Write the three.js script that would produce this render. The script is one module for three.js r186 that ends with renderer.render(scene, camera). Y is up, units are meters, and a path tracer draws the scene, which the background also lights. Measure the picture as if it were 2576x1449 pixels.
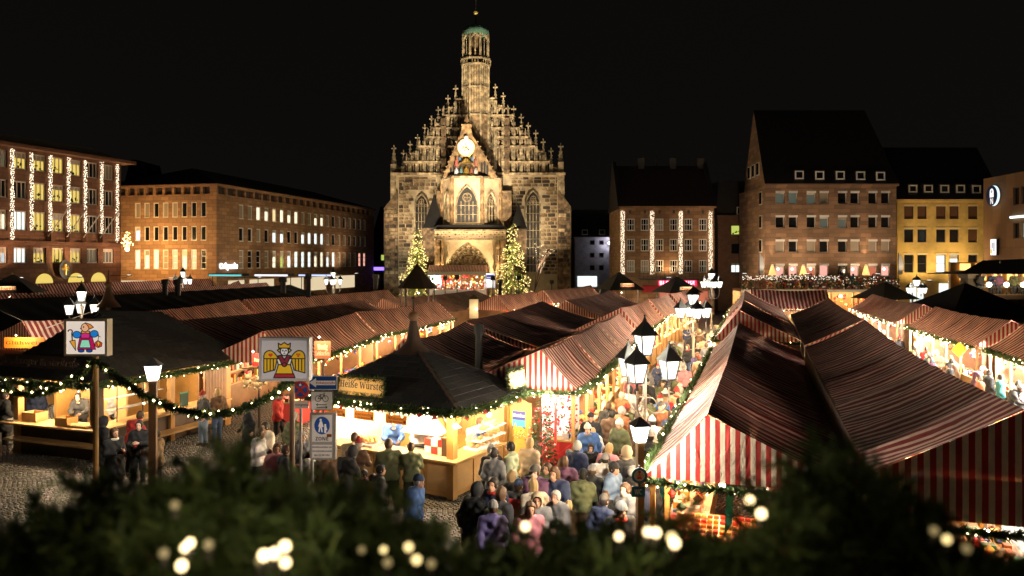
import * as THREE from 'three';
import { RectAreaLightUniformsLib } from 'three/addons/lights/RectAreaLightUniformsLib.js';
import { TextGeometry } from 'three/addons/geometries/TextGeometry.js';
import { FontLoader } from 'three/addons/loaders/FontLoader.js';

// ---------- camera, sky, faint moonlight, exposure ----------
const F = 1941, CX = 1288, HY = 655, EYE = 6;            // focal length and horizon of the photograph, eye height in metres
const scene = new THREE.Scene();
const camera = new THREE.PerspectiveCamera(2 * Math.atan(724.5 / F) * 180 / Math.PI, 1024 / 576, 0.1, 900);
camera.position.set(0, EYE, 0);
camera.setViewOffset(2576, 1449, 0, 69.5, 2576, 1449);   // the lens is shifted up, so walls stay upright
camera.focus = 34; camera.userData.fStop = 3.2;
scene.add(camera);
const renderer = new THREE.WebGLRenderer({ antialias: true });
renderer.toneMapping = THREE.LinearToneMapping;
renderer.toneMappingExposure = 2.2;
renderer.shadowMap.enabled = true;
RectAreaLightUniformsLib.init();
{ // night sky: near black, a trace of town glow towards the horizon
  const W = 256, Hh = 128, d = new Float32Array(W * Hh * 4);
  for (let y = 0; y < Hh; y++) for (let x = 0; x < W; x++) {
    const up = Math.max(0, (y + .5) / Hh * 2 - 1), g = Math.exp(-up * 5), n = 1 + .1 * Math.sin(x * .05 * Math.PI / 4 * 1.28 + y * .11);
    d.set([(.0013 + .0010 * g) * n, (.0012 + .0008 * g) * n, (.00115 + .0006 * g) * n, 1], (y * W + x) * 4);
  }
  const t = new THREE.DataTexture(d, W, Hh, THREE.RGBAFormat, THREE.FloatType);
  t.mapping = THREE.EquirectangularReflectionMapping; t.magFilter = THREE.LinearFilter; t.needsUpdate = true;
  scene.background = t; scene.environment = t;
}
const moon = new THREE.DirectionalLight(0xbfc8e0, 0.004);
moon.name = 'moonlight'; moon.position.set(30, 80, 40); moon.shadow.radius = 20; moon.castShadow = true;
Object.assign(moon.shadow.camera, { left: -70, right: 70, top: 70, bottom: -70, near: 1, far: 300 });
scene.add(moon, moon.target);

// ---------- helpers ----------
let _s = 12345;
const rnd = () => { _s = (_s + 0x6d2b79f5) | 0; let t = Math.imul(_s ^ (_s >>> 15), 1 | _s); t = (t + Math.imul(t ^ (t >>> 7), 61 | t)) ^ t; return ((t ^ (t >>> 14)) >>> 0) / 4294967296; };
const reseed = (n) => { _s = n | 0; }, rr = (a, b) => a + (b - a) * rnd(), pick = (a) => a[Math.floor(rnd() * a.length)], ri = (n) => Math.floor(rnd() * n);
const V = (x, y, z) => new THREE.Vector3(x, y, z), M4 = () => new THREE.Matrix4();
const XZ = (px, Z) => (px - CX) * Z / F, YZ = (py, Z) => EYE - (py - HY) * Z / F;   // sizes read off the photograph at a known distance
const at = (px, py, Z) => V(XZ(px, Z), YZ(py, Z), -Z);
// the market grid: u to the right, v along the main aisle
const O0 = [2.24, 12.9], AX = [.3057, .952], RX = [.952, -.3057];
const uv = (u, v, y = 0) => V(O0[0] + u * RX[0] + v * AX[0], y, -(O0[1] + u * RX[1] + v * AX[1]));
const names = {};
const numbered = (n) => { const k = names[n] = (names[n] ?? -1) + 1; return k ? n + '_' + String(k).padStart(3, '0') : n; };
function tag(o, label, category, group, kind) { o.userData = { ...o.userData, label, category }; if (group) o.userData.group = group; if (kind) o.userData.kind = kind; return o; }
function thing(name, label, category, pos = V(0, 0, 0), turn = 0, group) {
  const o = new THREE.Group(); o.name = numbered(name); o.position.copy(pos); o.rotation.y = turn; scene.add(o);
  return tag(o, label, category, group);
}
const shadows = (m) => { m.castShadow = m.receiveShadow = true; return m; };
function part(name, geo, mat, parent) { const m = shadows(new THREE.Mesh(geo instanceof MB ? geo.geo() : geo, mat)); m.name = name; parent.add(m); return m; }
function structure(name, geo, mat) { const m = part(name, geo, mat, scene); m.name = numbered(name); m.userData.kind = 'structure'; return m; }
const stuff = (m) => { m.userData.kind = 'stuff'; return m; };
// collects flat faces with uv in metres
class MB {
  constructor() { this.p = []; this.n = []; this.t = []; this.m = null; }
  at(m) { this.m = m; return this; }
  v3(a) { const q = a.isVector3 ? a.clone() : V(...a); return this.m ? q.applyMatrix4(this.m) : q; }
  tri(a, b, c, uvs) {
    a = this.v3(a); b = this.v3(b); c = this.v3(c);
    const n = b.clone().sub(a).cross(c.clone().sub(a)); if (n.lengthSq() < 1e-14) return this; n.normalize();
    const ax = Math.abs(n.x), ay = Math.abs(n.y), az = Math.abs(n.z);
    [a, b, c].forEach((q, i) => {
      this.p.push(q.x, q.y, q.z); this.n.push(n.x, n.y, n.z);
      if (uvs) this.t.push(...uvs[i]); else if (ay > ax && ay > az) this.t.push(q.x, q.z); else if (ax > az) this.t.push(q.z, q.y); else this.t.push(q.x, q.y);
    });
    return this;
  }
  quad(a, b, c, d, u) { this.tri(a, b, c, u && [u[0], u[1], u[2]]); return this.tri(a, c, d, u && [u[0], u[2], u[3]]); }
  box(x, y, z, w, h, d) { // centre and size
    const X = [x - w / 2, x + w / 2], Y = [y - h / 2, y + h / 2], Z = [z - d / 2, z + d / 2], c = (i, j, k) => [X[i], Y[j], Z[k]];
    this.quad(c(0, 0, 1), c(1, 0, 1), c(1, 1, 1), c(0, 1, 1)); this.quad(c(1, 0, 0), c(0, 0, 0), c(0, 1, 0), c(1, 1, 0));
    this.quad(c(1, 0, 1), c(1, 0, 0), c(1, 1, 0), c(1, 1, 1)); this.quad(c(0, 0, 0), c(0, 0, 1), c(0, 1, 1), c(0, 1, 0));
    this.quad(c(0, 1, 1), c(1, 1, 1), c(1, 1, 0), c(0, 1, 0)); return this.quad(c(0, 0, 0), c(1, 0, 0), c(1, 0, 1), c(0, 0, 1));
  }
  span(x0, x1, y0, y1, z0, z1) { return this.box((x0 + x1) / 2, (y0 + y1) / 2, (z0 + z1) / 2, x1 - x0, y1 - y0, z1 - z0); }
  bar(a, b, r, n = 6, r2 = r) {
    a = a.isVector3 ? a : V(...a); b = b.isVector3 ? b : V(...b);
    const d = b.clone().sub(a).normalize(), s = (Math.abs(d.y) > .9 ? V(1, 0, 0) : V(0, 1, 0)).cross(d).normalize(), t = d.clone().cross(s), A = [], B = [];
    for (let i = 0; i < n; i++) { const w = (i + .5) / n * Math.PI * 2, o = s.clone().multiplyScalar(Math.cos(w)).addScaledVector(t, Math.sin(w)); A.push(a.clone().addScaledVector(o, r)); B.push(b.clone().addScaledVector(o, r2)); }
    for (let i = 0; i < n; i++) { const j = (i + 1) % n; this.quad(A[i], A[j], B[j], B[i]); if (i > 0 && i < n - 1) { this.tri(A[0], A[i + 1], A[i]); if (r2 > 0) this.tri(B[0], B[i], B[i + 1]); } }
    return this;
  }
  cone(x, y, z, r, h, n = 4, turn = Math.PI / 4, r2 = 0) { // pyramid or cone standing at y
    for (let i = 0; i < n; i++) {
      const a = turn + i / n * 2 * Math.PI, b = turn + (i + 1) / n * 2 * Math.PI, P = (w, q, yy) => [x + Math.sin(w) * q, yy, z + Math.cos(w) * q];
      if (r2 > 0) { this.quad(P(a, r, y), P(b, r, y), P(b, r2, y + h), P(a, r2, y + h)); this.tri([x, y + h, z], P(a, r2, y + h), P(b, r2, y + h)); } else this.tri(P(a, r, y), P(b, r, y), [x, y + h, z]);
      this.tri([x, y, z], P(b, r, y), P(a, r, y));
    }
    return this;
  }
  octa(c, r) { const [x, y, z] = c.isVector3 ? c.toArray() : c, q = [[r, 0, 0], [0, 0, -r], [-r, 0, 0], [0, 0, r]].map((o) => [x + o[0], y, z + o[2]]); for (let i = 0; i < 4; i++) { const j = (i + 1) % 4; this.tri(q[i], q[j], [x, y + r, z]); this.tri(q[j], q[i], [x, y - r, z]); } return this; }
  prism(pts, z0, z1) { // outline in x, y (counter-clockwise seen from +z), pushed from z0 to z1
    const f = THREE.ShapeUtils.triangulateShape(pts.map((p) => new THREE.Vector2(...p)), []);
    for (const [i, j, k] of f) { this.tri([...pts[i], z1], [...pts[j], z1], [...pts[k], z1]); this.tri([...pts[i], z0], [...pts[k], z0], [...pts[j], z0]); }
    for (let i = 0; i < pts.length; i++) { const a = pts[i], b = pts[(i + 1) % pts.length]; this.quad([...a, z0], [...b, z0], [...b, z1], [...a, z1]); }
    return this;
  }
  add(g, m) {
    g = g.index ? g.toNonIndexed() : g; const P = g.attributes.position, N = g.attributes.normal, T = g.attributes.uv, mm = m ? (this.m ? this.m.clone().multiply(m) : m) : this.m, nm = mm ? new THREE.Matrix3().getNormalMatrix(mm) : null, q = V(), w = V();
    for (let i = 0; i < P.count; i++) { q.fromBufferAttribute(P, i); w.fromBufferAttribute(N, i); if (mm) { q.applyMatrix4(mm); w.applyMatrix3(nm).normalize(); } this.p.push(q.x, q.y, q.z); this.n.push(w.x, w.y, w.z); if (T) this.t.push(T.getX(i), T.getY(i)); else this.t.push(q.x, q.y); }
    return this;
  }
  geo() {
    if (this.g) return this.g; const g = this.g = new THREE.BufferGeometry();
    g.setAttribute('position', new THREE.Float32BufferAttribute(this.p, 3)); g.setAttribute('normal', new THREE.Float32BufferAttribute(this.n, 3)); g.setAttribute('uv', new THREE.Float32BufferAttribute(this.t, 2));
    this.p = this.n = this.t = null; return g;
  }
}
const mb = () => new MB();
const mat = (r, g, b, rough = .8, o = {}) => new THREE.MeshStandardMaterial({ color: new THREE.Color().setRGB(r, g, b), roughness: rough, side: THREE.DoubleSide, ...o });
const glow = (r, g, b, k = 1, name) => { const m = mat(.05, .05, .05, .6, { emissive: new THREE.Color().setRGB(r, g, b), emissiveIntensity: k }); m.name = name || 'lamp_glow'; return m; };
// tiling noise, 0..1
function fbmGrid(N, oct, seed, base = 4) {
  reseed(seed); const out = new Float32Array(N * N); let amp = 1, tot = 0;
  for (let o = 0; o < oct; o++) {
    const n = base << o, g = Float32Array.from({ length: n * n }, rnd), k = n / N;
    for (let y = 0; y < N; y++) for (let x = 0; x < N; x++) {
      const fx = x * k, fy = y * k, x0 = fx | 0, y0 = fy | 0, sx = fx - x0, sy = fy - y0, u = sx * sx * (3 - 2 * sx), v = sy * sy * (3 - 2 * sy), x1 = (x0 + 1) % n, y1 = (y0 + 1) % n;
      out[y * N + x] += amp * ((g[y0 * n + x0] * (1 - u) + g[y0 * n + x1] * u) * (1 - v) + (g[y1 * n + x0] * (1 - u) + g[y1 * n + x1] * u) * v);
    }
    tot += amp; amp *= .55;
  }
  return out.map((x) => x / tot);
}
function tex(N, f, sizeX, sizeY = sizeX, srgb = true) { // f(x, y) in 0..1 -> [r, g, b] sRGB 0..1; the tile covers sizeX by sizeY metres
  const d = new Uint8Array(N * N * 4);
  for (let y = 0; y < N; y++) for (let x = 0; x < N; x++) { const c = f(x / N, y / N, y * N + x); for (let k = 0; k < 3; k++) d[(y * N + x) * 4 + k] = Math.max(0, Math.min(255, c[k] * 255)); d[(y * N + x) * 4 + 3] = 255; }
  const t = new THREE.DataTexture(d, N, N); t.wrapS = t.wrapT = THREE.RepeatWrapping; t.magFilter = THREE.LinearFilter; t.repeat.set(1 / sizeX, 1 / sizeY); if (srgb) t.colorSpace = THREE.SRGBColorSpace; t.needsUpdate = true; return t;
}
const n1 = fbmGrid(256, 6, 11), n2 = fbmGrid(256, 5, 29, 8), n3 = fbmGrid(512, 6, 47, 8);
const grey = (lo, hi, a = n1) => (x, y, i) => { const v = lo + (hi - lo) * a[i]; return [v, v, v]; };
const T = {
  weathered: tex(512, (x, y, i) => { const v = .38 + .95 * Math.pow(n3[i], 1.3) + .25 * (n1[(((y * 256) | 0) * 256 + ((x * 256) | 0))] - .5); return [v, v * (.97 + .05 * n3[(i * 3) % n3.length]), v * .98]; }, 3.4),
  rough: tex(256, grey(.72, 1.12), 1.7), coarse: tex(256, grey(.6, 1.25), 6), bump: tex(256, grey(0, 1, n2), .9, .9, false),
};
const canvasTex = (w, h, draw) => { const c = document.createElement('canvas'); c.width = w; c.height = h; draw(c.getContext('2d'), w, h); const t = new THREE.CanvasTexture(c); t.colorSpace = THREE.SRGBColorSpace; return t; };
const mix = (a, b, t) => a.map((x, i) => x + (b[i] - x) * t);
// red and cream awning cloth: eight pairs of stripes, faded and stained
const stripeTex = tex(512, (x, y, i) => {
  const s = (x * 8) % 1, e = Math.min(1, Math.max(0, (Math.abs(s - .5) - .25) * 22 + .5)), d = .78 + .38 * n3[i];
  return mix([.66 * d, .15 * d, .12 * d], [.86 * d, .79 * d, .70 * d], 1 - e);
}, 1.26, 2.5);
// the roofs wear a redder cloth with broader stripes
const roofTex = tex(512, (x, y, i) => {
  const s = (x * 8 + .26 * (n3[i] - .5) + 8) % 1, e = Math.min(1, Math.max(0, (Math.abs(s - .5) - .22) * 12 + .5)), d = .62 + .7 * n1[(((y * 256) | 0) * 256 + ((x * 256) | 0))];
  return mix([.48 * d, .12 * d, .10 * d], [.82 * d, .70 * d, .63 * d], 1 - e);
}, 2.08, 2.5);
const wrinkle = tex(512, (x, y, i) => { const v = .5 + .5 * Math.sin(2 * Math.PI * (x * 3 + 1.3 * n3[i])) * .5 + (n3[(i * 7) % n3.length] - .5) * .15; return [v, v, v]; }, 1.9, 3.1, false);
const C = {
  cloth: mat(1, 1, 1, .75, { map: stripeTex, bumpMap: wrinkle, bumpScale: .014 }),
  roofCloth: mat(1, 1, 1, .75, { map: roofTex, bumpMap: wrinkle, bumpScale: .03 }),
  wood: mat(.44, .235, .07, .5, { map: T.rough, bumpMap: T.bump, bumpScale: .004 }),
  woodDark: mat(.075, .042, .025, .6, { map: T.rough }), woodMid: mat(.2, .1, .045, .6, { map: T.rough, bumpMap: T.bump, bumpScale: .004 }), woodPale: mat(.5, .3, .12, .5, { map: T.rough }),
  shingle: [.014, .019, .025, .017].map((k) => mat(k, k * .92, k * .85, .75)), roofDark: mat(.012, .010, .0095, .8, { map: T.rough }),
  metalDark: mat(.04, .042, .04, .4, { metalness: .3 }), metal: mat(.35, .35, .36, .4, { metalness: .6 }), metalWarm: mat(.3, .25, .2, .5, { metalness: .3 }),
  fir: mat(.035, .07, .016, .7), firPale: mat(.075, .12, .025, .7), firDark: mat(.008, .017, .006, .7), ribbon: mat(.42, .02, .02, .5), ball: mat(.5, .02, .02, .2),
  white: mat(.75, .73, .7, .6), cream: mat(.7, .6, .42, .6), black: mat(.01, .01, .01, .5), red: mat(.5, .03, .025, .5), gold: mat(.6, .4, .1, .35, { metalness: .7 }),
  bulb: glow(1, .74, .38, 14), bulbFar: glow(1, .78, .42, 6), bulbCool: glow(1, .82, .62, 1.3), lampGlass: glow(1, .93, .80, 1.3), hot: glow(1, .88, .66, 7),
};
const warm = new THREE.Color().setRGB(1, .74, .42), lampCol = new THREE.Color().setRGB(1, .88, .70), whiteCol = new THREE.Color().setRGB(1, .9, .76);
function point(parent, x, y, z, color, I, radius = 3, name = 'bulb') { const l = new THREE.PointLight(color, I, 0, 2); l.name = name; l.position.set(x, y, z); l.shadow.radius = radius; l.castShadow = true; parent.add(l); return l; }
function spot(parent, p, q, color, I, angle, penumbra = .6, radius = 8) { const l = new THREE.SpotLight(color, I, 0, angle, penumbra, 2); l.name = 'flood_lamp'; l.position.copy(p); l.target.position.copy(q); l.shadow.radius = radius; l.castShadow = true; parent.add(l, l.target); return l; }
// ---------- ground ----------
{
  const cob = tex(512, (x, y, i) => {
    const r = Math.floor(y * 20), c = x * 20 + (r % 2) * .5, fx = c % 1, fy = (y * 20) % 1, h = Math.sin((Math.floor(c) % 20) * 12.9 + r * 78.2) * 43758.5, k = h - Math.floor(h);
    const g = Math.min(fx, 1 - fx, fy, 1 - fy) < .1 ? .35 : 1, v = (.22 + .13 * k) * g * (.8 + .4 * n3[i]); return [v, v * .95, v * .88];
  }, 2.4);
  structure('ground', mb().quad([-300, 0, 40], [300, 0, 40], [300, 0, -420], [-300, 0, -420]), mat(1, 1, 1, .5, { map: cob }));
}
// ---------- the gothic church ----------
const CZ = 95, CHX = XZ(1195, CZ);
{
  const church = thing('gothic_church', 'tall floodlit gothic church with stepped pinnacled gable, clock and green domed turret', 'church', V(CHX, 0, -CZ));
  const cx = (px, d = 0) => XZ(px, CZ - d) - CHX, cy = (py, d = 0) => YZ(py, CZ - d);
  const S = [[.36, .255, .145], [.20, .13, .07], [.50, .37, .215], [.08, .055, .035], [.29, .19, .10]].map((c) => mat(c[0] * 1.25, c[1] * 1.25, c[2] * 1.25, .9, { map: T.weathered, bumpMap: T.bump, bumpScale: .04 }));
  const stone = mat(.30, .215, .12, .9, { map: T.coarse, bumpMap: T.bump, bumpScale: .03 }), pale = mat(.56, .43, .26, .85, { map: T.weathered, bumpMap: T.bump, bumpScale: .05 }), ochre = mat(.5, .31, .15, .85, { map: T.weathered, bumpMap: T.bump, bumpScale: .02 }),
    dark = mat(.018, .016, .014, .7), glass = mat(.022, .02, .018, .35), copper = mat(.25, .5, .38, .6, { map: T.rough });
  const orielStone = mat(.60, .44, .27, .85, { map: T.coarse, bumpMap: T.bump, bumpScale: .03 });
  const B = (m, x0, x1, yt, yb, d0, d1) => m.span(cx(x0, d1), cx(x1, d1), yb === null ? -.2 : cy(yb, d1), cy(yt, d1), d0, d1);
  // nave body with its broad corner buttresses
  const body = mb(); B(body, 984, 1420, 439, null, -26, 0); part('wall', body, mat(.46, .36, .22, .95, { map: T.coarse }), church);
  for (const [x0, x1, yt, xi, yi, s] of [[967, 1003, 524, 1001, 480, 1], [1436, 1402, 520, 1403, 477, -1]]) {
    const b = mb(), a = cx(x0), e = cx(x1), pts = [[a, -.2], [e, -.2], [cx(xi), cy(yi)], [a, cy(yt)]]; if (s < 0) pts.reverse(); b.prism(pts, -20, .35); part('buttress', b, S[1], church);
  }
  const roof = mb(); roof.prism([[cx(990), cy(439)], [cx(1414), cy(439)], [cx(1202), cy(255)]], -26, -1.4); part('roof', roof, C.roofDark, church);
  // ashlar: single blocks, each its own tone and depth
  const rests = S.map(() => mb()), unit = [];
  reseed(77);
  for (let k = 0; k < 6; k++) unit.push(mb().add(new THREE.BoxGeometry(1, 1, 1)).geo());
  const lay = (x0, x1, yt, yb, d, skip, most) => {
    for (let y = cy(yb, d), row = 0; y < cy(yt, d) - .15; row++) {
      const h = rr(.38, .52);
      for (let x = cx(x0, d) + (row % 2 ? 0 : -.3); x < cx(x1, d);) {
        const w = rr(.5, 1.05), a = Math.max(x, cx(x0, d)), b = Math.min(x + w, cx(x1, d)), yt2 = Math.min(y + h, cy(yt, d)); x += w;
        const px = (CX + ((a + b) / 2 + CHX) * F / (CZ - d)), py = HY - (y + h / 2 - EYE) * F / (CZ - d);
        if (b - a < .15 || skip?.(px, py)) continue;
        const t = rr(.03, .1);
        if (most-- > 0) { const m = part('stone_block', pick(unit), pick(S), church); m.scale.set(b - a - .09, yt2 - y - .08, t); m.position.set((a + b) / 2, (y + yt2) / 2, d + t / 2 - .01); }
        else pick(rests).span(a + .045, b - .045, y + .04, yt2 - .04, d - .01, d + t);
      }
      y += h;
    }
  };
  lay(1003, 1100, 445, 690, .0, (x, y) => x > 1036 && x < 1084 && y > 478 && y < 620, 145);
  lay(1286, 1402, 445, 690, .0, (x, y) => x > 1316 && x < 1366 && y > 472 && y < 690, 145);
  lay(968, 1001, 526, 690, .35, null, 0); lay(1404, 1435, 524, 690, .35, null, 0);
  rests.forEach((r, k) => stuff(part('stonework', r, S[k], church)));
  const cor = mb(); B(cor, 983, 1140, 434, 440, 0, .6); B(cor, 1250, 1422, 434, 440, 0, .6); part('cornice', cor, S[2], church);
  // stepped gable: piers, panels and pinnacles
  const pinn = [[990, 373, 3.4], [1014, 385], [1031, 363], [1049.5, 346], [1068, 321], [1085, 299], [1102, 276], [1116, 274, 2.6], [1126.5, 247], [1146, 222], [1246, 219], [1266, 241], [1277, 272, 2.6], [1292, 274], [1311.5, 295], [1329, 316], [1348, 335], [1367, 357], [1386.5, 380], [1411, 368, 3.4]];
  const gable = mb(), ribs = mb(), ledge = (...a) => { const m = mb(); B(m, ...a); part('gable_ledge', m, S[2], church); };
  const topAt = []; const steps = [[990, 1014, 422], [1014, 1031, 407], [1031, 1049.5, 386], [1049.5, 1068, 366], [1068, 1085, 343], [1085, 1102, 321], [1102, 1126.5, 295], [1126.5, 1146, 271], [1146, 1165, 249], [1230, 1246, 247], [1246, 1266, 266], [1266, 1292, 295], [1292, 1311.5, 317], [1311.5, 1329, 338], [1329, 1348, 361], [1348, 1367, 381], [1367, 1386.5, 403], [1386.5, 1411, 422]];
  B(gable, 1146, 1246, 290, 439, -1.6, -.75);
  for (const [a, b, t] of steps) {
    B(gable, a, b, t, 439, -1.6, -.75);
    ledge(a, b, t - 2, t + 2, -1.4, .12);                                  // coping of each step
    const nA = 3; for (let k = 0; k < nA; k++) { const x = a + (b - a) * (k + .5) / nA; B(ribs, x - 1.1, x + 1.1, t + 4, 436, -.75, .02); }
    B(ribs, a, b, t + 4, t + 9, -.75, -.25);
    const q = cx((a + b) / 2), y = cy(t - 8); ribs.bar([q - .35, cy(t - 2), -.8], [q, y, -.8], .1, 4); ribs.bar([q + .35, cy(t - 2), -.8], [q, y, -.8], .1, 4);   // small open gablet
  }
  for (const [y, a, b] of [[407, 1018, 1130], [407, 1262, 1384], [368, 1052, 1150], [368, 1250, 1346], [345, 1072, 1150], [345, 1250, 1328], [322, 1092, 1160], [322, 1235, 1308], [290, 1112, 1160], [290, 1235, 1292]]) ledge(a, b, y - 2.2, y + 2.2, -.5, .6);
  part('gable_wall', gable, S[1], church); part('gable_ribs', ribs, pale, church);  // darker stone behind paler ribs: shade of the recesses put into the colour
  for (const [x, t, w = 2.1] of pinn) {
    const px = cx(x), y1 = cy(t), sh = mb(), r = w * .1; let y0 = cy(t + 66);
    if (w === 3.4) y0 = cy(524);
    if (w < 3) y0 = cy(436); const ys = cy(t + (w > 3 ? 40 : 34)); sh.span(px - r, px + r, y0, ys, -.9, .25); sh.cone(px, ys, -.32, r * 1.3, y1 - ys, 4, Math.PI / 4, r * .28);
    for (let k = 1; k < 4; k++) { const yy = ys + (y1 - ys) * k / 4.4; for (const o of [-1, 1]) sh.octa([px + o * r * (1.1 - k * .2), yy, -.32], .09); }
    const p = part('pinnacle', sh, pale, church); part('finial', mb().octa([px, y1, -.32], .2).box(px, y1 + .02, -.32, .62, .16, .16).box(px, y1 + .3, -.32, .13, .3, .13), pale, p);
  }
  // rows of slim pinnacles standing on the ledges
  for (const [y, a, b] of [[407, 1024, 1128], [407, 1264, 1380], [368, 1056, 1142], [368, 1254, 1342], [345, 1078, 1142], [345, 1254, 1324], [322, 1096, 1158], [322, 1238, 1304], [290, 1116, 1158], [290, 1238, 1288]]) for (let x = a; x <= b; x += 13.5) {
    const px = cx(x), yb = cy(y - 2), h = rr(.58, .7), m = mb(); m.box(px, yb + h * .3, .42, .2, h * .6, .2).cone(px, yb + h * .6, .42, .19, h * .75, 4, Math.PI / 4, .03).octa([px, yb + h * 1.36, .42], .09); part('slim_pinnacle', m, pale, church);
    const s = new THREE.Shape(); s.absarc(cx(x + 6.7), cy(y + 9), .24, 0, Math.PI); s.lineTo(cx(x + 6.7) - .33, cy(y + 9)); s.absarc(cx(x + 6.7), cy(y + 9), .33, Math.PI, 0, true); part('blind_arch', new THREE.ExtrudeGeometry(s, { depth: .4, bevelEnabled: false, curveSegments: 5 }).translate(0, 0, -.4), pale, church);
  }
  for (const [x, t] of [[1116, 300], [1275, 300]]) { const m = mb(), c = cx(x, .9); m.span(c - .3, c + .3, cy(440), cy(t), -.4, 1.0); for (let k = 0; k < 5; k++) m.box(c, cy(430 - k * 27), .3, .74, .16, 1.7); part('gable_buttress', m, S[1], church); }
  // octagonal stair turret
  const tx = cx(1197, -.9), oct = (m, r, y0, y1, r2 = r, n = 8) => m.cone(tx, y0, -.9, r, y1 - y0, n, Math.PI / 8, r2), R = 1.72;
  const sh = mb(); oct(sh, R, cy(440), cy(218)); oct(sh, R * .93, cy(218), cy(162)); part('turret_shaft', sh, S[4], church);
  const tb = mb();
  for (const [yt, yb, r] of [[218, 222, 1.08], [288, 292, 1.1], [161, 165, 1.1], [146, 149, 1.13]]) oct(tb, R * r, cy(yb), cy(yt));
  for (let k = 0; k < 8; k++) { // corner shafts, blind lancets, balustrade and open belfry piers
    const a = Math.PI / 8 + k * Math.PI / 4, P = (r, y, da = 0) => [tx + Math.sin(a + da) * r, y, -.9 + Math.cos(a + da) * r];
    tb.bar(P(R, cy(440)), P(R, cy(165)), .16, 4); tb.bar(P(R * .95, cy(147)), P(R * .95, cy(84)), .2, 4);
    for (const da of [.2, .39, .585]) { tb.bar(P(R * .93, cy(218), da), P(R * .93, cy(166), da), .09, 4); tb.bar(P(R * .97, cy(285), da), P(R * .97, cy(224), da), .07, 4); tb.bar(P(R * 1.06, cy(160), da), P(R * 1.06, cy(148), da), .07, 4); }
    tb.bar(P(R * .9, cy(147), .39), P(R * .9, cy(98), .39), .08, 4);
    const pA = P(R * .95, cy(98)), pB = P(R * .92, cy(87), .39), pC = P(R * .95, cy(98), .785); tb.bar(pA, pB, .13, 4); tb.bar(pB, pC, .13, 4);
  }
  part('turret_tracery', tb, pale, church);
  const core = mb(); oct(core, R * .4, cy(162), cy(86)); part('belfry_core', core, S[4], church);
  const dome = new THREE.LatheGeometry([[R * 1.06, -.1], [R * 1.03, .35], [R * .94, .75], [R * .74, 1.05], [R * .5, 1.15]].map((p) => new THREE.Vector2(...p)), 8); const dm = part('green_dome', dome, copper, church); dm.position.set(tx, cy(85), -.9); dm.rotation.y = Math.PI / 8;
  const cap = mb(); oct(cap, R * .52, cy(64), cy(55), R * .1); cap.bar([tx, cy(56), -.9], [tx, cy(-8), -.9], .06, 5); part('spire_rod', cap, dark, church);
  const ball = part('gilded_ball', new THREE.SphereGeometry(.3, 12, 8), mat(.8, .6, .2, .35, { metalness: .5 }), church); ball.position.set(tx, cy(26), -.9);
  // pointed openings
  const arch = (c, y0, w, y1, sp) => { const s = new THREE.Shape(), ys = y1 - w * sp; s.moveTo(c - w / 2, y0); s.lineTo(c + w / 2, y0); s.lineTo(c + w / 2, ys); s.quadraticCurveTo(c + w / 2 * .97, ys + (y1 - ys) * .62, c, y1); s.quadraticCurveTo(c - w / 2 * .97, ys + (y1 - ys) * .62, c - w / 2, ys); s.lineTo(c - w / 2, y0); return s; };
  const ext = (s, z, dep) => { const g = new THREE.ExtrudeGeometry(s, { depth: dep, bevelEnabled: false, curveSegments: 8 }); g.translate(0, 0, z); return g; };
  const ring = (c, y0, w, y1, sp, t, z, dep) => { const o = arch(c, y0, w + 2 * t, y1 + t * 1.3, sp); o.holes.push(arch(c, y0 + .01, w, y1, sp)); return ext(o, z, dep); };
  const gothic = (x0, x1, yt, yb, d, lights, m, turn = null) => {
    const c = turn ? 0 : cx((x0 + x1) / 2, d), w = (turn ? turn.w : cx(x1, d) - cx(x0, d)), y0 = cy(yb, d), y1 = cy(yt, d), z = turn ? 0 : d, g = mb();
    g.add(ring(c, y0, w, y1, .95, .18, z, .3));
    for (let k = 1; k < lights; k++) { const x = c - w / 2 + w * k / lights; g.span(x - .042, x + .042, y0, y1 - w * (.95 - .55 * (1 - Math.abs(k / lights - .5) * 2)), z + .06, z + .2); }
    for (let y = y0 + .9; y < y1 - w * .9; y += 1.05) g.span(c - w / 2, c + w / 2, y - .035, y + .035, z + .07, z + .14);
    const ys = y1 - w * .95; for (let k = 0; k < lights; k++) { const x = c - w / 2 + w * (k + .5) / lights; if (lights < 5) g.add(new THREE.TorusGeometry(w / lights * .36, .05, 4, 10), M4().makeTranslation(x, ys + .1, z + .14)); }
    if (lights > 2) { g.add(new THREE.TorusGeometry(w * .22, .06, 4, 14), M4().makeTranslation(c, ys + w * .42, z + .14)); for (let k = 0; k < 4; k++) g.add(new THREE.TorusGeometry(w * .09, .04, 4, 8), M4().makeTranslation(c + Math.cos(k * 1.57 + .78) * w * .11, ys + w * .42 + Math.sin(k * 1.57 + .78) * w * .11, z + .14)); }
    const f = part('gothic_window', g, m, church); const pn = part('window_pane', ext(arch(c, y0, w, y1, .95), z + .015, .03), glass, f);
    if (turn) { f.position.set(...turn.p); f.rotation.y = turn.a; } return f;
  };
  gothic(1046, 1075, 491, 640, 0, 4, pale); gothic(1325, 1357, 483, 684, 0, 4, pale);
  // side blocks and steep dark roofs beside the porch
  const side = mb(); B(side, 1098, 1287, 480, null, 0, 2); part('side_chapel', side, S[4], church);
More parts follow.
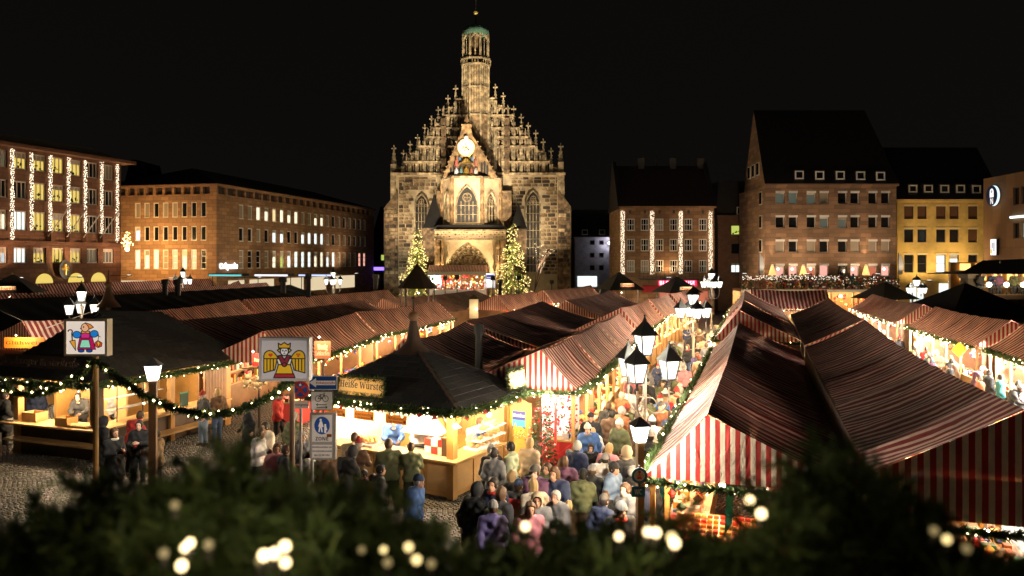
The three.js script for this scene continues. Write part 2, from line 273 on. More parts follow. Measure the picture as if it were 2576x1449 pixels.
  for (const [x0, x1, xa, yt, yb] of [[1066, 1118, 1096, 486, 574], [1284, 1326, 1300, 508, 576]]) { const m = mb(), c = cx((x0 + x1) / 2, 2.2), w = (cx(x1, 2.2) - cx(x0, 2.2)) / 2; m.cone(c, cy(yb, 2.2), 1.8, w * 1.41, cy(yt, 2.2) - cy(yb, 2.2), 4); part('chapel_roof', m, C.roofDark, church); const w2 = mb(); w2.span(c - w * .95, c + w * .95, -.2, cy(yb, 2.2), 0, 2.6); part('chapel_wall', w2, S[1], church); }
  // projecting oriel with its three windows
  const bx = [[1112, 2], [1137, 5], [1213, 5], [1258, 2.4]], yT = 445, yB = 568, P = (i, py) => V(cx(bx[i][0], bx[i][1]), cy(py, 5), bx[i][1]), bay = mb();
  for (let i = 0; i < 3; i++) bay.quad(P(i, yB), P(i + 1, yB), P(i + 1, yT), P(i, yT));
  bay.quad(P(0, yT), P(1, yT), P(2, yT), P(3, yT)); part('oriel_wall', bay, orielStone, church);
  gothic(1150, 1200, 470, 559, 5, 5, pale);
  for (const [i, w] of [[0, .95], [2, 1.55]]) { const a = P(i, yB), b = P(i + 1, yB), q = a.clone().lerp(b, i ? .42 : .58), an = Math.atan2(-(b.z - a.z), b.x - a.x); gothic(0, 0, 482, 560, 5, 3, pale, { w, p: [q.x, 0, q.z], a: an }); }
  const bc = mb(); for (const [y0, y1, o] of [[443, 448, .3], [563, 574, .4]]) for (let i = 0; i < 3; i++) { const a = P(i, y1), b = P(i + 1, y0), n = V(b.z - a.z, 0, -(b.x - a.x)).normalize().multiplyScalar(-1), q0 = a, q1 = V(b.x, a.y, b.z), q2 = b, q3 = V(a.x, b.y, a.z); const f = (v) => v.clone().addScaledVector(n, o); bc.quad(f(q0), f(q1), f(q2), f(q3)); bc.quad(f(q3), f(q2), q2, q3); bc.quad(q0, q1, f(q1), f(q0)); }
  part('oriel_cornice', bc, pale, church);
  const piers = mb(); for (let i = 0; i < 4; i++) { const p = P(i, yB), q = P(i, yT); piers.bar(p, q, .24, 6); for (const f of [.3, .62]) piers.cone(p.x, p.y + (q.y - p.y) * f, p.z, .34, .5, 6, 0, .2); } part('oriel_piers', piers, ochre, church);
  // clock gable
  const ga = mb(); ga.prism([[cx(1117, 4.2), cy(446, 4.2)], [cx(1248, 4.2), cy(446, 4.2)], [cx(1190, 4.2), cy(346, 4.2)], [cx(1183, 4.2), cy(314, 4.2)], [cx(1163, 4.2), cy(314, 4.2)], [cx(1156, 4.2), cy(346, 4.2)]], 3.4, 4.2); part('clock_gable', ga, ochre, church);
  const cr = mb(); for (const s of [[1117, 446, 1157, 345], [1248, 446, 1189, 345]]) { cr.bar([cx(s[0], 4.2), cy(s[1], 4.2), 4], [cx(s[2], 4.2), cy(s[3], 4.2), 4], .2, 4); for (let k = 1; k < 8; k++) cr.octa([cx(s[0] + (s[2] - s[0]) * k / 8, 4.2) + (s[0] < 1172 ? -.2 : .2), cy(s[1] + (s[3] - s[1]) * k / 8, 4.2) + .12, 4], .16); }
  B(cr, 1160, 1186, 312, 316, 3.2, 4.4); cr.cone(cx(1174, 4), cy(312, 4), 3.8, .45, 1.1, 6, 0, .05); part('gable_crockets', cr, ochre, church);
  const rf = mb(); rf.prism([[cx(1112, 2), cy(446, 4)], [cx(1256, 2), cy(446, 4)], [cx(1176, 2), cy(340, 4)]], -.4, 3.4); part('oriel_roof', rf, C.roofDark, church);
  const lan = mb(); for (const [x, a, b] of [[1212, 408, 440], [1219, 404, 440], [1226, 414, 440], [1134, 420, 440], [1141, 414, 440]]) lan.add(ext(arch(cx(x, 4.2), cy(b, 4.2), .26, cy(a, 4.2), 1), 4.19, .05)); part('gable_lancets', lan, dark, church);
  const face = canvasTex(256, 256, (g) => {
    g.fillStyle = '#f4f1dc'; g.fillRect(0, 0, 256, 256); g.translate(128, 128);
    g.strokeStyle = '#b9a774'; g.lineWidth = 4; for (const r of [119, 88]) { g.beginPath(); g.arc(0, 0, r, 0, 7); g.stroke(); }
    g.fillStyle = '#6f6a52'; for (let k = 0; k < 12; k++) { g.save(); g.rotate(k * Math.PI / 6); g.fillRect(-5, -114, 10, 20); g.restore(); }
    g.fillStyle = '#e9e6ce'; g.beginPath(); g.arc(0, 0, 70, 0, 7); g.fill(); g.fillStyle = '#c9a640'; g.beginPath(); g.arc(0, 0, 18, 0, 7); g.fill();
    g.fillStyle = '#4b5a3c'; for (let k = 0; k < 4; k++) { g.save(); g.rotate(k * 1.3 + .7); g.beginPath(); g.arc(0, -46, 11, 0, 7); g.fill(); g.restore(); }
    g.strokeStyle = '#2d2a20'; g.lineWidth = 7; g.beginPath(); g.moveTo(0, 0); g.lineTo(40, -50); g.moveTo(0, 0); g.lineTo(24, 84); g.stroke();
  });
  const ck = part('clock_face', new THREE.CylinderGeometry(1, 1, .16, 40).rotateX(Math.PI / 2), [mat(.5, .4, .2), mat(1, 1, 1, .5, { map: face }), mat(.4, .3, .2)], church); ck.position.set(cx(1172.5, 4.4), cy(370.5, 4.4), 4.3);
  part('clock_rim', new THREE.TorusGeometry(1.02, .09, 6, 40), C.gold, ck);
  const mo = part('moon_ball', new THREE.SphereGeometry(.26, 14, 10), mat(.75, .72, .65, .3), church); mo.position.set(cx(1172.5, 4.4), cy(345.5, 4.4), 4.4);
  const niche = mb(); niche.add(ext(arch(cx(1172.5, 4.2), cy(441, 4.2), 2.1, cy(406, 4.2), .5), 4.19, .06)); part('niche', niche, S[3], church);
  const fig = (px, py0, py1, m, r) => { const y0 = cy(py0, 4.6), h = cy(py1, 4.6) - y0, g = new THREE.LatheGeometry([[r, 0], [r * .85, h * .35], [r * .7, h * .62], [r * .75, h * .72], [r * .25, h * .79], [r * .42, h * .86], [r * .36, h * .95], [0, h]].map((p) => new THREE.Vector2(...p)), 10); const s = part('statue', g, m, church); s.position.set(cx(px, 4.6), y0, 4.55); };
  fig(1173, 437, 419, C.gold, .42); fig(1148, 440, 421, mat(.5, .5, .55), .3); fig(1197, 440, 421, mat(.45, .4, .4), .3); fig(1148, 418, 396, mat(.4, .1, .08), .22); fig(1197, 418, 396, mat(.35, .12, .08), .22); fig(1160, 436, 420, mat(.1, .2, .2), .22); fig(1186, 436, 420, mat(.25, .08, .06), .22); fig(1157, 404, 392, mat(.1, .2, .35), .18); fig(1188, 404, 392, mat(.1, .2, .35), .18);
  const cano = mb(); B(cano, 1150, 1195, 438, 442, 4.1, 4.9); cano.cone(cx(1172.5, 4.5), cy(411, 4.5), 4.5, .9, .55, 8, 0, .2); part('niche_canopy', cano, C.gold, church);
  // porch with pierced parapet and deep portal
  const pw = mb(), dp = 6; B(pw, 1093, 1110, 579, null, 0, dp); B(pw, 1254, 1272, 579, null, 0, dp); B(pw, 1110, 1254, 579, 607, 0, dp); B(pw, 1110, 1254, 600, null, 0, 2); part('porch_wall', pw, ochre, church);
  const front = new THREE.Shape(); { const x0 = cx(1110, dp), x1 = cx(1254, dp), y1 = cy(604, dp); front.moveTo(x0, -.2); front.lineTo(x1, -.2); front.lineTo(x1, y1); front.lineTo(x0, y1); front.lineTo(x0, -.2); front.holes.push(arch(cx(1177, dp), -.15, cx(1235, dp) - cx(1119, dp), cy(608, dp), .72)); }
  part('portal_front', ext(front, dp - .4, .45), orielStone, church);
  const aw = cx(1235, dp) - cx(1119, dp);
  for (let k = 0; k < 5; k++) { const w = aw * (1 - k * .1), m = mb(); m.add(ring(cx(1177, dp), -.1, w * .93, cy(611 + k * 4.5, dp), .72, w * .035, dp - .6 - k * .5, .55)); for (let q = 1; q < 12 - k; q++) { const a = Math.PI * q / (12 - k), y1 = cy(612 + k * 4.5, dp), ys = y1 - w * .67; m.octa([cx(1177, dp) + Math.cos(a) * w * .455, ys + Math.pow(Math.sin(a), .9) * (y1 - ys) * (.96 - .13 * Math.abs(Math.sin(2 * a))), dp - .1 - k * .5], .16); } part('portal_arch', m, k % 2 ? S[4] : pale, church); }
  const ty = mb(); ty.add(ext(arch(cx(1177, 4), cy(668, 4), aw * .52, cy(632, 4), .72), 3.1, .2)); for (const [x, y, r] of [[1177, 640, .9], [1160, 655, .6], [1194, 655, .6], [1177, 655, .5]]) ty.add(new THREE.TorusGeometry(r, .12, 5, 14), M4().makeTranslation(cx(x, 3.5), cy(y, 3.5), 3.4)); part('tympanum', ty, S[4], church);
  const dr = mb(); B(dr, 1165, 1190, 668, null, 2.9, 3.15); part('door', dr, dark, church);
  const pp = new THREE.Shape(), pL = 2 * .95; pp.moveTo(0, 0); pp.lineTo(pL, 0); pp.lineTo(pL, .92); pp.lineTo(0, .92); pp.lineTo(0, 0);
  for (const [hx, hy, r] of [[.3, .46, .15], [.95, .7, .1], [.95, .22, .1], [.72, .46, .1], [1.18, .46, .1], [1.55, .7, .12], [1.55, .22, .12], [.62, .75, .07], [.62, .17, .07], [1.28, .75, .07], [1.28, .17, .07]]) { const h = new THREE.Path(); h.moveTo(hx + r, hy); for (let k = 1; k <= 4; k++) h.lineTo(hx + Math.cos(k * Math.PI / 2) * r, hy + Math.sin(k * Math.PI / 2) * r); pp.holes.push(h); }
  const pg = ext(pp, 0, .25), xs = cx(1094, 6.2), wide = cx(1272, 6.2) - xs; for (let k = 0; k < 4; k++) { const m = part('parapet_panel', pg, orielStone, church); m.scale.x = wide / 4 / pL; m.position.set(xs + wide * k / 4, cy(600, 6.2), 6.05); }
  const pr = mb(); B(pr, 1091, 1274, 577, 581, 5.9, 6.5); B(pr, 1091, 1274, 600, 604, 5.9, 6.45); part('parapet_rail', pr, pale, church);
  const lean = mb(); lean.prism([[cx(1084, 4), cy(580, 5)], [cx(1280, 4), cy(580, 5)], [cx(1262, 4), cy(566, 5)], [cx(1106, 4), cy(566, 5)]], 1.5, 5.6); part('porch_roof', lean, C.roofDark, church);
  const pb = mb(); for (const [x, w] of [[1101, 9], [1265, 9], [1113, 3], [1250, 3]]) { const c = cx(x, 6.3); pb.span(c - w * .03, c + w * .03, -.2, cy(604, 6.3), 5.9, 6.5); for (let k = 0; k < 4; k++) pb.cone(c, cy(620 + k * 22, 6.3), 6.4, .3, .9, 4, .78, .05); } part('porch_piers', pb, ochre, church);
  // side buttress with the leafless lit shrub's wall strip
  const bt = mb(); B(bt, 1284, 1312, 575, null, 2, 3); B(bt, 1062, 1093, 575, null, 0, 2.4); part('porch_buttress', bt, S[1], church);
}
// floodlights that light the church from poles on the square
function flood(px, Z, y, target, I, ang, label, col = [1, .82, .57]) {
  const p = V(XZ(px, Z), 0, -Z), t = thing('floodlight', label, 'floodlight', p, 0);
  part('pole', mb().bar([0, 0, 0], [0, y, 0], .05, 6), C.metalDark, t);
  const q = V(target[0], target[1], target[2]).sub(p), dir = q.clone().sub(V(0, y, 0)).normalize();
  const g = mb(); g.m = M4().lookAt(V(0, 0, 0), dir.clone().negate(), V(0, 1, 0)).setPosition(V(0, y, 0)); g.box(0, 0, 0, .4, .3, .3); part('housing', g, C.metalDark, t);
  const l = mb(); l.m = g.m; l.box(0, 0, .155, .34, .24, .012); part('lamp_lens', l, glow(col[0], col[1], col[2], 1.5), t);
  spot(t, V(0, y, 0).addScaledVector(dir, .22), q, new THREE.Color().setRGB(...col), I, ang, .7, 8);
}
flood(1010, 86, 3.6, [CHX - 7, 17, -CZ], 440, .75, 'floodlight on a pole below the left end of the church gable');
flood(1388, 86, 3.6, [CHX + 6.5, 17, -CZ], 410, .75, 'floodlight on a pole below the right end of the church gable');
flood(1240, 70, 4.4, [CHX, 21, -CZ], 2500, .34, 'floodlight on a pole facing the church clock and gable', [1, .84, .6]);
flood(1120, 72, 4.4, [CHX - .5, 12, -CZ + 4], 900, .26, 'floodlight on a pole facing the church oriel from the left', [1, .80, .54]);
flood(1305, 72, 4.4, [CHX + .5, 31, -CZ], 2400, .22, 'floodlight on a pole facing the church turret', [1, .84, .54]);
flood(1084, 87, 3, [CHX - .5, 9.5, -CZ + 6], 95, .75, 'floodlight beside the left lit fir aimed at the church porch', [1, .78, .44]);
flood(1268, 87, 3, [CHX - .5, 9.5, -CZ + 6], 95, .75, 'floodlight beside the right lit fir aimed at the church porch', [1, .78, .44]);
flood(985, 88, 2.6, [CHX - 9.3, 6, -CZ], 26, .6, 'pale floodlight at the foot of the church left buttress', [.9, .95, .85]);
flood(1150, 74, 4.4, [CHX - 1.2, 19.3, -CZ + 4.2], 360, .05, 'narrow floodlight aimed at the church clock', [1, .93, .78]);
// ---------- buildings round the square ----------
const font = await new FontLoader().loadAsync('fonts/droid/droid_sans_bold.typeface.json');
const serifFont = await new FontLoader().loadAsync('fonts/droid/droid_serif_bold.typeface.json');
const letters = (s, size, depth = .03, f = font) => { const g = new TextGeometry(s, { font: f, size, depth, curveSegments: 3, bevelEnabled: false }); g.computeBoundingBox(); const b = g.boundingBox; g.translate(-(b.max.x + b.min.x) / 2, -(b.max.y + b.min.y) / 2, 0); return g; };
const W = {
  frame: mat(.55, .5, .42, .6), frameWhite: mat(.7, .68, .64, .5), frameDark: mat(.05, .04, .035, .5), dark: mat(.012, .012, .013, .12), blind: mat(.32, .27, .2, .7),
  warm: glow(1, .74, .36, 0.45, 'lit_window'), yellow: glow(.8, .58, .12, 0.48, 'lit_window'), cream: glow(1, .88, .6, 0.60, 'lit_window'), cool: glow(.86, 1, .95, 0.60, 'lit_window'), green: glow(.55, .65, .12, 0.42, 'lit_window'), blue: glow(.6, .8, .95, 0.39, 'lit_window'), red: glow(.9, .22, .12, 0.30, 'lit_window'), pink: glow(1, .45, .36, 0.48, 'lit_window'), dim: glow(.3, .25, .14, 0.15, 'lit_window'), mintReflection: glow(.3, .36, .27, 0.09, 'lit_window'),  // the mint panes glow faintly in place of pale reflections
};
const winGeo = {};
function winGeos(w, h, nx, ny, t) {
  const k = [w.toFixed(2), h.toFixed(2), nx, ny, t].join(); if (winGeo[k]) return winGeo[k];
  const f = mb(); f.span(-w / 2, w / 2, h / 2 - t, h / 2, -.06, .06); f.span(-w / 2, w / 2, -h / 2, -h / 2 + t, -.06, .1); f.span(-w / 2, -w / 2 + t, -h / 2 + t, h / 2 - t, -.06, .06); f.span(w / 2 - t, w / 2, -h / 2 + t, h / 2 - t, -.06, .06);
  for (let i = 1; i < nx; i++) { const x = -w / 2 + w * i / nx; f.span(x - t * .35, x + t * .35, -h / 2 + t, h / 2 - t, -.045, .045); }
  for (let i = 1; i < ny; i++) { const y = -h / 2 + h * i / ny; f.span(-w / 2 + t, w / 2 - t, y - t * .35, y + t * .35, -.04, .04); }
  return winGeo[k] = [f.geo(), mb().box(0, 0, -.02, w - t, h - t, .02).geo()];
}
// M: facade frame (x along the wall, y up, z out of it); the window stands back in its opening
function win(b, M, x, y, w, h, pane, o = {}) {
  const [fg, pg] = winGeos(w, h, o.nx ?? 2, o.ny ?? 1, o.t ?? .1), f = part('window', fg, o.frame ?? W.frame, b);
  f.applyMatrix4(M.clone().multiply(M4().makeTranslation(x, y, o.z ?? -.22))); part('window_pane', pg, pane, f);
  if (/lit_window/.test(pane.name) && w > .5 && rnd() < .5) { const bh = h * pick([.16, .22, .3]); part('window_blind', mb().box(0, h * .44 - bh / 2, 0, w * .84, bh, .02), pick([W.blind, W.frame]), f); }
  if (o.plant) { const p = mb(); for (let k = 0; k < 5; k++) p.octa([rr(-.3, .3) * w, -h * .42 + rr(0, .3) * h, .02], rr(.06, .16)); part('window_plant', p, C.firDark, f); }
  return f;
}
// wall with real openings: rows of [y0, y1, [[x0, x1], ...]] from the bottom
function wallRows(m, M, x0, x1, y0, y1, rows, t = .5) {
  m.at(M); let y = y0;
  for (const [a, b, cols] of rows) { m.span(x0, x1, y, a, -t, 0); let x = x0; for (const [c, d] of cols) { m.span(x, c, a, b, -t, 0); x = d; } m.span(x, x1, a, b, -t, 0); y = b; }
  m.span(x0, x1, y, y1, -t, 0); m.at(null);
}
const facade = (x, Z, dx, dZ, origin) => { const l = Math.hypot(dx, dZ), e = V(dx / l, 0, -dZ / l), n = V(-e.z, 0, e.x); const M = new THREE.Matrix4().makeBasis(e, V(0, 1, 0), n); if (n.dot(V(-x, 0, Z)) < 0) { n.negate(); M.makeBasis(e, V(0, 1, 0), n); } M.setPosition(V(x, 0, -Z).sub(origin)); return M; };
const brickTex = (a, b, sx, sy, w, h) => tex(256, (x, y, i) => { const ny = Math.round(sy / h), nx = Math.round(sx / w), r = Math.floor(y * ny), c = x * nx + (r % 2) * .5, q = Math.sin((Math.floor(c) % nx) * 12.9898 + r * 78.233) * 43758.5453, k = q - Math.floor(q), j = Math.min(c % 1, 1 - c % 1) * w < .03 || Math.min((y * ny) % 1, 1 - (y * ny) % 1) * h < .03 ? .88 : 1; return mix(a, b, k).map((v) => v * j * (.85 + .3 * n1[i])); }, sx, sy);
const stoneMat = (a, b, w = .9, h = .38) => mat(1, 1, 1, .85, { map: brickTex(a, b, w * 8, h * 12, w, h), bumpMap: T.bump, bumpScale: .02 });
const M1 = stoneMat([.42, .29, .20], [.50, .35, .25]), M2 = stoneMat([.56, .43, .32], [.68, .53, .39]), M6 = stoneMat([.45, .36, .28], [.60, .47, .36], 1.1, .42), M4b = stoneMat([.50, .38, .28], [.60, .47, .35]), M8 = stoneMat([.5, .38, .27], [.58, .44, .31], 1.6, 2.4);
function lightStrip(label, M, origin, x, y0, y1, z, w, group) { // curtain of small lamps hung on a wall
  const t = thing('light_strip', label, 'string lights', origin.clone(), 0, group), b = mb(), wires = mb(); b.at(M); wires.at(M);
  for (let k = -1; k <= 1; k++) wires.bar([x + k * w * .35, y0, z], [x + k * w * .35, y1, z], .012, 3);
  for (let y = y0; y < y1; y += .11) for (let k = 0; k < 4; k++) if (rnd() < .8) b.octa([x + (k / 3 - .5) * w + rr(-.05, .05), y + rr(-.05, .05), z + rr(0, .08)], .042);
  b.at(null); wires.at(null); part('wire', wires, C.black, t); stuff(part('bulbs', b, glow(1, .80, .56, 1.5, 'string_light_bulb'), t)); return t;
}
{ // 1 the office block with strips of lights, at the left edge
  const Z = 72, X = -36.5, org = V(X, 0, -Z), d = [-.3057, -.952], b = thing('office_block', 'brown stone office block hung with vertical strips of white lights', 'building', org);
  // the facade frame runs from the far left end to the right-hand corner
  const L = 26, M = facade(X + d[0] * L, Z + d[1] * L, -d[0], -d[1], org), m = mb(), xs = [.54, 2.32, 4.1, 5.82, 7.63, 9.38, 11.1, 12.9, 14.7, 16.5, 18.3, 20.1].map((t) => L - t), cols = [], rows4 = [];
  for (let k = 0; k < xs.length - 1; k++) cols.unshift([(xs[k] + xs[k + 1]) / 2 - .6, (xs[k] + xs[k + 1]) / 2 + .6]);
  wallRows(m, M, 0, L, 0, 15, [[5.75, 7.05, cols], [8.4, 10, cols], [10.95, 12.4, cols], [13.35, 14.75, cols]]);
  part('wall', m, M1, b);
  const core = mb(); core.at(M).span(0, L - .02, 0, 14.9, -12, -.5); part('core', core, W.frameDark, b);
  const ev = mb(); ev.at(M).span(-1, L + .9, 15, 15.28, -12, .95); ev.span(0, L, 7.35, 7.6, 0, .12); part('eave', ev, M1, b);
  const rf = mb(); rf.at(M).prism([[-1, 15.3], [L + .6, 15.3], [L - 3.5, 16], [-1, 16]], -11, 0); part('roof', rf, C.roofDark, b);
  reseed(5);
  const lit = [['dim', 'yellow', 'yellow', 'yellow', 'yellow', 'dark', 'blind'], ['dark', 'dark', 'yellow', 'yellow', 'yellow', 'dark', 'dark'], ['cream', 'cool', 'yellow', 'yellow', 'yellow', 'dark', 'dark'], ['blue', 'cool', 'yellow', 'yellow', 'yellow', 'dim', 'dim']];
  cols.forEach(([a, c], k) => [[13.35, 14.75], [10.95, 12.4], [8.4, 10], [5.75, 7.05]].forEach(([y0, y1], r) => { const i = k - (cols.length - 6) + 1; win(b, M, (a + c) / 2, (y0 + y1) / 2, c - a, y1 - y0, W[lit[r][i < 0 ? 0 : i] ?? 'dark'], { nx: 3, frame: W.frame, plant: i > 0 && lit[r][i] === 'yellow' }); }));
  for (let k = 1; k < 5; k++) { const f = mb(); f.at(M).bar([xs[k] - .35, 8, .3], [xs[k] - .9 + 1.6, 10.6, 1.5], .05, 5); part('flagpole', f, W.frame, b); }
  const tub = mb(); for (let k = 1; k < 5; k++) tub.at(M).span(xs[k] - .25, xs[k] + .25, 7.6, 8.4, 0, .5); part('pole_bracket', tub, M1, b);
  for (const x of [xs[1] - .3, xs[4] - .5, xs[2] - .9]) { const s = new THREE.Shape(); s.absarc(0, 0, .8, 0, Math.PI); part('shop_window', new THREE.ExtrudeGeometry(s, { depth: .06, bevelEnabled: false }), W.yellow, b).applyMatrix4(M.clone().multiply(M4().makeTranslation(x, 4.1, .03))); }
  const ordn = ['at the right corner of', 'second from the right corner of', 'third from the right corner of', 'fourth from the right corner of', 'fifth from the right corner of', 'sixth from the right corner of', 'nearest the picture edge on'];
  for (let k = 0; k < 7; k++) lightStrip('white light strip ' + ordn[k] + ' the brown office block', M, org, xs[k], k > 1 && k < 6 ? 8.5 : 7.7, 14.85, .1, .26, 'light strips on the office block');
  // gilded emblem over the door
  const e = thing('gilded_emblem', 'oval gilded emblem on a bracket over the office block door', 'emblem', org), em = mb(), q = V(xs[3] - .75, 5.25, .5); em.add(new THREE.CylinderGeometry(.78, .78, .12, 22).rotateX(Math.PI / 2), M.clone().multiply(M4().makeTranslation(q.x, q.y, q.z)).multiply(M4().makeScale(.72, 1.05, 1))); part('board', em, C.black, e);
  const em2 = mb(); em2.at(M).bar([q.x, q.y - .5, q.z + .1], [q.x, q.y + .5, q.z + .1], .1, 6).octa([q.x - .25, q.y + .1, q.z + .1], .2).octa([q.x + .25, q.y + .1, q.z + .1], .2).octa([q.x, q.y + .45, q.z + .1], .16); em2.add(new THREE.TorusGeometry(.74, .05, 5, 24), M.clone().multiply(M4().makeTranslation(q.x, q.y, q.z + .05)).multiply(M4().makeScale(.72, 1.05, 1))); part('gilding', em2, C.gold, e);
  const sl = V(q.x, 4.2, 2.2).applyMatrix4(M); spot(e, sl, q.clone().applyMatrix4(M), warm, 14, .5);
  // wall lamps added below the ledge to light the facade
  for (const x of [L - 1.2, L - 6.5, L - 12]) { const t = thing('wall_lamp', 'wall lamp low on the office block, ' + (x > L - 2 ? 'by its right corner' : x > L - 8 ? 'beside the gilded emblem' : 'close to the picture edge'), 'lamp', org); const l = mb(); l.at(M).box(x, 4.6, 2.1, .3, .12, .3); part('lamp_housing', l, C.metalDark, t); const a = mb(); a.at(M).bar([x, 4.6, 0], [x, 4.6, 2], .03, 5); part('arm', a, C.metalDark, t); const g = mb(); g.at(M).box(x, 4.67, 2.1, .24, .02, .24); part('lamp_glow', g, C.lampGlass, t); const p = V(x, 4.8, 2.1).applyMatrix4(M), qq = V(x, 9.5, 0).applyMatrix4(M); spot(t, p, qq, new THREE.Color().setRGB(1, .6, .34), 26, .95); }
}
{ // glowing wire figure on the street corner between the two left buildings
  const p = at(320, 606, 74.5), t = thing('light_ornament', 'golden glowing ornament hung high on the corner of the office block', 'light ornament', V(p.x, 0, p.z));
  const g = mb(); reseed(9); for (let k = 0; k < 46; k++) { const a = rr(0, 6.28), r = rr(.1, .55); g.octa([Math.cos(a) * r, p.y + Math.sin(a) * r * 1.6, rr(-.2, .2)], .07); } part('lamp_cluster', g, glow(1, .66, .2, 4, 'lamp_glow'), t);
  part('bracket', mb().bar([0, p.y + .9, 0], [-1.6, p.y + .9, 1.2], .05, 5), C.metalDark, t);
  const pl = mb().add(new THREE.SphereGeometry(.2, 12, 8), M4().makeTranslation(.05, p.y - .8, .1)); part('lamp_bulb', pl, glow(1, .8, .4, 6, 'lamp_bulb'), t); point(t, .05, p.y - .8, .1, new THREE.Color().setRGB(1, .58, .2), 95, 8);
}
{ // 2 the long sandstone office with two faces
  const Z = 78, X = -29.86, org = V(X, 0, -Z), b = thing('sandstone_office', 'long sandstone office with rows of upright windows, many lit on its receding face', 'building', org);
  const A = [.2225, .975], L = 40, MR = facade(X, Z, A[0], A[1], org), N = [-.975, .2225], LL = 14, ML = facade(X + N[0] * LL, Z + N[1] * LL, -N[0], -N[1], org), m = mb();
  const rows = [[5.1, 7.1], [8, 9.5], [10.4, 11.95]], cR = [], cL = []; for (let k = 0; k < 20; k++) cR.push([4.0 + k * 1.69, 4.9 + k * 1.69]); for (let k = 0; k < 8; k++) cL.push([LL - 9.55 + k * 1.1, LL - 9.55 + .66 + k * 1.1]);
  const all = (c) => rows.map(([a, z]) => [a, z, c]);
  wallRows(m, MR, 0, L, 0, 12.75, all(cR)); wallRows(m, ML, 0, LL - .5, 0, 12.75, all(cL)); part('wall', m, M2, b);
  const dk = mb(), ev = mb();
  for (const [M, l] of [[MR, L], [ML, LL]]) { dk.at(M).span(0.3, l - .3, 12.75, 13.5, -.9, -.35); for (let x = 0; x < l; x += M === MR ? 1.69 : 1.1) part('attic_pier', mb().at(M).span(x, x + .3, 12.75, 13.5, -.6, -.02), M2, b); ev.at(M).span(-.1, l + .3, 13.5, 13.75, -1, .35); }
  part('attic_openings', dk, W.frameDark, b); part('eave', ev, M2, b);
  const core = mb(); core.at(MR).span(.5, L, 0, 13.4, -13.5, -.55); part('core', core, W.frameDark, b);
  const rf = mb(); rf.at(MR); rf.quad([-.2, 13.8, .2], [L, 13.8, .2], [L - 6, 16, -7], [6, 16.2, -7]).tri([-.2, 13.8, .2], [6, 16.2, -7], [0, 13.8, -14]).quad([0, 13.8, -14], [6, 16.2, -7], [L - 6, 16, -7], [L, 13.8, -14]); part('roof', rf, C.roofDark, b);
  const R3 = { 2: 'cream', 3: 'cream', 4: 'warm', 5: 'cream', 6: 'cream', 7: 'cream', 10: 'cream', 11: 'cream' }, R2 = { 4: 'cool', 5: 'cool', 8: 'cool', 9: 'cool', 10: 'cool', 11: 'cool' }, R1 = { 4: 'cream', 5: 'green', 6: 'cool', 7: 'cool', 8: 'cool', 9: 'cool', 10: 'cream', 11: 'cream', 12: 'cool', 13: 'cool', 18: 'pink', 19: 'pink' };
  reseed(8);
  cR.forEach(([a, c], k) => rows.forEach(([y0, y1], r) => win(b, MR, (a + c) / 2, (y0 + y1) / 2, c - a, y1 - y0, W[[R1, R2, R3][r][k]] ?? (rnd() < .5 ? W.blind : W.dark), { nx: 1, ny: r ? 1 : 3, frame: W.frameWhite, t: .1, z: -.12 })));
  cL.forEach(([a, c], k) => rows.forEach(([y0, y1], r) => win(b, ML, (a + c) / 2, (y0 + y1) / 2, c - a, y1 - y0, r === 0 ? W[['cream', 'cream', 'cream', 'blind', 'warm', 'cream', 'warm', 'dark'][k]] : (r === 1 && k === 0) ? W.cool : (r === 2 && k !== 2 && k < 5) ? W.blind : W.dark, { nx: 1, ny: r ? 1 : 3, frame: W.frameWhite, t: .09, z: -.12 })));
  const sg = part('sign_lettering', letters('Crêperie', .56, .06), glow(.82, .9, 1, 2.2, 'sign_glow'), b); sg.applyMatrix4(MR.clone().multiply(M4().makeTranslation(2.0, 5.35, .06)));
  const gw = glow(1, .8, .5, .35, 'lit_window'); for (const [x0, x1] of [[2, 5], [6, 11], [13, 18], [20, 24], [27, 33]]) part('shop_window', mb().at(MR).span(x0, x1, 2.2, 3.9, -.02, .05), gw, b); for (const [x0, x1] of [[2, 6], [8, 12]]) part('shop_window', mb().at(ML).span(x0, x1, 2.2, 3.9, -.02, .05), gw, b);
  for (const [M, x, I, n] of [[ML, 3.5, 12, 'left'], [MR, 3, 8, 'corner'], [MR, 14, 16, 'middle'], [MR, 27, 26, 'far'], [ML, 11, 10, 'front']]) { const t = thing('added_facade_light', 'uplight on a bracket over the shops at the ' + ({ left: 'left end of the sandstone office', corner: 'corner of the sandstone office', middle: 'middle of the long sandstone face', far: 'far end of the long sandstone face', front: 'short sandstone face near its corner' })[n], 'lamp', org); const h = mb(); h.at(M).box(x, 4.2, 3, .5, .12, .3); part('lamp_housing', h, C.metalDark, t); const ar = mb(); ar.at(M).bar([x, 4.2, 0], [x, 4.2, 2.9], .03, 5); part('arm', ar, C.metalDark, t); const g = mb(); g.at(M).box(x, 4.27, 3, .44, .02, .24); part('lamp_glow', g, C.lampGlass, t); spot(t, V(x, 4.35, 3).applyMatrix4(M), V(x, 10.5, 0).applyMatrix4(M), new THREE.Color().setRGB(1, .70, .42), I * 1.0, 1.05, .5); }  // uplights added to brighten both sandstone faces
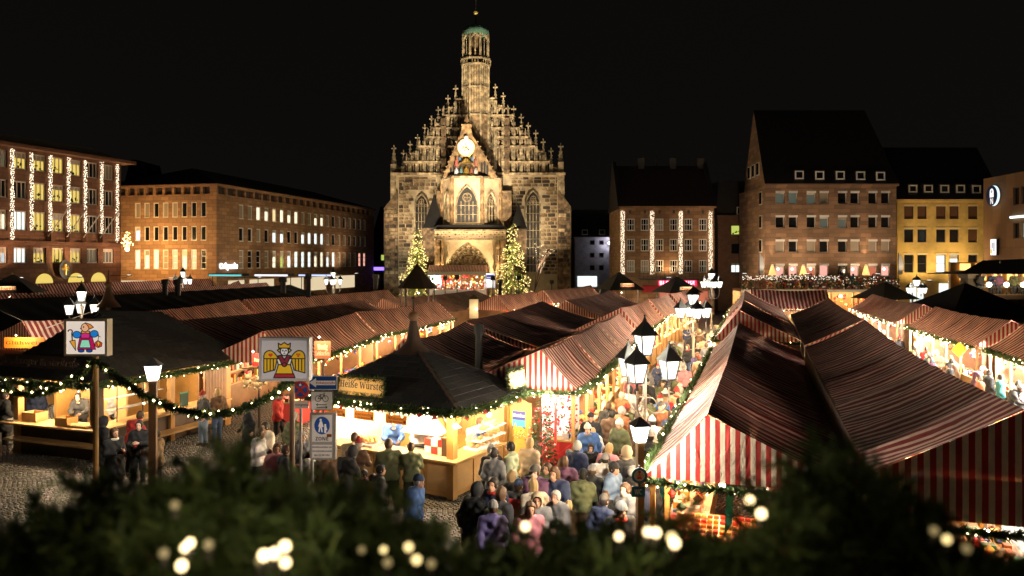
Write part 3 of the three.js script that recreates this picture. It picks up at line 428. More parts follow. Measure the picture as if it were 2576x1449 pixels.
  for (const [px, c, n] of [[575, glow(.1, .6, .6, .5, 'lit_sign'), 'turquoise'], [690, glow(.9, .9, 1, .7, 'lit_sign'), 'white'], [800, glow(.5, .6, 1, .6, 'lit_sign'), 'blue']]) { const p = at(px, 691, 74), t = thing('awning', n + ' lit shop awning along the foot of the sandstone office', 'awning', V(p.x, 0, p.z), -.2); part('canopy', mb().box(0, p.y, 0, 3.6, .22, 1.2), C.roofDark, t); part('lamp_strip', mb().box(0, p.y - .05, .62, 3.4, .16, .04), c, t); part('post', mb().bar([-1.7, 0, 0], [-1.7, p.y, 0], .04, 5), C.metalDark, t); part('post', mb().bar([1.7, 0, 0], [1.7, p.y, 0], .04, 5), C.metalDark, t); }
}
// a plain gabled house front facing the square: measured in picture units at distance Z
function house(name, label, Z, x0, x1, yw, yr, wall, depth, o = {}) {
  const X0 = XZ(x0, Z), X1 = XZ(x1, Z), org = V(X0, 0, -Z), b = thing(name, label, 'building', org), yW = YZ(yw, Z), Lw = X1 - X0, M = M4(), m = mb(), ex = (px) => XZ(px, Z) - X0, ey = (py) => YZ(py, Z);
  const rows = (o.rows ?? []).map(([t, bt]) => [ey(bt), ey(t)]).sort((p, q) => p[0] - q[0]), cols = (o.cols ?? []).map(([a, c]) => [ex(a), ex(c)]);
  wallRows(m, M, 0, Lw, 0, yW, rows.map(([a, c]) => [a, c, cols])); m.span(0, .5, 0, yW, -depth, -.5); m.span(Lw - .5, Lw, 0, yW, -depth, -.5); part('wall', m, wall, b);
  part('core', mb().span(.5, Lw - .5, 0, yW - .1, -depth, -.55), W.frameDark, b);
  if (o.ledge !== false) part('eave', mb().span(-.15, Lw + .15, yW, yW + .22, -.6, .3), wall, b);
  return { b, M, ex, ey, Lw, yW, rows, cols, Z, X0 };
}
function dormers(h, list, back, frame = W.frameWhite) {
  for (const [px, t, bt] of list) {
    const w = .9, y0 = h.ey(bt), y1 = h.ey(t), x = h.ex(px), r = part('dormer', mb().span(x - w / 2 - .05, x + w / 2 + .05, y0 - .3, y1 + .15, -back - 2.2, -back), C.roofDark, h.b), [fg, pg] = winGeos(w, y1 - y0, 1, 1, .12);
    const f = part('window_frame', fg, frame, r), p = part('window_pane', pg, W.dark, r); f.position.set(x, (y0 + y1) / 2, -back + .07); p.position.copy(f.position);
  }
}
{ // 3 pale house far behind the church's right flank
  const h = house('pale_house', 'pale lilac rendered house with small dark windows beside the church', 112, 1446, 1560, 600, 525, mat(.42, .38, .42, .9, { map: T.rough }), 10, { cols: [[1484, 1496], [1507, 1519], [1534, 1546]], rows: [[604, 616], [636, 648], [667, 680]] });
  for (const [a, c] of h.cols) for (const [y0, y1] of h.rows) win(h.b, h.M, (a + c) / 2, (y0 + y1) / 2, c - a, y1 - y0, W.dark, { nx: 1, t: .07, frame: W.frameDark });
  part('roof', mb().prism([[-.3, h.yW + .22], [h.Lw, h.yW + .22], [h.Lw, h.ey(525)], [0, h.ey(525)]], -7, -2), C.roofDark, h.b); dormers(h, [[1474, 576, 590], [1518, 576, 590]], 1.8);
  part('shop_window', mb().span(.4, 3.2, 2.2, 3.7, 0, .08), W.cool, h.b);
  const t = thing('wall_lamp', 'small white lamp high on the pale lilac house', 'lamp', V(h.ex(1531) + h.X0, 0, -112)); const y = YZ(612, 112); part('lamp_glow', mb().octa([0, y, .6], .2), glow(.9, .92, 1, 9, 'lamp_glow'), t); part('arm', mb().bar([0, y, 0], [0, y, .5], .03, 4), C.metalDark, t); point(t, 0, y, .85, new THREE.Color(.85, .88, 1), 6, 5);
}
{ // 4 brown house with four light strips
  const h = house('brown_house', 'brown stone house with four light strips, white windows and red shop sign below', 85, 1559, 1797, 524, 425, M4b, 9, { cols: [1586.5, 1622, 1659, 1694.6, 1731.7, 1768].map((x) => [x - 10, x + 10]), rows: [[550, 580.5], [601, 632], [654, 685]] }); reseed(41);
  h.cols.forEach(([a, c], k) => h.rows.forEach(([y0, y1], r) => win(h.b, h.M, (a + c) / 2, (y0 + y1) / 2, c - a, y1 - y0, (r === 0 && k < 2) || (r === 2 && k === 2) ? W.blind : W.dark, { nx: 3, ny: 2, t: .09, frame: W.frameWhite, z: -.1 })));
  part('roof', mb().quad([-.1, h.yW + .2, .25], [h.Lw + .1, h.yW + .2, .25], [h.Lw + .1, h.ey(428) + 1, -4.5], [-.1, h.ey(428) + 1, -4.5]).quad([-.1, h.ey(428) + 1, -4.5], [h.Lw + .1, h.ey(428) + 1, -4.5], [h.Lw + .1, h.yW, -9.2], [-.1, h.yW, -9.2]), mat(.02, .010, .008, .8), h.b);
  for (const q of [-.02, h.Lw + .02]) part('fire_wall', mb().at(M4().set(0, 0, 1, 0, 0, 1, 0, 0, 1, 0, 0, 0, 0, 0, 0, 1)).prism([[-9, h.yW], [.3, h.yW], [-4.3, h.ey(418) + 1], [-4.7, h.ey(418) + 1]], q - .2, q + .2), C.roofDark, h.b);
  for (const x of [1629, 1713, 1787]) part('chimney', mb().box(h.ex(x), h.ey(426) + 1, -4.5, .7, 1.6, .7), mat(.05, .045, .04), h.b);
  part('antenna', mb().bar([h.ex(1671), h.ey(428) + .8, -4.5], [h.ex(1671), h.ey(402) + 1, -4.5], .04, 4).bar([h.ex(1662), h.ey(412) + 1, -4.5], [h.ex(1680), h.ey(412) + 1, -4.5], .03, 4), C.metalDark, h.b);
  const vents = mb(); for (const x of [1585, 1622, 1659, 1695, 1732, 1768]) vents.box(h.ex(x), h.ey(533), .02, .25, .38, .06); part('loft_vents', vents, W.frameDark, h.b);
  const bal = mb(); bal.span(h.ex(1604), h.ex(1770), h.ey(703), h.ey(700), 0, 1.2); for (let x = 1604; x <= 1770; x += 10.4) bal.bar([h.ex(x), h.ey(700), 1.15], [h.ex(x), h.ey(683), 1.15], .02, 4); bal.bar([h.ex(1604), h.ey(683), 1.15], [h.ex(1770), h.ey(683), 1.15], .03, 4); part('balcony', bal, C.metalDark, h.b);
  const sb = mb(); sb.span(h.ex(1655), h.ex(1752), h.ey(720), h.ey(705), .1, .3); part('sign_board', sb, glow(.9, .01, .06, .55, 'sign_glow'), h.b);
  const sl = part('sign_lettering', letters('BLOCK HOUSE', .42, .04), glow(1, .35, .5, 2, 'sign_glow'), h.b); sl.position.set(h.ex(1702), h.ey(711.5), .33);
  part('shop_awning', mb().span(h.ex(1615), h.ex(1655), h.ey(735), h.ey(718), .1, .9), mat(.3, .01, .02), h.b); part('shop_window', mb().span(h.ex(1660), h.ex(1780), 1, 2.6, 0, .06), W.red, h.b);
  const o = ['leftmost on', 'second from left on', 'third from left on', 'rightmost on']; [1566, 1640, 1712, 1786.7].forEach((x, k) => lightStrip('warm light strip, ' + o[k] + ' the brown house with the red sign', h.M, V(h.X0, 0, -85), h.ex(x), h.ey(688), h.ey(531), .08, .32, 'light strips on the brown house'));
  const t = thing('added_facade_light', 'uplight on the balcony of the brown house with the red sign', 'lamp', V(h.X0, 0, -85)); part('lamp_housing', mb().box(h.Lw / 2, h.ey(699), 1, .5, .12, .3), C.metalDark, t); part('lamp_glow', mb().box(h.Lw / 2, h.ey(699) + .08, 1, .44, .02, .24), C.lampGlass, t); spot(t, V(h.Lw / 2, h.ey(697), 1.05), V(h.Lw / 2, h.ey(600), 0), new THREE.Color().setRGB(1, .62, .3), 20, 1.25, .5);  // uplight added to light the brown front
}
{ // 5 narrow house
  const h = house('narrow_house', 'narrow plain house with one lit window row left of the tall gabled house', 92, 1806, 1884, 546, 455, mat(.16, .085, .05, .9, { map: T.rough }), 8, { cols: [[1840, 1876]], rows: [[566, 591], [612, 639], [660, 686]] });
  h.rows.forEach(([y0, y1], r) => win(h.b, h.M, (h.cols[0][0] + h.cols[0][1]) / 2 - .3, (y0 + y1) / 2, 1.3, y1 - y0, [W.cool, W.dark, W.green][r], { nx: r ? 1 : 2, t: .08, frame: W.frameDark, plant: r === 2 }));
  part('roof', mb().prism([[-.1, h.yW + .2], [h.Lw, h.yW + .2], [h.Lw, h.ey(455)], [.2, h.ey(455)]], -6, -.4), C.roofDark, h.b); dormers(h, [[1864, 520, 540]], .25);
}
{ // 6 tall gabled sandstone house
  const Z = 80, h = house('gabled_house', 'tall sandstone house with huge steep dark roof and paired windows above the terrace', Z, 1925, 2255, 468, 285, M6, 9.2, { cols: [[1951, 1974], [1984, 2006.5], [2029.5, 2052.7], [2062, 2085], [2108, 2131], [2139.5, 2162], [2184.5, 2207], [2216.6, 2239]], rows: [[480, 513], [541, 573.6], [602, 635], [663, 695]] });
  const P = { dark: W.dark, mint: W.mintReflection, blind: W.blind, red: W.red, pink: W.pink };
  const pat = [['pink', 'pink', 'red', 'pink', 'dark', 'pink', 'red', 'pink'], ['blind', 'dark', 'blind', 'dark', 'dark', 'blind', 'blind', 'blind'], ['dark', 'dark', 'dark', 'mint', 'mint', 'dark', 'dark', 'dark'], ['mint', 'mint', 'mint', 'blind', 'dark', 'dark', 'dark', 'dark']];
  h.cols.forEach(([a, c], k) => h.rows.forEach(([y0, y1], r) => { win(h.b, h.M, (a + c) / 2, (y0 + y1) / 2, c - a, y1 - y0, P[pat[r][k]], { nx: 1, t: .08, frame: W.frame, z: -.25 }); part('shutter_box', mb().span(a, c, y1 - .22, y1, -.2, .05), W.frameWhite, h.b); }));
  // gable wall towards the square's corner, leaning away to the left
  const yr = h.ey(468) + (22.3 - h.yW), g = mb(), dz = 9.2, sx = .06; g.tri([-.02, h.yW, 0], [-.02 + sx * dz / 2, yr, -dz / 2], [-.02 + sx * dz, h.yW, -dz]).quad([-.02, 0, 0], [-.02, h.yW, 0], [sx * dz, h.yW, -dz], [sx * dz, 0, -dz]); part('gable_wall', g, M6, h.b);
  for (let r = 0; r < 5; r++) for (let k = 0; k < (r < 4 ? 4 : 3); k++) { const f = part('window', mb().span(-.06, .06, -.7, .7, -.42, .42), W.frame, h.b); f.position.set(-.06 + sx * (1.2 + k * 2.1), h.rows[Math.min(r, 3)][0] + .7 + (r === 4 ? 3.2 : 0), -1.4 - k * 1.9 - (r === 4 ? 1 : 0)); part('window_pane', mb().span(-.09, -.05, -.6, .6, -.34, .34), W.dark, f); }
  part('roof', mb().quad([-.1, h.yW + .2, .3], [h.Lw + .2, h.yW + .2, .3], [h.Lw - 1.2, yr + .15, -dz / 2], [.25, yr + .15, -dz / 2]).quad([.25, yr + .15, -dz / 2], [h.Lw - 1.2, yr + .15, -dz / 2], [h.Lw, h.yW, -dz - .2], [.4, h.yW, -dz - .2]).tri([h.Lw + .2, h.yW + .2, .3], [h.Lw, h.yW, -dz - .2], [h.Lw - 1.2, yr + .15, -dz / 2]), C.roofDark, h.b);
  dormers(h, [[2009, 430, 451], [2060, 431, 452], [2112, 431, 452], [2163, 432, 453], [2213, 433, 454]], -.12);
  const wl = [['leftmost, by the gable corner', 1940], ['between the first window pairs', 2017.5], ['between the last window pairs', 2174.5]];
  for (const [n, px] of wl) { const t = thing('wall_lamp', 'cone wall lamp shining up and down the gabled house, ' + n, 'lamp', V(h.X0 + h.ex(px), 0, -Z), 0, 'cone wall lamps on the gabled house'), y = h.ey(676); part('lamp_shade', mb().cone(0, h.ey(692), .35, .42, 1.0, 8, 0, .14), mat(.62, .42, .16, .6, { emissive: new THREE.Color(1, .6, .2), emissiveIntensity: .55 }), t); part('lamp_glow', mb().box(0, y + .42, .35, .2, .02, .2), C.lampGlass, t); part('arm', mb().bar([0, y, 0], [0, y, .3], .03, 4), C.metalDark, t); spot(t, V(0, y + .5, .3), V(0, y + 6, .1), new THREE.Color().setRGB(1, .66, .36), 30, .3, .8, 2); spot(t, V(0, y - .7, .5), V(0, y - 4, .3), new THREE.Color().setRGB(1, .62, .3), 6, .8, .8, 2); }
  const stars = mb(); for (const x of [1958, 2040, 2146, 2225, 1994]) stars.octa([h.ex(x), h.ey(677), -.1], .13); part('star_lamp', stars, glow(1, .85, .6, 7, 'star_lamp'), h.b);
  const fl = thing('added_facade_light', 'row of small uplights on the terrace in front of the gabled house', 'lamp', V(h.X0, 0, -Z)); for (const [x, z, tx, I] of [[3, 3.5, 4, 40], [10, 3.5, 10, 40], [-2.6, 1.5, -.1, 60]]) { part('lamp_housing', mb().box(x, 4.6, z, .4, .12, .3), C.metalDark, fl); part('lamp_glow', mb().box(x, 4.68, z, .34, .02, .24), C.lampGlass, fl); spot(fl, V(x, 4.78, z), V(tx, 9.5, x < 0 ? -4 : 0), new THREE.Color().setRGB(1, .70, .44), I * .9, 1.1, .5); }  // small uplights added to wash the gabled front and its side
  // tall lit pennants either side
  for (const [px, n] of [[1910, 'left corner'], [2260, 'right corner']]) { const t = thing('pennant', 'white lit pennant at the ' + n + ' of the gabled house terrace', 'pennant', V(XZ(px, 77), 0, -77)); const y0 = YZ(690, 77), y1 = YZ(636, 77); part('pole', mb().bar([0, 0, 0], [0, y1, 0], .04, 5), C.metalDark, t); part('cloth', mb().prism([[.03, y0], [.4, y0], [.5, y0 + .9], [.38, y1 - .5], [.03, y1]], -.01, .01), C.white, t); spot(t, V(.25, y0 - .3, .8), V(.25, y1 - .4, 0), new THREE.Color().setRGB(1, .82, .6), 5, .5); }
}
{ // 7 yellow house
  const Z = 82, h = house('yellow_house', 'ochre yellow plastered house with brown blinds and dark roof dormers', Z, 2257, 2474, 507, 365, mat(.72, .49, .15, .9, { map: T.coarse }), 9, { cols: [[2274.6, 2298], [2308, 2331], [2355, 2379], [2388.6, 2412], [2435.6, 2459]], rows: [[519, 551], [577, 610], [641, 686]] });
  const pat = [['dark', 'dark', 'cool', 'cool', 'dark'], ['dark', 'dark', 'dark', 'dark', 'brown'], ['brown', 'brown', 'brown', 'brown', 'brown']], br = mat(.12, .05, .018, .7);
  h.cols.forEach(([a, c], k) => h.rows.forEach(([y0, y1], r) => { win(h.b, h.M, (a + c) / 2, (y0 + y1) / 2, c - a, y1 - y0, pat[r][k] === 'brown' ? br : W[pat[r][k]], { nx: 1, ny: r ? 1 : 2, t: .07, frame: W.frameDark, z: -.14 }); part('lintel', mb().span(a - .05, c + .05, y1, y1 + .2, -.1, .06), mat(.7, .55, .28), h.b); }));
  part('roof', mb().quad([-.1, h.yW + .2, .3], [h.Lw + 2, h.yW + .2, .3], [h.Lw + 2, h.ey(365) + .4, -4.5], [-.1, h.ey(365) + .4, -4.5]).quad([-.1, h.ey(365) + .4, -4.5], [h.Lw + 2, h.ey(365) + .4, -4.5], [h.Lw + 2, h.yW, -9], [-.1, h.yW, -9]), C.roofDark, h.b);
  dormers(h, [[2297, 465, 484], [2336, 465, 484], [2377, 465, 485], [2417, 465, 485], [2457, 466, 486]], .12, W.frame);
  for (const [a, c] of [[2290, 2322], [2362, 2390], [2425, 2450]]) part('shop_window', mb().span(h.ex(a), h.ex(c), 1, h.ey(713), 0, .06), W.cool, h.b);
  for (const [px, I, n] of [[2300, 30, 'its left end'], [2400, 34, 'its shop doors']]) { const t = thing('added_facade_light', 'uplight on a bracket of the yellow house above ' + n, 'lamp', V(h.X0 + h.ex(px), 0, -Z)); part('lamp_housing', mb().box(0, 3.9, 3, .4, .12, .3), C.metalDark, t); part('arm', mb().bar([0, 3.9, 0], [0, 3.9, 2.9], .03, 5), C.metalDark, t); part('lamp_glow', mb().box(0, 3.98, 3, .34, .02, .24), C.lampGlass, t); spot(t, V(0, 4.1, 3), V(0, 8, 0), new THREE.Color().setRGB(1, .72, .36), I, 1.2, .5); }  // uplights added to brighten the yellow wall
}
{ // 8 stone-clad bank at the right edge, coming towards the viewer
  const Z = 80, X = XZ(2474, 80), org = V(X, 0, -Z), b = thing('clad_bank', 'stone clad building with round lit emblem and lit box sign at the right edge', 'building', org), L = 30, d = [-.06, -.998], M = facade(X, Z, d[0], d[1], org), m = mb(), yT = YZ(450, 80);
  const cols = [[5.2, 6.2], [6.5, 7.5], [8.2, 9.2], [11, 12]];
  wallRows(m, M, 0, L, 0, yT, [[YZ(690, 74), YZ(652, 74), cols], [YZ(600, 74), YZ(560, 74), cols], [YZ(515, 74), YZ(470, 74), cols]]); part('wall', m, M8, b); part('core', mb().at(M).span(0, L, 0, yT - .1, -10, -.5), W.frameDark, b);
  cols.forEach(([a, c], k) => [[690, 652], [600, 560], [515, 470]].forEach(([y0, y1], r) => win(b, M, (a + c) / 2, (YZ(y0, 74) + YZ(y1, 74)) / 2, c - a, YZ(y1, 74) - YZ(y0, 74), r === 1 && k === 1 ? W.cool : r === 0 && k === 0 ? W.dim : W.dark, { nx: 2, t: .08, frame: W.frameDark })));
  const lb = mb(); lb.at(M).span(5, 16, YZ(548, 74), YZ(543, 74), 0, .2); part('lamp_strip', lb, glow(.8, 1, .95, 1.2, 'lamp_strip'), b);
  const face = canvasTex(128, 128, (g) => { g.fillStyle = '#10182e'; g.fillRect(0, 0, 128, 128); g.fillStyle = '#fff'; g.beginPath(); g.arc(64, 40, 22, 0, 7); g.fill(); g.fillRect(42, 40, 44, 34); g.fillStyle = '#8fa6c8'; g.beginPath(); g.arc(64, 38, 10, 0, 7); g.fill(); g.fillStyle = '#fff'; g.font = 'bold 50px sans-serif'; g.textAlign = 'center'; g.fillText('N', 64, 116); });
  const c = part('emblem_sign', new THREE.CylinderGeometry(1.02, 1.02, .25, 30).rotateX(Math.PI / 2).rotateZ(Math.PI / 2), [glow(.7, .9, 1, .6, 'sign_glow'), mat(1, 1, 1, .4, { map: face, emissive: new THREE.Color(1, 1, 1), emissiveMap: face, emissiveIntensity: .42 }), C.black], b); c.applyMatrix4(M.clone().multiply(M4().makeTranslation(2.3, YZ(493, 78), .3)));
  const pf = canvasTex(64, 96, (g) => { g.fillStyle = '#f3f7ff'; g.fillRect(0, 0, 64, 96); g.fillStyle = '#2a3550'; g.fillRect(34, 18, 10, 56); g.fillRect(14, 20, 10, 34); g.fillStyle = '#c9b23a'; g.fillRect(4, 60, 16, 26); });
  const s = part('box_sign', new THREE.BoxGeometry(1.05, 1.6, .25), [C.black, C.black, C.black, C.black, mat(1, 1, 1, .4, { map: pf, emissive: new THREE.Color(1, 1, 1), emissiveMap: pf, emissiveIntensity: .5 }), C.black], b); s.applyMatrix4(M.clone().multiply(M4().makeTranslation(2.6, YZ(622, 78), .3)));
  const t = thing('added_facade_light', 'uplight on the terrace in front of the clad bank', 'lamp', org); const q = V(7, 4.6, 3.2).applyMatrix4(M); part('lamp_housing', mb().box(q.x, q.y - .12, q.z, .4, .12, .3), C.metalDark, t); part('lamp_glow', mb().box(q.x, q.y - .05, q.z, .3, .02, .3), C.lampGlass, t); spot(t, q, V(5, 9, 0).applyMatrix4(M), new THREE.Color().setRGB(1, .62, .36), 6, 1.2, .5);  // uplight added for the stone cladding
}
{ // dark hill of roofs at the far left and behind: two distant gables
  for (const [px0, px1, yt, Z, n] of [[300, 372, 402, 120, 'behind the office block corner'], [938, 985, 520, 130, 'in the gap left of the church'], [1800, 1830, 470, 120, 'behind the narrow house']]) { const X0 = XZ(px0, Z), X1 = XZ(px1, Z), y1 = YZ(yt, Z), t = thing('dark_house', 'unlit dark house with steep roof ' + n, 'building', V(X0, 0, -Z)); const w = X1 - X0; part('wall', mb().span(0, w, 0, y1 * .65, -8, 0), mat(.03, .028, .026, .9), t); part('roof', mb().prism([[-.2, y1 * .65], [w + .2, y1 * .65], [w * .6, y1], [w * .4, y1]], -8, .1), C.roofDark, t); for (let k = 0; k < 3; k++) part('window', mb().span(w * (.2 + .25 * k), w * (.2 + .25 * k) + .6, y1 * .4, y1 * .4 + .9, 0, .06), k === 1 && px0 > 900 ? W.green : W.dark, t); }
  const ps = at(956, 676, 118), s = thing('lit_sign', 'small violet blue lit sign in the gap left of the church', 'sign', V(ps.x, 0, ps.z)); part('sign_glow', mb().box(0, ps.y, 0, 2, .5, .1), glow(.18, .1, 1, 1.6, 'sign_glow'), s); part('pole', mb().bar([0, 0, -.1], [0, ps.y, -.1], .05, 4), C.metalDark, s);
}
// ---------- market stalls ----------
const palette = (() => { const c = [[.7, .12, .08], [.75, .6, .3], [.8, .76, .7], [.55, .28, .1], [.12, .3, .12], [.75, .42, .1], [.2, .25, .5], [.3, .12, .06], [.85, .3, .35], [.6, .5, .4]], d = new Uint8Array(16 * 4); for (let k = 0; k < 16; k++) { const q = c[k % c.length]; d.set([q[0] * 255, q[1] * 255, q[2] * 255, 255].map(Math.round), k * 4); } const t = new THREE.DataTexture(d, 16, 1); t.colorSpace = THREE.SRGBColorSpace; t.needsUpdate = true; return t; })();
const goodsMat = mat(1, 1, 1, .6, { map: palette });
function dab(g, k, f) { const n = g.t.length; f(g); for (let i = n; i < g.t.length; i += 2) { g.t[i] = (k % 16 + .5) / 16; g.t[i + 1] = .5; } }
function gridCloth(f, nu, nv, uvf) {
  const p = [], t = [], ix = []; for (let j = 0; j <= nv; j++) for (let i = 0; i <= nu; i++) { p.push(...f(i / nu, j / nv)); t.push(...uvf(i / nu, j / nv)); }
  for (let j = 0; j < nv; j++) for (let i = 0; i < nu; i++) { const a = j * (nu + 1) + i, b = a + 1, c = a + nu + 1, d = c + 1; ix.push(a, b, d, a, d, c); }
  const g = new THREE.BufferGeometry(); g.setAttribute('position', new THREE.Float32BufferAttribute(p, 3)); g.setAttribute('uv', new THREE.Float32BufferAttribute(t, 2)); g.setIndex(ix); g.computeVertexNormals(); return g;
}
function garland(label, pts, o = {}) { // fir garland with small lamps along a line of points
  const r = o.r ?? .11, base = pts[0].clone(), t = thing('fir_garland', label, 'garland', base, 0, o.group), A = mb(), A2 = mb(), b = mb(), per = o.per ?? 130, every = o.every ?? .22; let next = every / 2, acc = 0;
  for (let k = 0; k < pts.length - 1; k++) {
    const p = pts[k].clone().sub(base), q = pts[k + 1].clone().sub(base), L = p.distanceTo(q), d = q.clone().sub(p).divideScalar(L);
    for (let i = 0, n = Math.ceil(L * per); i < n; i++) { const c = p.clone().addScaledVector(d, L * (i + rnd()) / n), w = V(rr(-1, 1), rr(-1, 1), rr(-1, 1)).normalize().addScaledVector(d, .5).multiplyScalar(r * rr(.6, 1.25)), s = V(rr(-1, 1), rr(-1, 1), rr(-1, 1)).cross(w).normalize().multiplyScalar(r * .2); (rnd() < .35 ? A2 : A).tri(c.clone().add(s), c.clone().sub(s), c.clone().add(w)); }
    while (next < acc + L) { const c = p.clone().addScaledVector(d, next - acc).add(V(rr(-1, 1), rr(-1, .6), rr(-1, 1)).multiplyScalar(r * .85)); b.octa(c, o.bulb ?? .022); next += every * rr(.7, 1.3); }
    acc += L;
  }
  const f = stuff(part('foliage', A, o.mat ?? C.fir, t)); part('foliage', A2, C.firPale, t).userData.kind = 'stuff'; if (every < 5) stuff(part('bulbs', b, o.glow ?? C.bulb, t)); return t;
}
const line = (a, b, sag, n) => Array.from({ length: n + 1 }, (_, i) => a.clone().lerp(b, i / n).add(V(0, -sag * 4 * (i / n) * (1 - i / n), 0)));
const bulbGeo = new THREE.SphereGeometry(.055, 10, 8);
const allStalls = [];
function stall(o) {
  const A = uv(...o.a), Bp = uv(...o.b), dx = Bp.x - A.x, dz = -(Bp.z - A.z), L = Math.hypot(dx, dz), th = Math.atan2(-dx / L, dz / L), yr = o.yr ?? 3.5, ye = o.ye ?? 2.4, ws = o.ws ?? 1.02, wd = o.wd ?? 2.5, s = o.steep, far = A.z < -42, cloth = o.cloth ?? C.cloth, top = o.cloth ?? C.roofCloth;
  const t = thing('market_stall', o.label, 'market stall', A, th), S = s * ws, D = -s * wd, nu = Math.max(6, Math.ceil(L / (far ? .8 : .3)));
  reseed(Math.round(o.a[0] * 31 + o.a[1] * 77)); const ph = rr(0, 9), dip = o.dip ?? 0;
  const slope = (x1) => gridCloth((i, j) => { const z = -L * i, raft = Math.abs(Math.sin(Math.PI * L * i / 1.35)), sag = Math.sin(Math.PI * j) * (.03 + .07 * raft) + .016 * Math.sin(i * L * 5.3 + ph + j * 2.5 + 2 * Math.sin(i * L * .9 + ph)) * Math.sin(Math.PI * j); const end = Math.sin(Math.PI * i); return [x1 * j, yr + (ye - yr) * j - sag - ((.07 + dip) * end + .045 * raft * end) * (1 - j * .6), z]; }, nu, far ? 3 : 6, (i, j) => [L * i, Math.hypot(x1, yr - ye) * j]);
  part('roof_canvas', slope(S), top, t); part('roof_canvas', slope(D), o.clothBack ?? C.roofCloth, t);
  for (const z of [.01, -L - .01]) { const g = mb(), pl = s > 0 ? [[D, ye], [S, ye], [0, yr]] : [[S, ye], [D, ye], [0, yr]]; const q = pl.map(([x, y]) => [x, y - .02, z]); g.tri(...q, q.map((p) => [p[0], p[1]])); part('gable_canvas', g, cloth, t); }
  const val = mb(), nv = Math.ceil(L / .157); for (let k = 0; k < nv; k++) { const z0 = -L * k / nv, z1 = -L * (k + 1) / nv, x = S * 1.01, u0 = L * k / nv, u1 = L * (k + 1) / nv, zm = (z0 + z1) / 2, um = (u0 + u1) / 2; val.quad([x, ye, z0], [x, ye, z1], [x, ye - .16, z1], [x, ye - .16, z0], [[u0, 0], [u1, 0], [u1, .16], [u0, .16]]); val.tri([x, ye - .16, z0], [x, ye - .16, z1], [x, ye - .22, zm], [[u0, .16], [u1, .16], [um, .22]]); } part('valance', val, cloth, t);
  if (o.skirt) part('gable_skirt', mb().quad([D, ye + .03, .03], [S, ye + .03, .03], [S, ye - o.skirt, .02], [D, ye - o.skirt, .02], [[D, 0], [S, 0], [S, .6], [D, .6]]), cloth, t);
  const bays = Math.max(1, Math.round(L / 2.2));
  for (let k = 0; k <= bays; k++) { const z = -.08 - (L - .16) * k / bays; part('post', mb().span(S - s * .12 - .045, S - s * .12 + .045, 0, ye - .02, z - .045, z + .045), C.wood, t); }
  part('back_wall', mb().span(Math.min(D, D + s * .06), Math.max(D, D + s * .06), 0, ye - .05, -L + .05, -.05), C.woodMid, t);
  if (!o.openEnd) part('side_wall', mb().span(Math.min(D + s * .1, S - s * .3), Math.max(D + s * .1, S - s * .3), 0, ye - .04, -.1, -.04), C.woodMid, t);
  part('side_wall', mb().span(Math.min(D + s * .1, S - s * .3), Math.max(D + s * .1, S - s * .3), 0, ye - .04, -L + .04, -L + .1), C.woodMid, t);
  const cx = S - s * .5; part('counter', mb().span(cx - .32, cx + .32, 0, .92, -L + .15, -.15), o.red ? C.red : C.wood, t); part('counter_top', mb().span(cx - .38, cx + .38, .925, .975, -L + .1, -.1), C.woodPale, t);
  part('shelf', mb().span(Math.min(D + s * .1, D + s * .5), Math.max(D + s * .1, D + s * .5), 1.3, 1.34, -L + .2, -.2), C.woodPale, t); part('shelf', mb().span(Math.min(D + s * .1, D + s * .4), Math.max(D + s * .1, D + s * .4), 1.75, 1.79, -L + .2, -.2), C.woodPale, t);
  // goods laid out on the counter and shelves, and hung from the front beam
  const g = mb(), gl = o.goods ?? 'assorted small goods on the counter and shelves of the ' + o.label;
  for (let z = -.25; z > -L + .25; z -= far ? .3 : .16) { for (const [x, y] of [[cx - .2, .98], [cx + .12, .98], [D + s * .3, 1.34], [D + s * .25, 1.79]]) { if (rnd() < .15) continue; const h = rr(.06, y > 1 ? .3 : .2), k = ri(10); dab(g, k, (m) => rnd() < .6 ? m.box(x + rr(-.05, .05), y + h / 2, z, rr(.1, .22), h, rr(.1, .2)) : m.octa([x, y + h / 2 + .03, z], h * .6)); } if (rnd() < .55) dab(g, ri(10), (m) => m.octa([S - s * rr(.25, .6), ye - rr(.28, .6), z], rr(.05, .12))); }
  const gt = thing('stall_goods', gl.slice(0, 110), 'goods', A, th); gt.userData.kind = 'stuff'; stuff(part('goods', g, goodsMat, gt));
  const nl = o.lamps ?? Math.max(1, Math.round(L / 2.4)), I = (o.I ?? 7) * 2.2; for (let k = 0; k < nl; k++) { const z = -L * (k + .5) / nl, x = S - s * .28, y = ye - .24, m = part('lamp_bulb', bulbGeo, C.hot, t); m.position.set(x, y, z); part('lamp_cord', mb().bar([0, .05, 0], [0, .3, 0], .01, 3), C.black, m); point(t, x, y, z, o.col ?? warm, I, 2.5); }
  const wp = (x, y, z) => V(x, y, z).applyMatrix4(M4().makeRotationY(th).setPosition(A));
  if (o.garland !== false) garland(o.gl ?? ('lit fir garland along the eave of the ' + o.label).split(' ').slice(0, 16).join(' '), line(wp(S * 1.04, ye - .05, .05), wp(S * 1.04, ye - .05, -L - .05), .06, Math.ceil(L)), far ? { per: 45, r: .15, bulb: .04, every: .28, glow: C.bulbFar } : { per: A.z > -30 ? 330 : 130, r: .17, bulb: .024, every: .17 });
  if (o.frontGarland) garland(o.frontGarland, line(wp(D * .98, ye - .06 - (o.skirt ?? 0), .1), wp(S * .98, ye - .06 - (o.skirt ?? 0), .1), .05, 5), { per: 300, r: .12, bulb: .018, every: .2 });
  const R = { t, wp, L, S, D, ye, yr, th, A, s }; allStalls.push(R); return R;
}
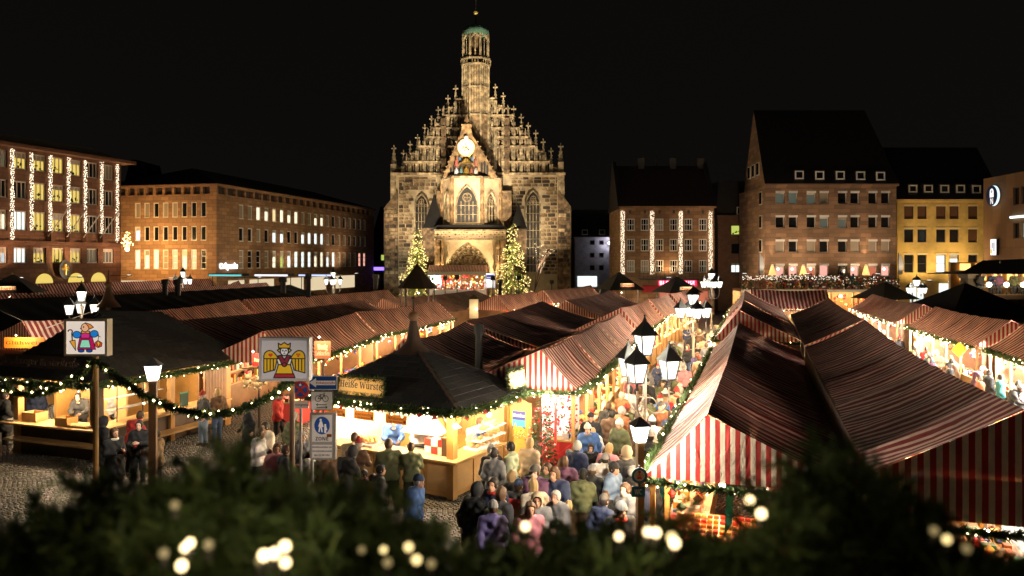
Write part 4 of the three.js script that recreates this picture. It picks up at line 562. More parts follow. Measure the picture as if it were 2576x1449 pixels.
// left of the main aisle, back to back with the next row
stall({ label: 'striped stall behind the sausage kiosk with its bright red gable facing us', a: [-4.03, 7.9], b: [-4.05, 11.8], steep: 1, I: 7, openEnd: true, red: true, gl: 'lit fir garland on the eave beside the tall street lantern', frontGarland: 'dark fir garland under the red gable behind the sausage kiosk' });
stall({ label: 'striped stall next after the red gable on the left of the aisle', a: [-4.1, 11.95], b: [-4.4, 17.6], steep: 1 });
stall({ label: 'striped stall with paler roof midway along the left of the aisle', a: [-4.45, 17.9], b: [-4.65, 24.4], steep: 1, yr: 3.45 });
stall({ label: 'striped stall with small red gable above the tall lantern tip', a: [-4.9, 26], b: [-4.8, 35], steep: 1, yr: 3.6 });
stall({ label: 'farthest striped stall but one on the left of the aisle', a: [-5, 37], b: [-4.7, 45], steep: 1, I: 12 });
stall({ label: 'farthest striped stall on the left of the main aisle', a: [-4.6, 46], b: [-4.2, 56], steep: 1, I: 14 });
stall({ label: 'dark roofed stall behind the sausage kiosk chimney', a: [-9.0, 9.4], b: [-9.7, 16.6], steep: -1, wd: 2.45, dip: .1, I: 9 });
stall({ label: 'dark roofed stall running on behind the kiosk chimney', a: [-9.8, 16.8], b: [-10.9, 32.6], steep: -1, wd: 3.4, I: 9, lamps: 6 });
stall({ label: 'stall with broad pale striped end left of the tall lantern', a: [-9.9, 34.4], b: [-9.9, 50], steep: -1, wd: 2.6, I: 10, frontGarland: 'fir garland under the broad pale striped stall end' });
// second pair of rows
stall({ label: 'long striped stall above the angel sign with red gable at its left', a: [-14.9, 10.3], b: [-16.6, 19.9], steep: 1, I: 7, ws: 1.2, openEnd: true, red: true, gl: 'dense lit garland right of the angel sign, along the striped eave' });
stall({ label: 'striped stall continuing behind the sausage kiosk finial', a: [-16.8, 20.3], b: [-17.4, 31.5], steep: 1, I: 9, ws: 1.2 });
stall({ label: 'striped stall with gable behind the small lit tower', a: [-16.4, 40], b: [-15.6, 47], steep: 1, I: 10 });
stall({ label: 'pale red roofed stall in front of the pavilion with lit board', a: [-15.4, 49], b: [-14.5, 64], steep: 1, I: 12 });
stall({ label: 'black roofed stall left of the angel sign stall', a: [-21.5, 12], b: [-22.1, 30.5], steep: -1, wd: 3.3, I: 6, lamps: 5 });
stall({ label: 'black roofed stall between the dark cone pavilion and the sandstone office', a: [-22, 33], b: [-21, 48], steep: -1, wd: 3, I: 6, lamps: 4 });
// third pair of rows
stall({ label: 'striped stall with orange sign at the left picture edge', a: [-27.2, 11.2], b: [-26.9, 15.8], steep: 1, wd: 3.2, I: 8, ye: 2.3 });
stall({ label: 'bright striped roof beside the lantern cluster on the left', a: [-27, 16.6], b: [-30, 28.8], steep: 1, I: 9, ws: 1.3 });
stall({ label: 'striped roof ending at the small pink gable left of the cone pavilion', a: [-29.9, 29.3], b: [-28.5, 46.6], steep: 1, I: 9, ws: 1.3 });
stall({ label: 'large black roofed stall far left below the sandstone office', a: [-36, 16], b: [-35, 42], steep: -1, wd: 5, yr: 4.0, ye: 2.5, I: 6, lamps: 4, cloth: C.roofDark, clothBack: C.roofDark });
stall({ label: 'long far stall whose striped roof is lit yellow at one end', a: [-41, 22], b: [-43, 50], steep: 1, I: 10, ws: 1.4, yr: 3.9, lamps: 6 });
stall({ label: 'farthest left stall with long red roof below the office block', a: [-53, 24], b: [-51, 56], steep: 1, I: 8, ws: 1.5, yr: 4.2, lamps: 6 });
// right of the main aisle
const R1 = stall({ label: 'nearest striped stall right of the aisle with red and white gable towards us', a: [1.0, 0], b: [1.0, 19.6], steep: -1, wd: 2.35, I: 6, lamps: 7, openEnd: true, gl: 'lit fir garland down the aisle side of the nearest striped stall', frontGarland: 'dark lit garland under the nearest red and white gable', dip: .05 });
stall({ label: 'stall behind the nearest right one, its gable lit orange', a: [1.0, 20.4], b: [1.0, 29], steep: -1, yr: 3.95, ye: 2.7, I: 9, frontGarland: 'fir garland under the orange lit gable behind the nearest right stall' });
stall({ label: 'striped stall before the terrace on the right of the aisle', a: [1.0, 30], b: [.8, 44], steep: -1, yr: 3.9, ye: 2.6, I: 12 });
stall({ label: 'red fringed stall across the end of the right row below the terrace', a: [1.2, 46], b: [6.4, 46.6], steep: 1, yr: 3.9, ye: 2.6, I: 10, ws: 1.6, wd: 1.8 });
stall({ label: 'wide dark striped roof at the right foreground', a: [5.2, -1], b: [5.2, 15.5], steep: 1, wd: 1.9, yr: 4.0, ye: 3.0, skirt: .58, I: 8, lamps: 6, frontGarland: 'lit fir garland under the dark striped gable at bottom right', openEnd: true, dip: .08 });
stall({ label: 'dark striped roof with folded front edge behind the right foreground roof', a: [5.35, 17], b: [5.5, 34], steep: 1, yr: 3.9, ye: 2.9, wd: 2.0, skirt: .4, I: 9, lamps: 6 });
stall({ label: 'brightly lit counter stall across the right aisle at the picture edge', a: [13.1, 8], b: [12.0, 23], steep: -1, ws: 1.4, wd: 2.2, I: 22, lamps: 7, yr: 3.5, col: whiteCol, gl: 'lit fir garland over the bright counter across the right aisle' });
stall({ label: 'reddish striped stall on the far side of the right aisle', a: [11.8, 24], b: [10.9, 34], steep: -1, ws: 1.4, I: 20, lamps: 5, gl: 'lit fir garland below the reddish roof in the right aisle', col: whiteCol });
stall({ label: 'red striped stall below the small dark pavilion on the right', a: [10.7, 36], b: [9.8, 50], steep: -1, ws: 1.5, I: 20, lamps: 5, col: whiteCol, gl: 'lit fir garland on the stall below the small right pavilion' });
stall({ label: 'dim striped roof behind the bright counter at the right edge', a: [18, 14], b: [17, 30], steep: 1, wd: 2.4, I: 6, lamps: 3 });
// the stage-like stall in front of the church door
{
  const p = at(1152, 725, 80), t = thing('market_stall', 'wide bright stall before the church door under a pale striped roof', 'market stall', V(p.x, 0, -80)), w = 6, ye = YZ(683, 80), yr = YZ(667, 80);
  part('roof_canvas', gridCloth((i, j) => [(i - .5) * w, yr + (ye - yr) * j, 1.4 * j], 10, 3, (i, j) => [i * w, j * 1.5]), C.cloth, t); part('roof_canvas', gridCloth((i, j) => [(i - .5) * w, yr + (ye - yr) * j, -1.4 * j], 10, 2, (i, j) => [i * w, j * 1.5]), C.roofCloth, t);
  part('gable_canvas', mb().tri([w / 2, ye, 1.4], [w / 2, ye, -1.4], [w / 2, yr, 0]), C.cloth, t); part('valance', mb().quad([-w / 2, ye, 1.42], [w / 2, ye, 1.42], [w / 2, ye - .35, 1.42], [-w / 2, ye - .35, 1.42]), C.cream, t);
  part('back_wall', mb().span(-w / 2, w / 2, 0, ye, -1.4, -1.3), C.woodMid, t); for (const x of [-w / 2, w / 2 - .1]) part('post', mb().span(x, x + .1, 0, ye, 1.2, 1.3), C.white, t); part('counter', mb().span(-w / 2 + .1, w / 2 - .1, 0, 3, .6, 1.1), C.white, t);
  const g = mb(); reseed(3); for (let k = 0; k < 150; k++) dab(g, pick([0, 2, 2, 2, 8, 1, 5, 2]), (m) => m.octa([rr(-2.8, 2.8), rr(3.05, 3.8), rr(.3, 1)], rr(.06, .18))); for (let k = 0; k < 40; k++) dab(g, pick([4, 0, 7, 5]), (m) => m.octa([rr(-2.8, 2.8), rr(4, 4.5), rr(.3, 1)], rr(.1, .2)));
  const gt = thing('stall_goods', 'white and red figurines crowded on the bright stall before the church door', 'goods', t.position.clone()); gt.userData.kind = 'stuff'; stuff(part('goods', g, goodsMat, gt));
  for (const x of [-2, 0, 2]) { const m = part('lamp_bulb', bulbGeo, C.hot, t); m.position.set(x, 4.3, 1); point(t, x, 4.3, 1, whiteCol, 11, 2.5); }
  const pf = canvasTex(128, 128, (c) => { c.fillStyle = '#d9dcf0'; c.fillRect(0, 0, 128, 128); c.fillStyle = '#4b56a8'; c.fillRect(14, 12, 100, 22); c.fillRect(14, 40, 100, 10); c.fillStyle = '#fff'; c.fillRect(14, 62, 100, 54); });
  for (const [px, n] of [[1232, 'right'], [1096, 'left']]) { const q = thing('notice_board', 'blue and white notice board on the ' + n + ' side of the church door stall', 'notice board', V(XZ(px, 79.4), 0, -79.4)); part('board', new THREE.BoxGeometry(1.1, 1.5, .08).translate(0, YZ(706, 79), 0), mat(1, 1, 1, .5, { map: pf, emissive: new THREE.Color(1, 1, 1), emissiveMap: pf, emissiveIntensity: .3 }), q); part('leg', mb().bar([-.5, 0, 0], [-.5, 3, 0], .04, 5), C.metalDark, q); part('leg', mb().bar([.5, 0, 0], [.5, 3, 0], .04, 5), C.metalDark, q); }
}
// dark pavilions with tent roofs
function pavilion(px, Z, yTop, yBase, halfPx, label, m, o = {}) {
  const t = thing('pavilion', label, 'pavilion', V(XZ(px, Z), 0, -Z), o.turn ?? .3), yt = YZ(yTop, Z), yb = YZ(yBase, Z), w = halfPx * Z / F, n = o.n ?? 4;
  const r = part('roof', mb().cone(0, yb, 0, w * (n === 4 ? 1.3 : 1.02), (yt - yb) * .62, n, Math.PI / 4, w * (n === 4 ? .5 : .36)).cone(0, yb + (yt - yb) * .6, 0, w * (n === 4 ? .52 : .38), (yt - yb) * .4, n, Math.PI / 4, .05), m, t);
  part('finial', mb().octa([0, yt, 0], .12), C.gold, r);
  for (const [i, j] of [[-1, -1], [1, -1], [1, 1], [-1, 1]]) part('post', mb().bar([i * w * .7, 0, j * w * .7], [i * w * .7, yb, j * w * .7], .08, 5), C.woodDark, t);
  if (o.sign) { const g = part('sign_board', mb().box(0, yb + (yt - yb) * .28, w * .92, w * .7, (yt - yb) * .2, .06), C.cream, t), l = part('sign_lettering', letters(o.sign, w * .12, .02), mat(.5, .05, .02), g); l.position.set(0, yb + (yt - yb) * .26, w * .92 + .035); spot(t, V(0, yb + .1, w + 1.2), V(0, yb + (yt - yb) * .28, w * .9), warm, 7, .5); }
  if (o.I) { const b = part('lamp_bulb', bulbGeo, C.hot, t); b.position.set(0, yb - .3, w * .3); point(t, 0, yb - .3, w * .3, warm, o.I, 3); }
  return t;
}
pavilion(1050, 50, 663, 725, 50, 'round pavilion with brown cone roof before the left lit tree', mat(.055, .037, .02, .8, { map: T.rough }), { n: 10, I: 5 });
pavilion(1557, 79, 684, 728, 52, 'dark pavilion with lit red board left of the brown house', C.roofDark, { sign: 'Glühwein', I: 8 });
pavilion(1703, 74, 695, 735, 52, 'dark pavilion in front of the red shop sign', C.roofDark, { sign: 'Punsch', I: 8 });
pavilion(2226, 60, 709, 751, 62, 'small dark pavilion before the yellow house', mat(.02, .018, .016, .7), { I: 6 });
pavilion(2428, 47, 712, 800, 152, 'big black tent roof at the right below the umbrella terrace', C.roofDark, { turn: .1, I: 6 });
pavilion(32, 52, 690, 735, 70, 'dark pavilion with orange board at the far left edge', C.roofDark, { sign: 'Glühwein', I: 6 });
// chimneys and tall finials over the roofs
function chimney(px, Z, yt, yb, w, label, flare) { const t = thing('stove_chimney', label, 'chimney', V(XZ(px, Z), 0, -Z)), a = YZ(yb, Z), b = YZ(yt, Z), r = w * Z / F / 2; part('pipe', mb().bar([0, a - .35, 0], [0, b, 0], r * .85, 8), C.black, t); part('cowl', mb().bar([0, b - .3, 0], [0, b - .02, 0], r * 1.25, 8), C.black, t); return t; }
chimney(1204, 23, 815, 912, 22, 'black stove chimney standing up behind the sausage kiosk roof'); chimney(712, 44, 697, 722, 16, 'short square black chimney on the far left roofs'); chimney(776, 43, 688, 732, 13, 'tall thin black chimney right of the short square one'); chimney(945, 60, 690, 716, 14, 'small black chimney in front of the sandstone office right end');
chimney(415, 46, 702, 728, 15, 'first of two black chimneys left of the far lantern'); chimney(447, 46, 702, 728, 17, 'second of two black chimneys left of the far lantern'); chimney(1258, 62, 703, 735, 11, 'black chimney at the right foot of the church stall'); 
{ const Z = 30, t = thing('roof_finial', 'tall wooden flared finial with spike over the left roofs', 'finial', V(XZ(273, Z), 0, -Z)); const y0 = YZ(772, Z), y1 = YZ(720, Z); part('flare', new THREE.LatheGeometry([[.45, 0], [.22, .3], [.13, .6], [.1, y1 - y0]].map((p) => new THREE.Vector2(...p)), 10).translate(0, y0, 0), C.woodMid, t); part('knob', new THREE.SphereGeometry(.14, 10, 8).translate(0, y1 + .05, 0), C.woodMid, t); part('spike', mb().bar([0, y1, 0], [0, YZ(680, Z), 0], .03, 5), C.woodDark, t); part('mast', mb().bar([0, 0, 0], [0, y0, 0], .1, 6), C.woodDark, t); }
// ---------- hipped kiosks ----------
const basis = (e1, e2, c) => { const m = new THREE.Matrix4().makeBasis(V(e1[0], 0, -e1[1]), V(0, 1, 0), V(-e2[0], 0, e2[1])); return m.setPosition(V(c[0], 0, -c[1])); };
function shingles(t, a, b, c, d, rows, limit, name, seed) { // pieces on the roof plane a-b (eave), c-d (top, over b and a)
  reseed(seed); let n = 0; const rest = mb(), nrm = b.clone().sub(a).cross(d.clone().sub(a)).normalize(); if (nrm.y < 0) nrm.negate();
  const unit = [0, 1, 2].map(() => mb().box(0, 0, 0, 1, 1, 1).geo());
  for (let r = 0; r < rows; r++) {
    const f0 = r / rows, f1 = (r + 1.25) / rows, L0 = a.clone().lerp(d, f0), R0 = b.clone().lerp(c, f0), up = d.clone().lerp(c, .5).sub(a.clone().lerp(b, .5)).divideScalar(rows), dir = R0.clone().sub(L0).normalize(), lo = a.clone().lerp(d, f1).sub(L0).dot(dir) * .75, W0 = b.clone().lerp(c, f1).sub(L0).dot(dir) * .75 + R0.clone().sub(L0).dot(dir) * .25;
    for (let x = lo - (r % 2) * .15; x < W0;) { const w = rr(.24, .42), x0 = Math.max(lo, x), x1 = Math.min(W0, x + w - .012); x += w; if (x1 - x0 < .05) continue;
      const h = up.length() * 1.22, cpt = L0.clone().addScaledVector(dir, (x0 + x1) / 2).addScaledVector(up, .6).addScaledVector(nrm, .025), U = up.clone().normalize().addScaledVector(nrm, -.05).normalize(), N = dir.clone().cross(U).normalize();
      const M = new THREE.Matrix4().makeBasis(dir, U, N).setPosition(cpt);
      if (n < limit) { const m = part(name, pick(unit), pick(C.shingle), t); m.applyMatrix4(M.clone().scale(V(x1 - x0, h, rr(.018, .032)))); n++; } else rest.at(M).box(0, 0, 0, x1 - x0, h, .025); }
  }
  rest.at(null); if (rest.p.length) stuff(part('shingles', rest, C.shingle[1], t));
}
const textBoard = (w, h, lines, bg, fg, fnt, o = {}) => canvasTex(w, h, (g) => { g.fillStyle = bg; g.fillRect(0, 0, w, h); g.fillStyle = fg; g.textAlign = 'center'; g.textBaseline = 'middle'; lines.forEach(([s, y, px]) => { g.font = `bold ${px}px ${fnt}`; g.fillText(s, w / 2, y * h, w * .94); }); o.draw?.(g); });
function firSign(label, M, w, h, texture, org, o = {}) { // painted board framed with fir twigs; M: board frame
  const t = thing('stall_sign', label, 'sign', org), mm = M4().makeTranslation(-org.x, -org.y, -org.z).multiply(M), b = part('board', new THREE.BoxGeometry(w, h, .05), [C.woodPale, C.woodPale, C.woodPale, C.woodPale, mat(1, 1, 1, .5, { map: texture }), C.woodPale], t); b.applyMatrix4(mm);
  const A = mb(), A2 = mb(), c = [[-w / 2, -h / 2], [w / 2, -h / 2], [w / 2, h / 2], [-w / 2, h / 2]]; A.at(mm); A2.at(mm);
  for (let k = 0; k < 4; k++) { const p = c[k], q = c[(k + 1) % 4], L = Math.hypot(q[0] - p[0], q[1] - p[1]); for (let i = 0; i < L * 420; i++) { const f = rnd(), x = p[0] + (q[0] - p[0]) * f, y = p[1] + (q[1] - p[1]) * f, d = V(rr(-1, 1), rr(-1, 1), rr(-.3, 1)).normalize().multiplyScalar(rr(.07, .15)), s = V(rr(-1, 1), rr(-1, 1), rr(-1, 1)).normalize().multiplyScalar(.018), cc = V(x, y, 0); (rnd() < .3 ? A2 : A).tri(cc.clone().add(s), cc.clone().sub(s), cc.clone().add(d)); } }
  A.at(null); A2.at(null); stuff(part('fir_border', A, C.fir, t)); stuff(part('fir_border', A2, C.firPale, t)); if (o.lamp) spot(t, V(0, -h / 2 - .35, 1.0).applyMatrix4(mm), V(0, 0, 0).applyMatrix4(mm), warm, o.lamp, .9); return t;
}
let kiosk; { // the sausage kiosk: corner towards the viewer
  const c = [-1.3, 18.62], e1 = [-.875, .485], e2 = [.485, .875], A = 5.0, Bq = 3.6, M = basis(e1, e2, c), org = V(c[0], 0, -c[1]); M.setPosition(V(0, 0, 0)); // local: x along the left face, -z along the right face
  kiosk = { M, org, A, B: Bq };
  const t = thing('sausage_kiosk', 'wooden sausage kiosk with dark hipped shingle roof and blazing white counter', 'kiosk', org), P = (x, y, z) => V(x, y, -z).applyMatrix4(M), Q = (g) => g.at(M), sp = (x0, x1, y0, y1, z0, z1) => Q(mb()).span(x0, x1, y0, y1, -z1, -z0);
  const ye = 2.36, ya = 3.66, ap = P(A / 2 + .15, ya, Bq / 2), e = [P(0, ye, 0), P(A, ye, 0), P(A, ye, Bq), P(0, ye, Bq)];
  const roof = part('roof', (() => { const g = mb(); for (let k = 0; k < 4; k++) g.tri(e[k], e[(k + 1) % 4], ap); return g; })(), C.roofDark, t);
  const under = mb(); under.quad(e[0], e[1], e[2], e[3]); part('soffit', (() => { const g = mb(); const d = V(0, -.03, 0); g.quad(...e.map((q) => q.clone().add(d))); return g; })(), C.woodPale, t);
  const fr = (k, f) => e[k].clone().lerp(ap, f);
  const sh = (k, seed, lim, rows) => { const a = e[k], b = e[(k + 1) % 4]; shingles(t, a, b, b.clone().lerp(ap, .93), a.clone().lerp(ap, .93), rows, lim, 'shingle', seed); }; sh(3, 11, 190, 11); sh(0, 12, 110, 11);
  for (const k of [0, 1, 3]) part('hip_board', mb().bar(e[k], ap, .05, 4), C.woodDark, t);
  const fl = new THREE.LatheGeometry([[.55, -.12], [.36, .04], [.2, .24], [.13, .62], [.1, .78]].map((p) => new THREE.Vector2(...p)), 10); const f = part('roof_finial', fl, C.woodDark, t); f.position.copy(ap).y -= .12; const kn = part('finial_knob', new THREE.SphereGeometry(.15, 12, 8), C.woodMid, f); kn.position.y = .9; part('finial_tip', mb().bar([0, 1, 0], [0, 1.35, 0], .03, 5).octa([0, 1.4, 0], .07), C.woodDark, f);
  // fascia under the eave
  part('fascia', sp(.1, A - .1, ye - .14, ye - .04, .1, .16), C.woodPale, t); part('fascia', sp(.1, .16, ye - .14, ye - .04, .16, Bq - .1), C.woodPale, t);
  const i0 = .42; // the body stands back under the eave
  for (const [x, z, w] of [[i0, i0, .2], [A - i0 - .2, i0, .16], [i0, Bq - i0 - .2, .16], [A - i0 - .2, Bq - i0 - .2, .16]]) part('corner_post', sp(x, x + w, 0, ye - .04, z, z + w), C.wood, t);
  for (const [a, b] of [[[i0 + .2, 1.75, i0 + .1], [i0 + .75, ye - .06, i0 + .1]], [[i0 + .1, 1.75, i0 + .2], [i0 + .1, ye - .06, i0 + .75]]]) part('brace', mb().bar(P(...a), P(...b), .06, 4), C.wood, t);
  part('counter', sp(i0 + .02, A - i0, .06, .98, i0 + .05, i0 + .12), C.wood, t); part('counter', sp(i0 + .05, i0 + .12, .06, .98, i0 + .12, Bq - .9), C.wood, t);
  const pn = (x0, x1) => { const m = mb(); Q(m); m.span(x0, x1, .2, .84, -i0 - .05, -i0 - .03); return m; };
  for (let k = 0; k < 5; k++) part('counter_panel', sp(i0 + .12 + k * .82, i0 + .8 + k * .82, .2, .84, i0 + .02, i0 + .05), C.woodPale, t);
  for (let k = 0; k < 3; k++) part('counter_panel', sp(i0 + .02, i0 + .05, .2, .84, i0 + .12 + k * .9, i0 + .9 + k * .9), C.woodPale, t);
  part('counter_top', sp(i0 - .22, A - i0 + .1, .985, 1.035, i0 - .22, i0 + .5), C.woodPale, t); part('counter_top', sp(i0 - .22, i0 + .5, .985, 1.035, i0 + .5, Bq - .9), C.woodPale, t);
  part('floor', sp(i0 + .12, A - i0, .02, .06, i0 + .12, Bq - i0), C.woodMid, t); part('back_wall', sp(i0, A - i0, 0, ye - .06, Bq - i0 - .08, Bq - i0), mat(.62, .40, .12, .5, { map: T.rough }), t); part('back_wall', sp(A - i0 - .08, A - i0, 0, ye - .06, i0 + .1, Bq - i0), C.white, t);
  for (let k = 0; k < 9; k++) part('wall_board', sp(i0 + .2 + k * .42, i0 + .59 + k * .42, 1, ye - .1, Bq - i0 - .11, Bq - i0 - .085), C.woodPale, t);
  part('tiled_panel', sp(A - 2.3, A - i0 - .1, 1, ye - .1, Bq - i0 - .14, Bq - i0 - .112), C.white, t);
  const ez = Bq - .4; part('end_panel', sp(-.28, .4, 0, 2.02, ez, ez + .06), mat(.66, .42, .09, .5, { map: T.rough }), t); part('end_panel_frame', sp(-.34, -.24, 0, 2.06, ez - .03, ez), C.wood, t); part('end_panel_frame', sp(.36, .46, 0, 2.06, ez - .03, ez), C.wood, t); part('end_panel_frame', mb().at(M).prism([[-.24, 1.94], [.36, 1.94], [.36, 2.06], [.2, 2.14], [-.08, 2.14], [-.24, 2.06]], -ez, -ez + .03), C.wood, t);
  const bulbs = [[1.5, .75], [2.8, 1.0], [4.0, .9], [.2, .2], [1.6, .18], [.2, 1.8], [.85, 2.4], [2.6, 2.2]];
  bulbs.forEach(([x, z], k) => { const p = P(x, ye - .42, z), m = part('lamp_bulb', bulbGeo, C.hot, t); m.position.copy(p); m.scale.setScalar(1.25); part('lamp_cord', mb().bar([0, .05, 0], [0, .33, 0], .01, 3), C.black, m); point(t, p.x, p.y, p.z, k < 2 ? whiteCol : new THREE.Color().setRGB(1, .70, .34), k < 3 ? 6 : k < 6 ? 6.5 : 4, 3); });
  // things inside and on the counter
  const item = (name, label, cat, x, y, z, build) => { const p = P(x, y, z).add(org), g = thing(name, label, cat, p, Math.atan2(e1[1], e1[0]) + Math.PI); build(g); return g; };
  item('sausage_grill', 'broad steel grill with white hood blazing behind the kiosk counter', 'grill', 1.9, .06, 1.6, (g) => { part('body', mb().box(0, .45, 0, 1.3, .9, .7), C.metal, g); part('grate', mb().box(0, .92, 0, 1.2, .03, .6), C.black, g); part('hood', mb().cone(0, 1.35, 0, .85, .6, 4, Math.PI / 4, .2), C.white, g); for (const x of [-.6, .6]) part('hood_post', mb().bar([x, .9, -.3], [x, 1.4, -.3], .02, 4), C.metal, g); });
  item('drinks_fridge', 'white cool box with blue front behind the kiosk counter', 'fridge', 2.9, .06, 3.2, (g) => { part('body', mb().box(0, .8, 0, .7, 1.6, .6), C.white, g); part('door', mb().box(0, .9, .31, .6, 1.2, .02), mat(.2, .4, .6, .2), g); });
  item('red_crate', 'red and white drinks boxes stacked on the kiosk counter corner', 'boxes', 1.15, 1.035, .75, (g) => { for (let k = 0; k < 6; k++) part('box', mb().box((k % 3) * .2 - .2, .1 + Math.floor(k / 3) * .19, 0, .19, .18, .2), k % 2 ? C.red : C.white, g); });
  item('wooden_box', 'dark wooden till box on the kiosk counter by the corner post', 'box', .75, 1.035, .75, (g) => { part('body', mb().box(0, .22, 0, .28, .44, .3), C.woodDark, g); part('lid', mb().box(0, .45, 0, .31, .03, .33), C.woodMid, g); });
  item('bread_tray', 'tray heaped with bread rolls on the kiosk left counter', 'tray', 3.3, 1.035, .6, (g) => { part('tray', mb().box(0, .03, 0, .7, .06, .45), C.metal, g); const b = mb(); reseed(4); for (let k = 0; k < 22; k++) b.add(new THREE.SphereGeometry(.06, 7, 5), M4().makeTranslation(rr(-.28, .28), .1 + rr(0, .1), rr(-.16, .16))); part('bread_rolls', b, mat(.6, .35, .12), g); });
  item('bread_tray', 'tray of rolls and pastries on the kiosk right counter', 'tray', .55, 1.035, 2.0, (g) => { part('tray', mb().box(0, .03, 0, .45, .06, 1.1), C.white, g); const b = mb(); reseed(6); for (let k = 0; k < 40; k++) b.add(new THREE.SphereGeometry(.055, 7, 5), M4().makeTranslation(rr(-.18, .18), .1 + rr(0, .14), rr(-.48, .48))); part('bread_rolls', b, mat(.62, .38, .15), g); });
  item('glass_screen', 'low glass screen with pastry shelves on the kiosk right counter', 'screen', .42, 1.035, 2.1, (g) => { part('pane', mb().box(-.2, .3, 0, .01, .55, 1.5), mat(.9, .95, .95, .05, { transparent: true, opacity: .25 }), g); for (const y of [.25, .5]) { part('shelf', mb().box(.05, y, 0, .3, .015, 1.4), C.white, g); } const b = mb(); reseed(66); for (let k = 0; k < 26; k++) b.add(new THREE.SphereGeometry(.05, 6, 5), M4().makeTranslation(rr(-.05, .15), pick([.3, .55]), rr(-.6, .6))); part('pastries', b, mat(.55, .3, .1), g); });
  // hanging orange boards, menu sign boards on the roof, poster
  const signs = [[3.9, 'Bratwurst'], [2.95, 'Bauernseufzer'], [1.9, 'Krakauer']];
  signs.forEach(([x, s], k) => { const p = P(x, ye - .4, .06).add(org), tx = textBoard(256, 96, [[s, .38, 40], ['im Brötchen', .76, 26]], '#e58a1c', '#5a1b06', 'serif', { draw: (g) => { g.fillStyle = '#7a2a08'; g.beginPath(); g.arc(232, 66, 16, 0, 7); g.fill(); } }), g = thing('price_board', ['leftmost', 'middle', 'rightmost'][k] + ' of three orange hanging boards under the kiosk eave', 'sign', p, Math.atan2(e1[1], e1[0]) + Math.PI); part('board', new THREE.BoxGeometry(.66, .22, .04), [C.wood, C.wood, C.wood, C.wood, mat(1, 1, 1, .5, { map: tx }), mat(1, 1, 1, .5, { map: tx })], g); part('chain', mb().bar([-.2, .1, 0], [-.2, .36, 0], .01, 3).bar([.2, .1, 0], [.2, .36, 0], .01, 3), C.black, g); });
  const faceM = (x, y, z, left, lean) => { const m = left ? new THREE.Matrix4().makeBasis(V(-e1[0], 0, e1[1]), V(0, 1, 0), V(-e2[0], 0, e2[1])) : new THREE.Matrix4().makeBasis(V(e2[0], 0, -e2[1]), V(0, 1, 0), V(-e1[0], 0, e1[1])); return m.multiply(M4().makeRotationX(-lean)).setPosition(P(x, y, z).add(org)); };
  firSign('cream board reading Heiße Würste in black letters on the kiosk roof', faceM(3.1, ye + .32, .12, true, .1), 1.5, .47, textBoard(512, 160, [['Heiße Würste', .4, 82], ['Bratwürste · Bauernseufzer · Krakauer', .82, 24]], '#e2b35c', '#2a1206', 'serif'), org, { lamp: 1.6 });
  firSign('slanting cream board with brown lettering at the right end of the kiosk roof', faceM(.1, ye + .36, 3.1, false, .12), 1.0, .5, textBoard(320, 160, [['Rostbratwurst', .33, 50], ['im Weggla', .74, 50]], '#ecd7a0', '#54240c', 'serif'), org, { lamp: 1 });
  const po = canvasTex(128, 224, (g) => { g.fillStyle = '#2b2f86'; g.fillRect(0, 0, 128, 224); g.fillStyle = '#3fa6dc'; g.fillRect(0, 70, 128, 54); g.fillStyle = '#c99a3e'; g.beginPath(); g.moveTo(0, 150); g.lineTo(30, 92); g.lineTo(44, 130); g.lineTo(80, 118); g.lineTo(128, 140); g.lineTo(128, 224); g.lineTo(0, 224); g.fill(); reseed(70); for (let k = 0; k < 130; k++) { g.fillStyle = pick(['#d8b08a', '#b04030', '#f0e0c8', '#7a4a2a']); g.fillRect(rnd() * 124, 146 + rnd() * 74, 6, 5); } g.fillStyle = '#f1ecff'; g.font = 'italic bold 34px serif'; g.textAlign = 'center'; g.fillText('Nürnberg', 64, 46); });
  const pm = thing('poster', 'blue and gold city poster on the yellow end panel of the kiosk', 'poster', P(.06, 1.42, Bq - .415).add(org)); const pb = part('sheet', new THREE.BoxGeometry(.4, .78, .01), [C.white, C.white, C.white, C.white, mat(1, 1, 1, .4, { map: po }), C.white], pm); pb.applyMatrix4(new THREE.Matrix4().makeBasis(V(-e1[0], 0, e1[1]), V(0, 1, 0), V(-e2[0], 0, e2[1]))); spot(t, P(-.15, ye - .12, Bq - 1.7), P(.06, 1.2, Bq - .4), whiteCol, 5, .6);  // spot without a fixture, added to brighten the end panel
  const O = (v) => v.clone().add(org); garland('red bowed fir garland along the left eave of the sausage kiosk', line(O(P(A, ye - .06, -.05)), O(P(0, ye - .06, -.05)), .05, 8), { per: 460, r: .18, bulb: .02, every: .16 }); garland('red bowed fir garland along the right eave of the sausage kiosk', line(O(P(-.05, ye - .06, 0)), O(P(-.05, ye - .06, Bq)), .05, 8), { per: 460, r: .18, bulb: .02, every: .16 });
  const bt = thing('red_bows', 'row of small red bows tied along the sausage kiosk garlands', 'ribbon', org); reseed(21); for (let k = 0; k < 12; k++) { const bow = mb(), f = (k + .5) / 12; const p = k % 3 ? P(A * f, ye - .14, -.12) : P(-.12, ye - .14, Bq * f); for (let q = 0; q < 6; q++) bow.tri(p, p.clone().add(V(rr(-.1, .1), rr(-.14, .05), rr(-.04, .04))), p.clone().add(V(rr(-.1, .1), rr(-.14, .05), rr(-.04, .04)))); part('bow', bow, C.ribbon, bt); }
}
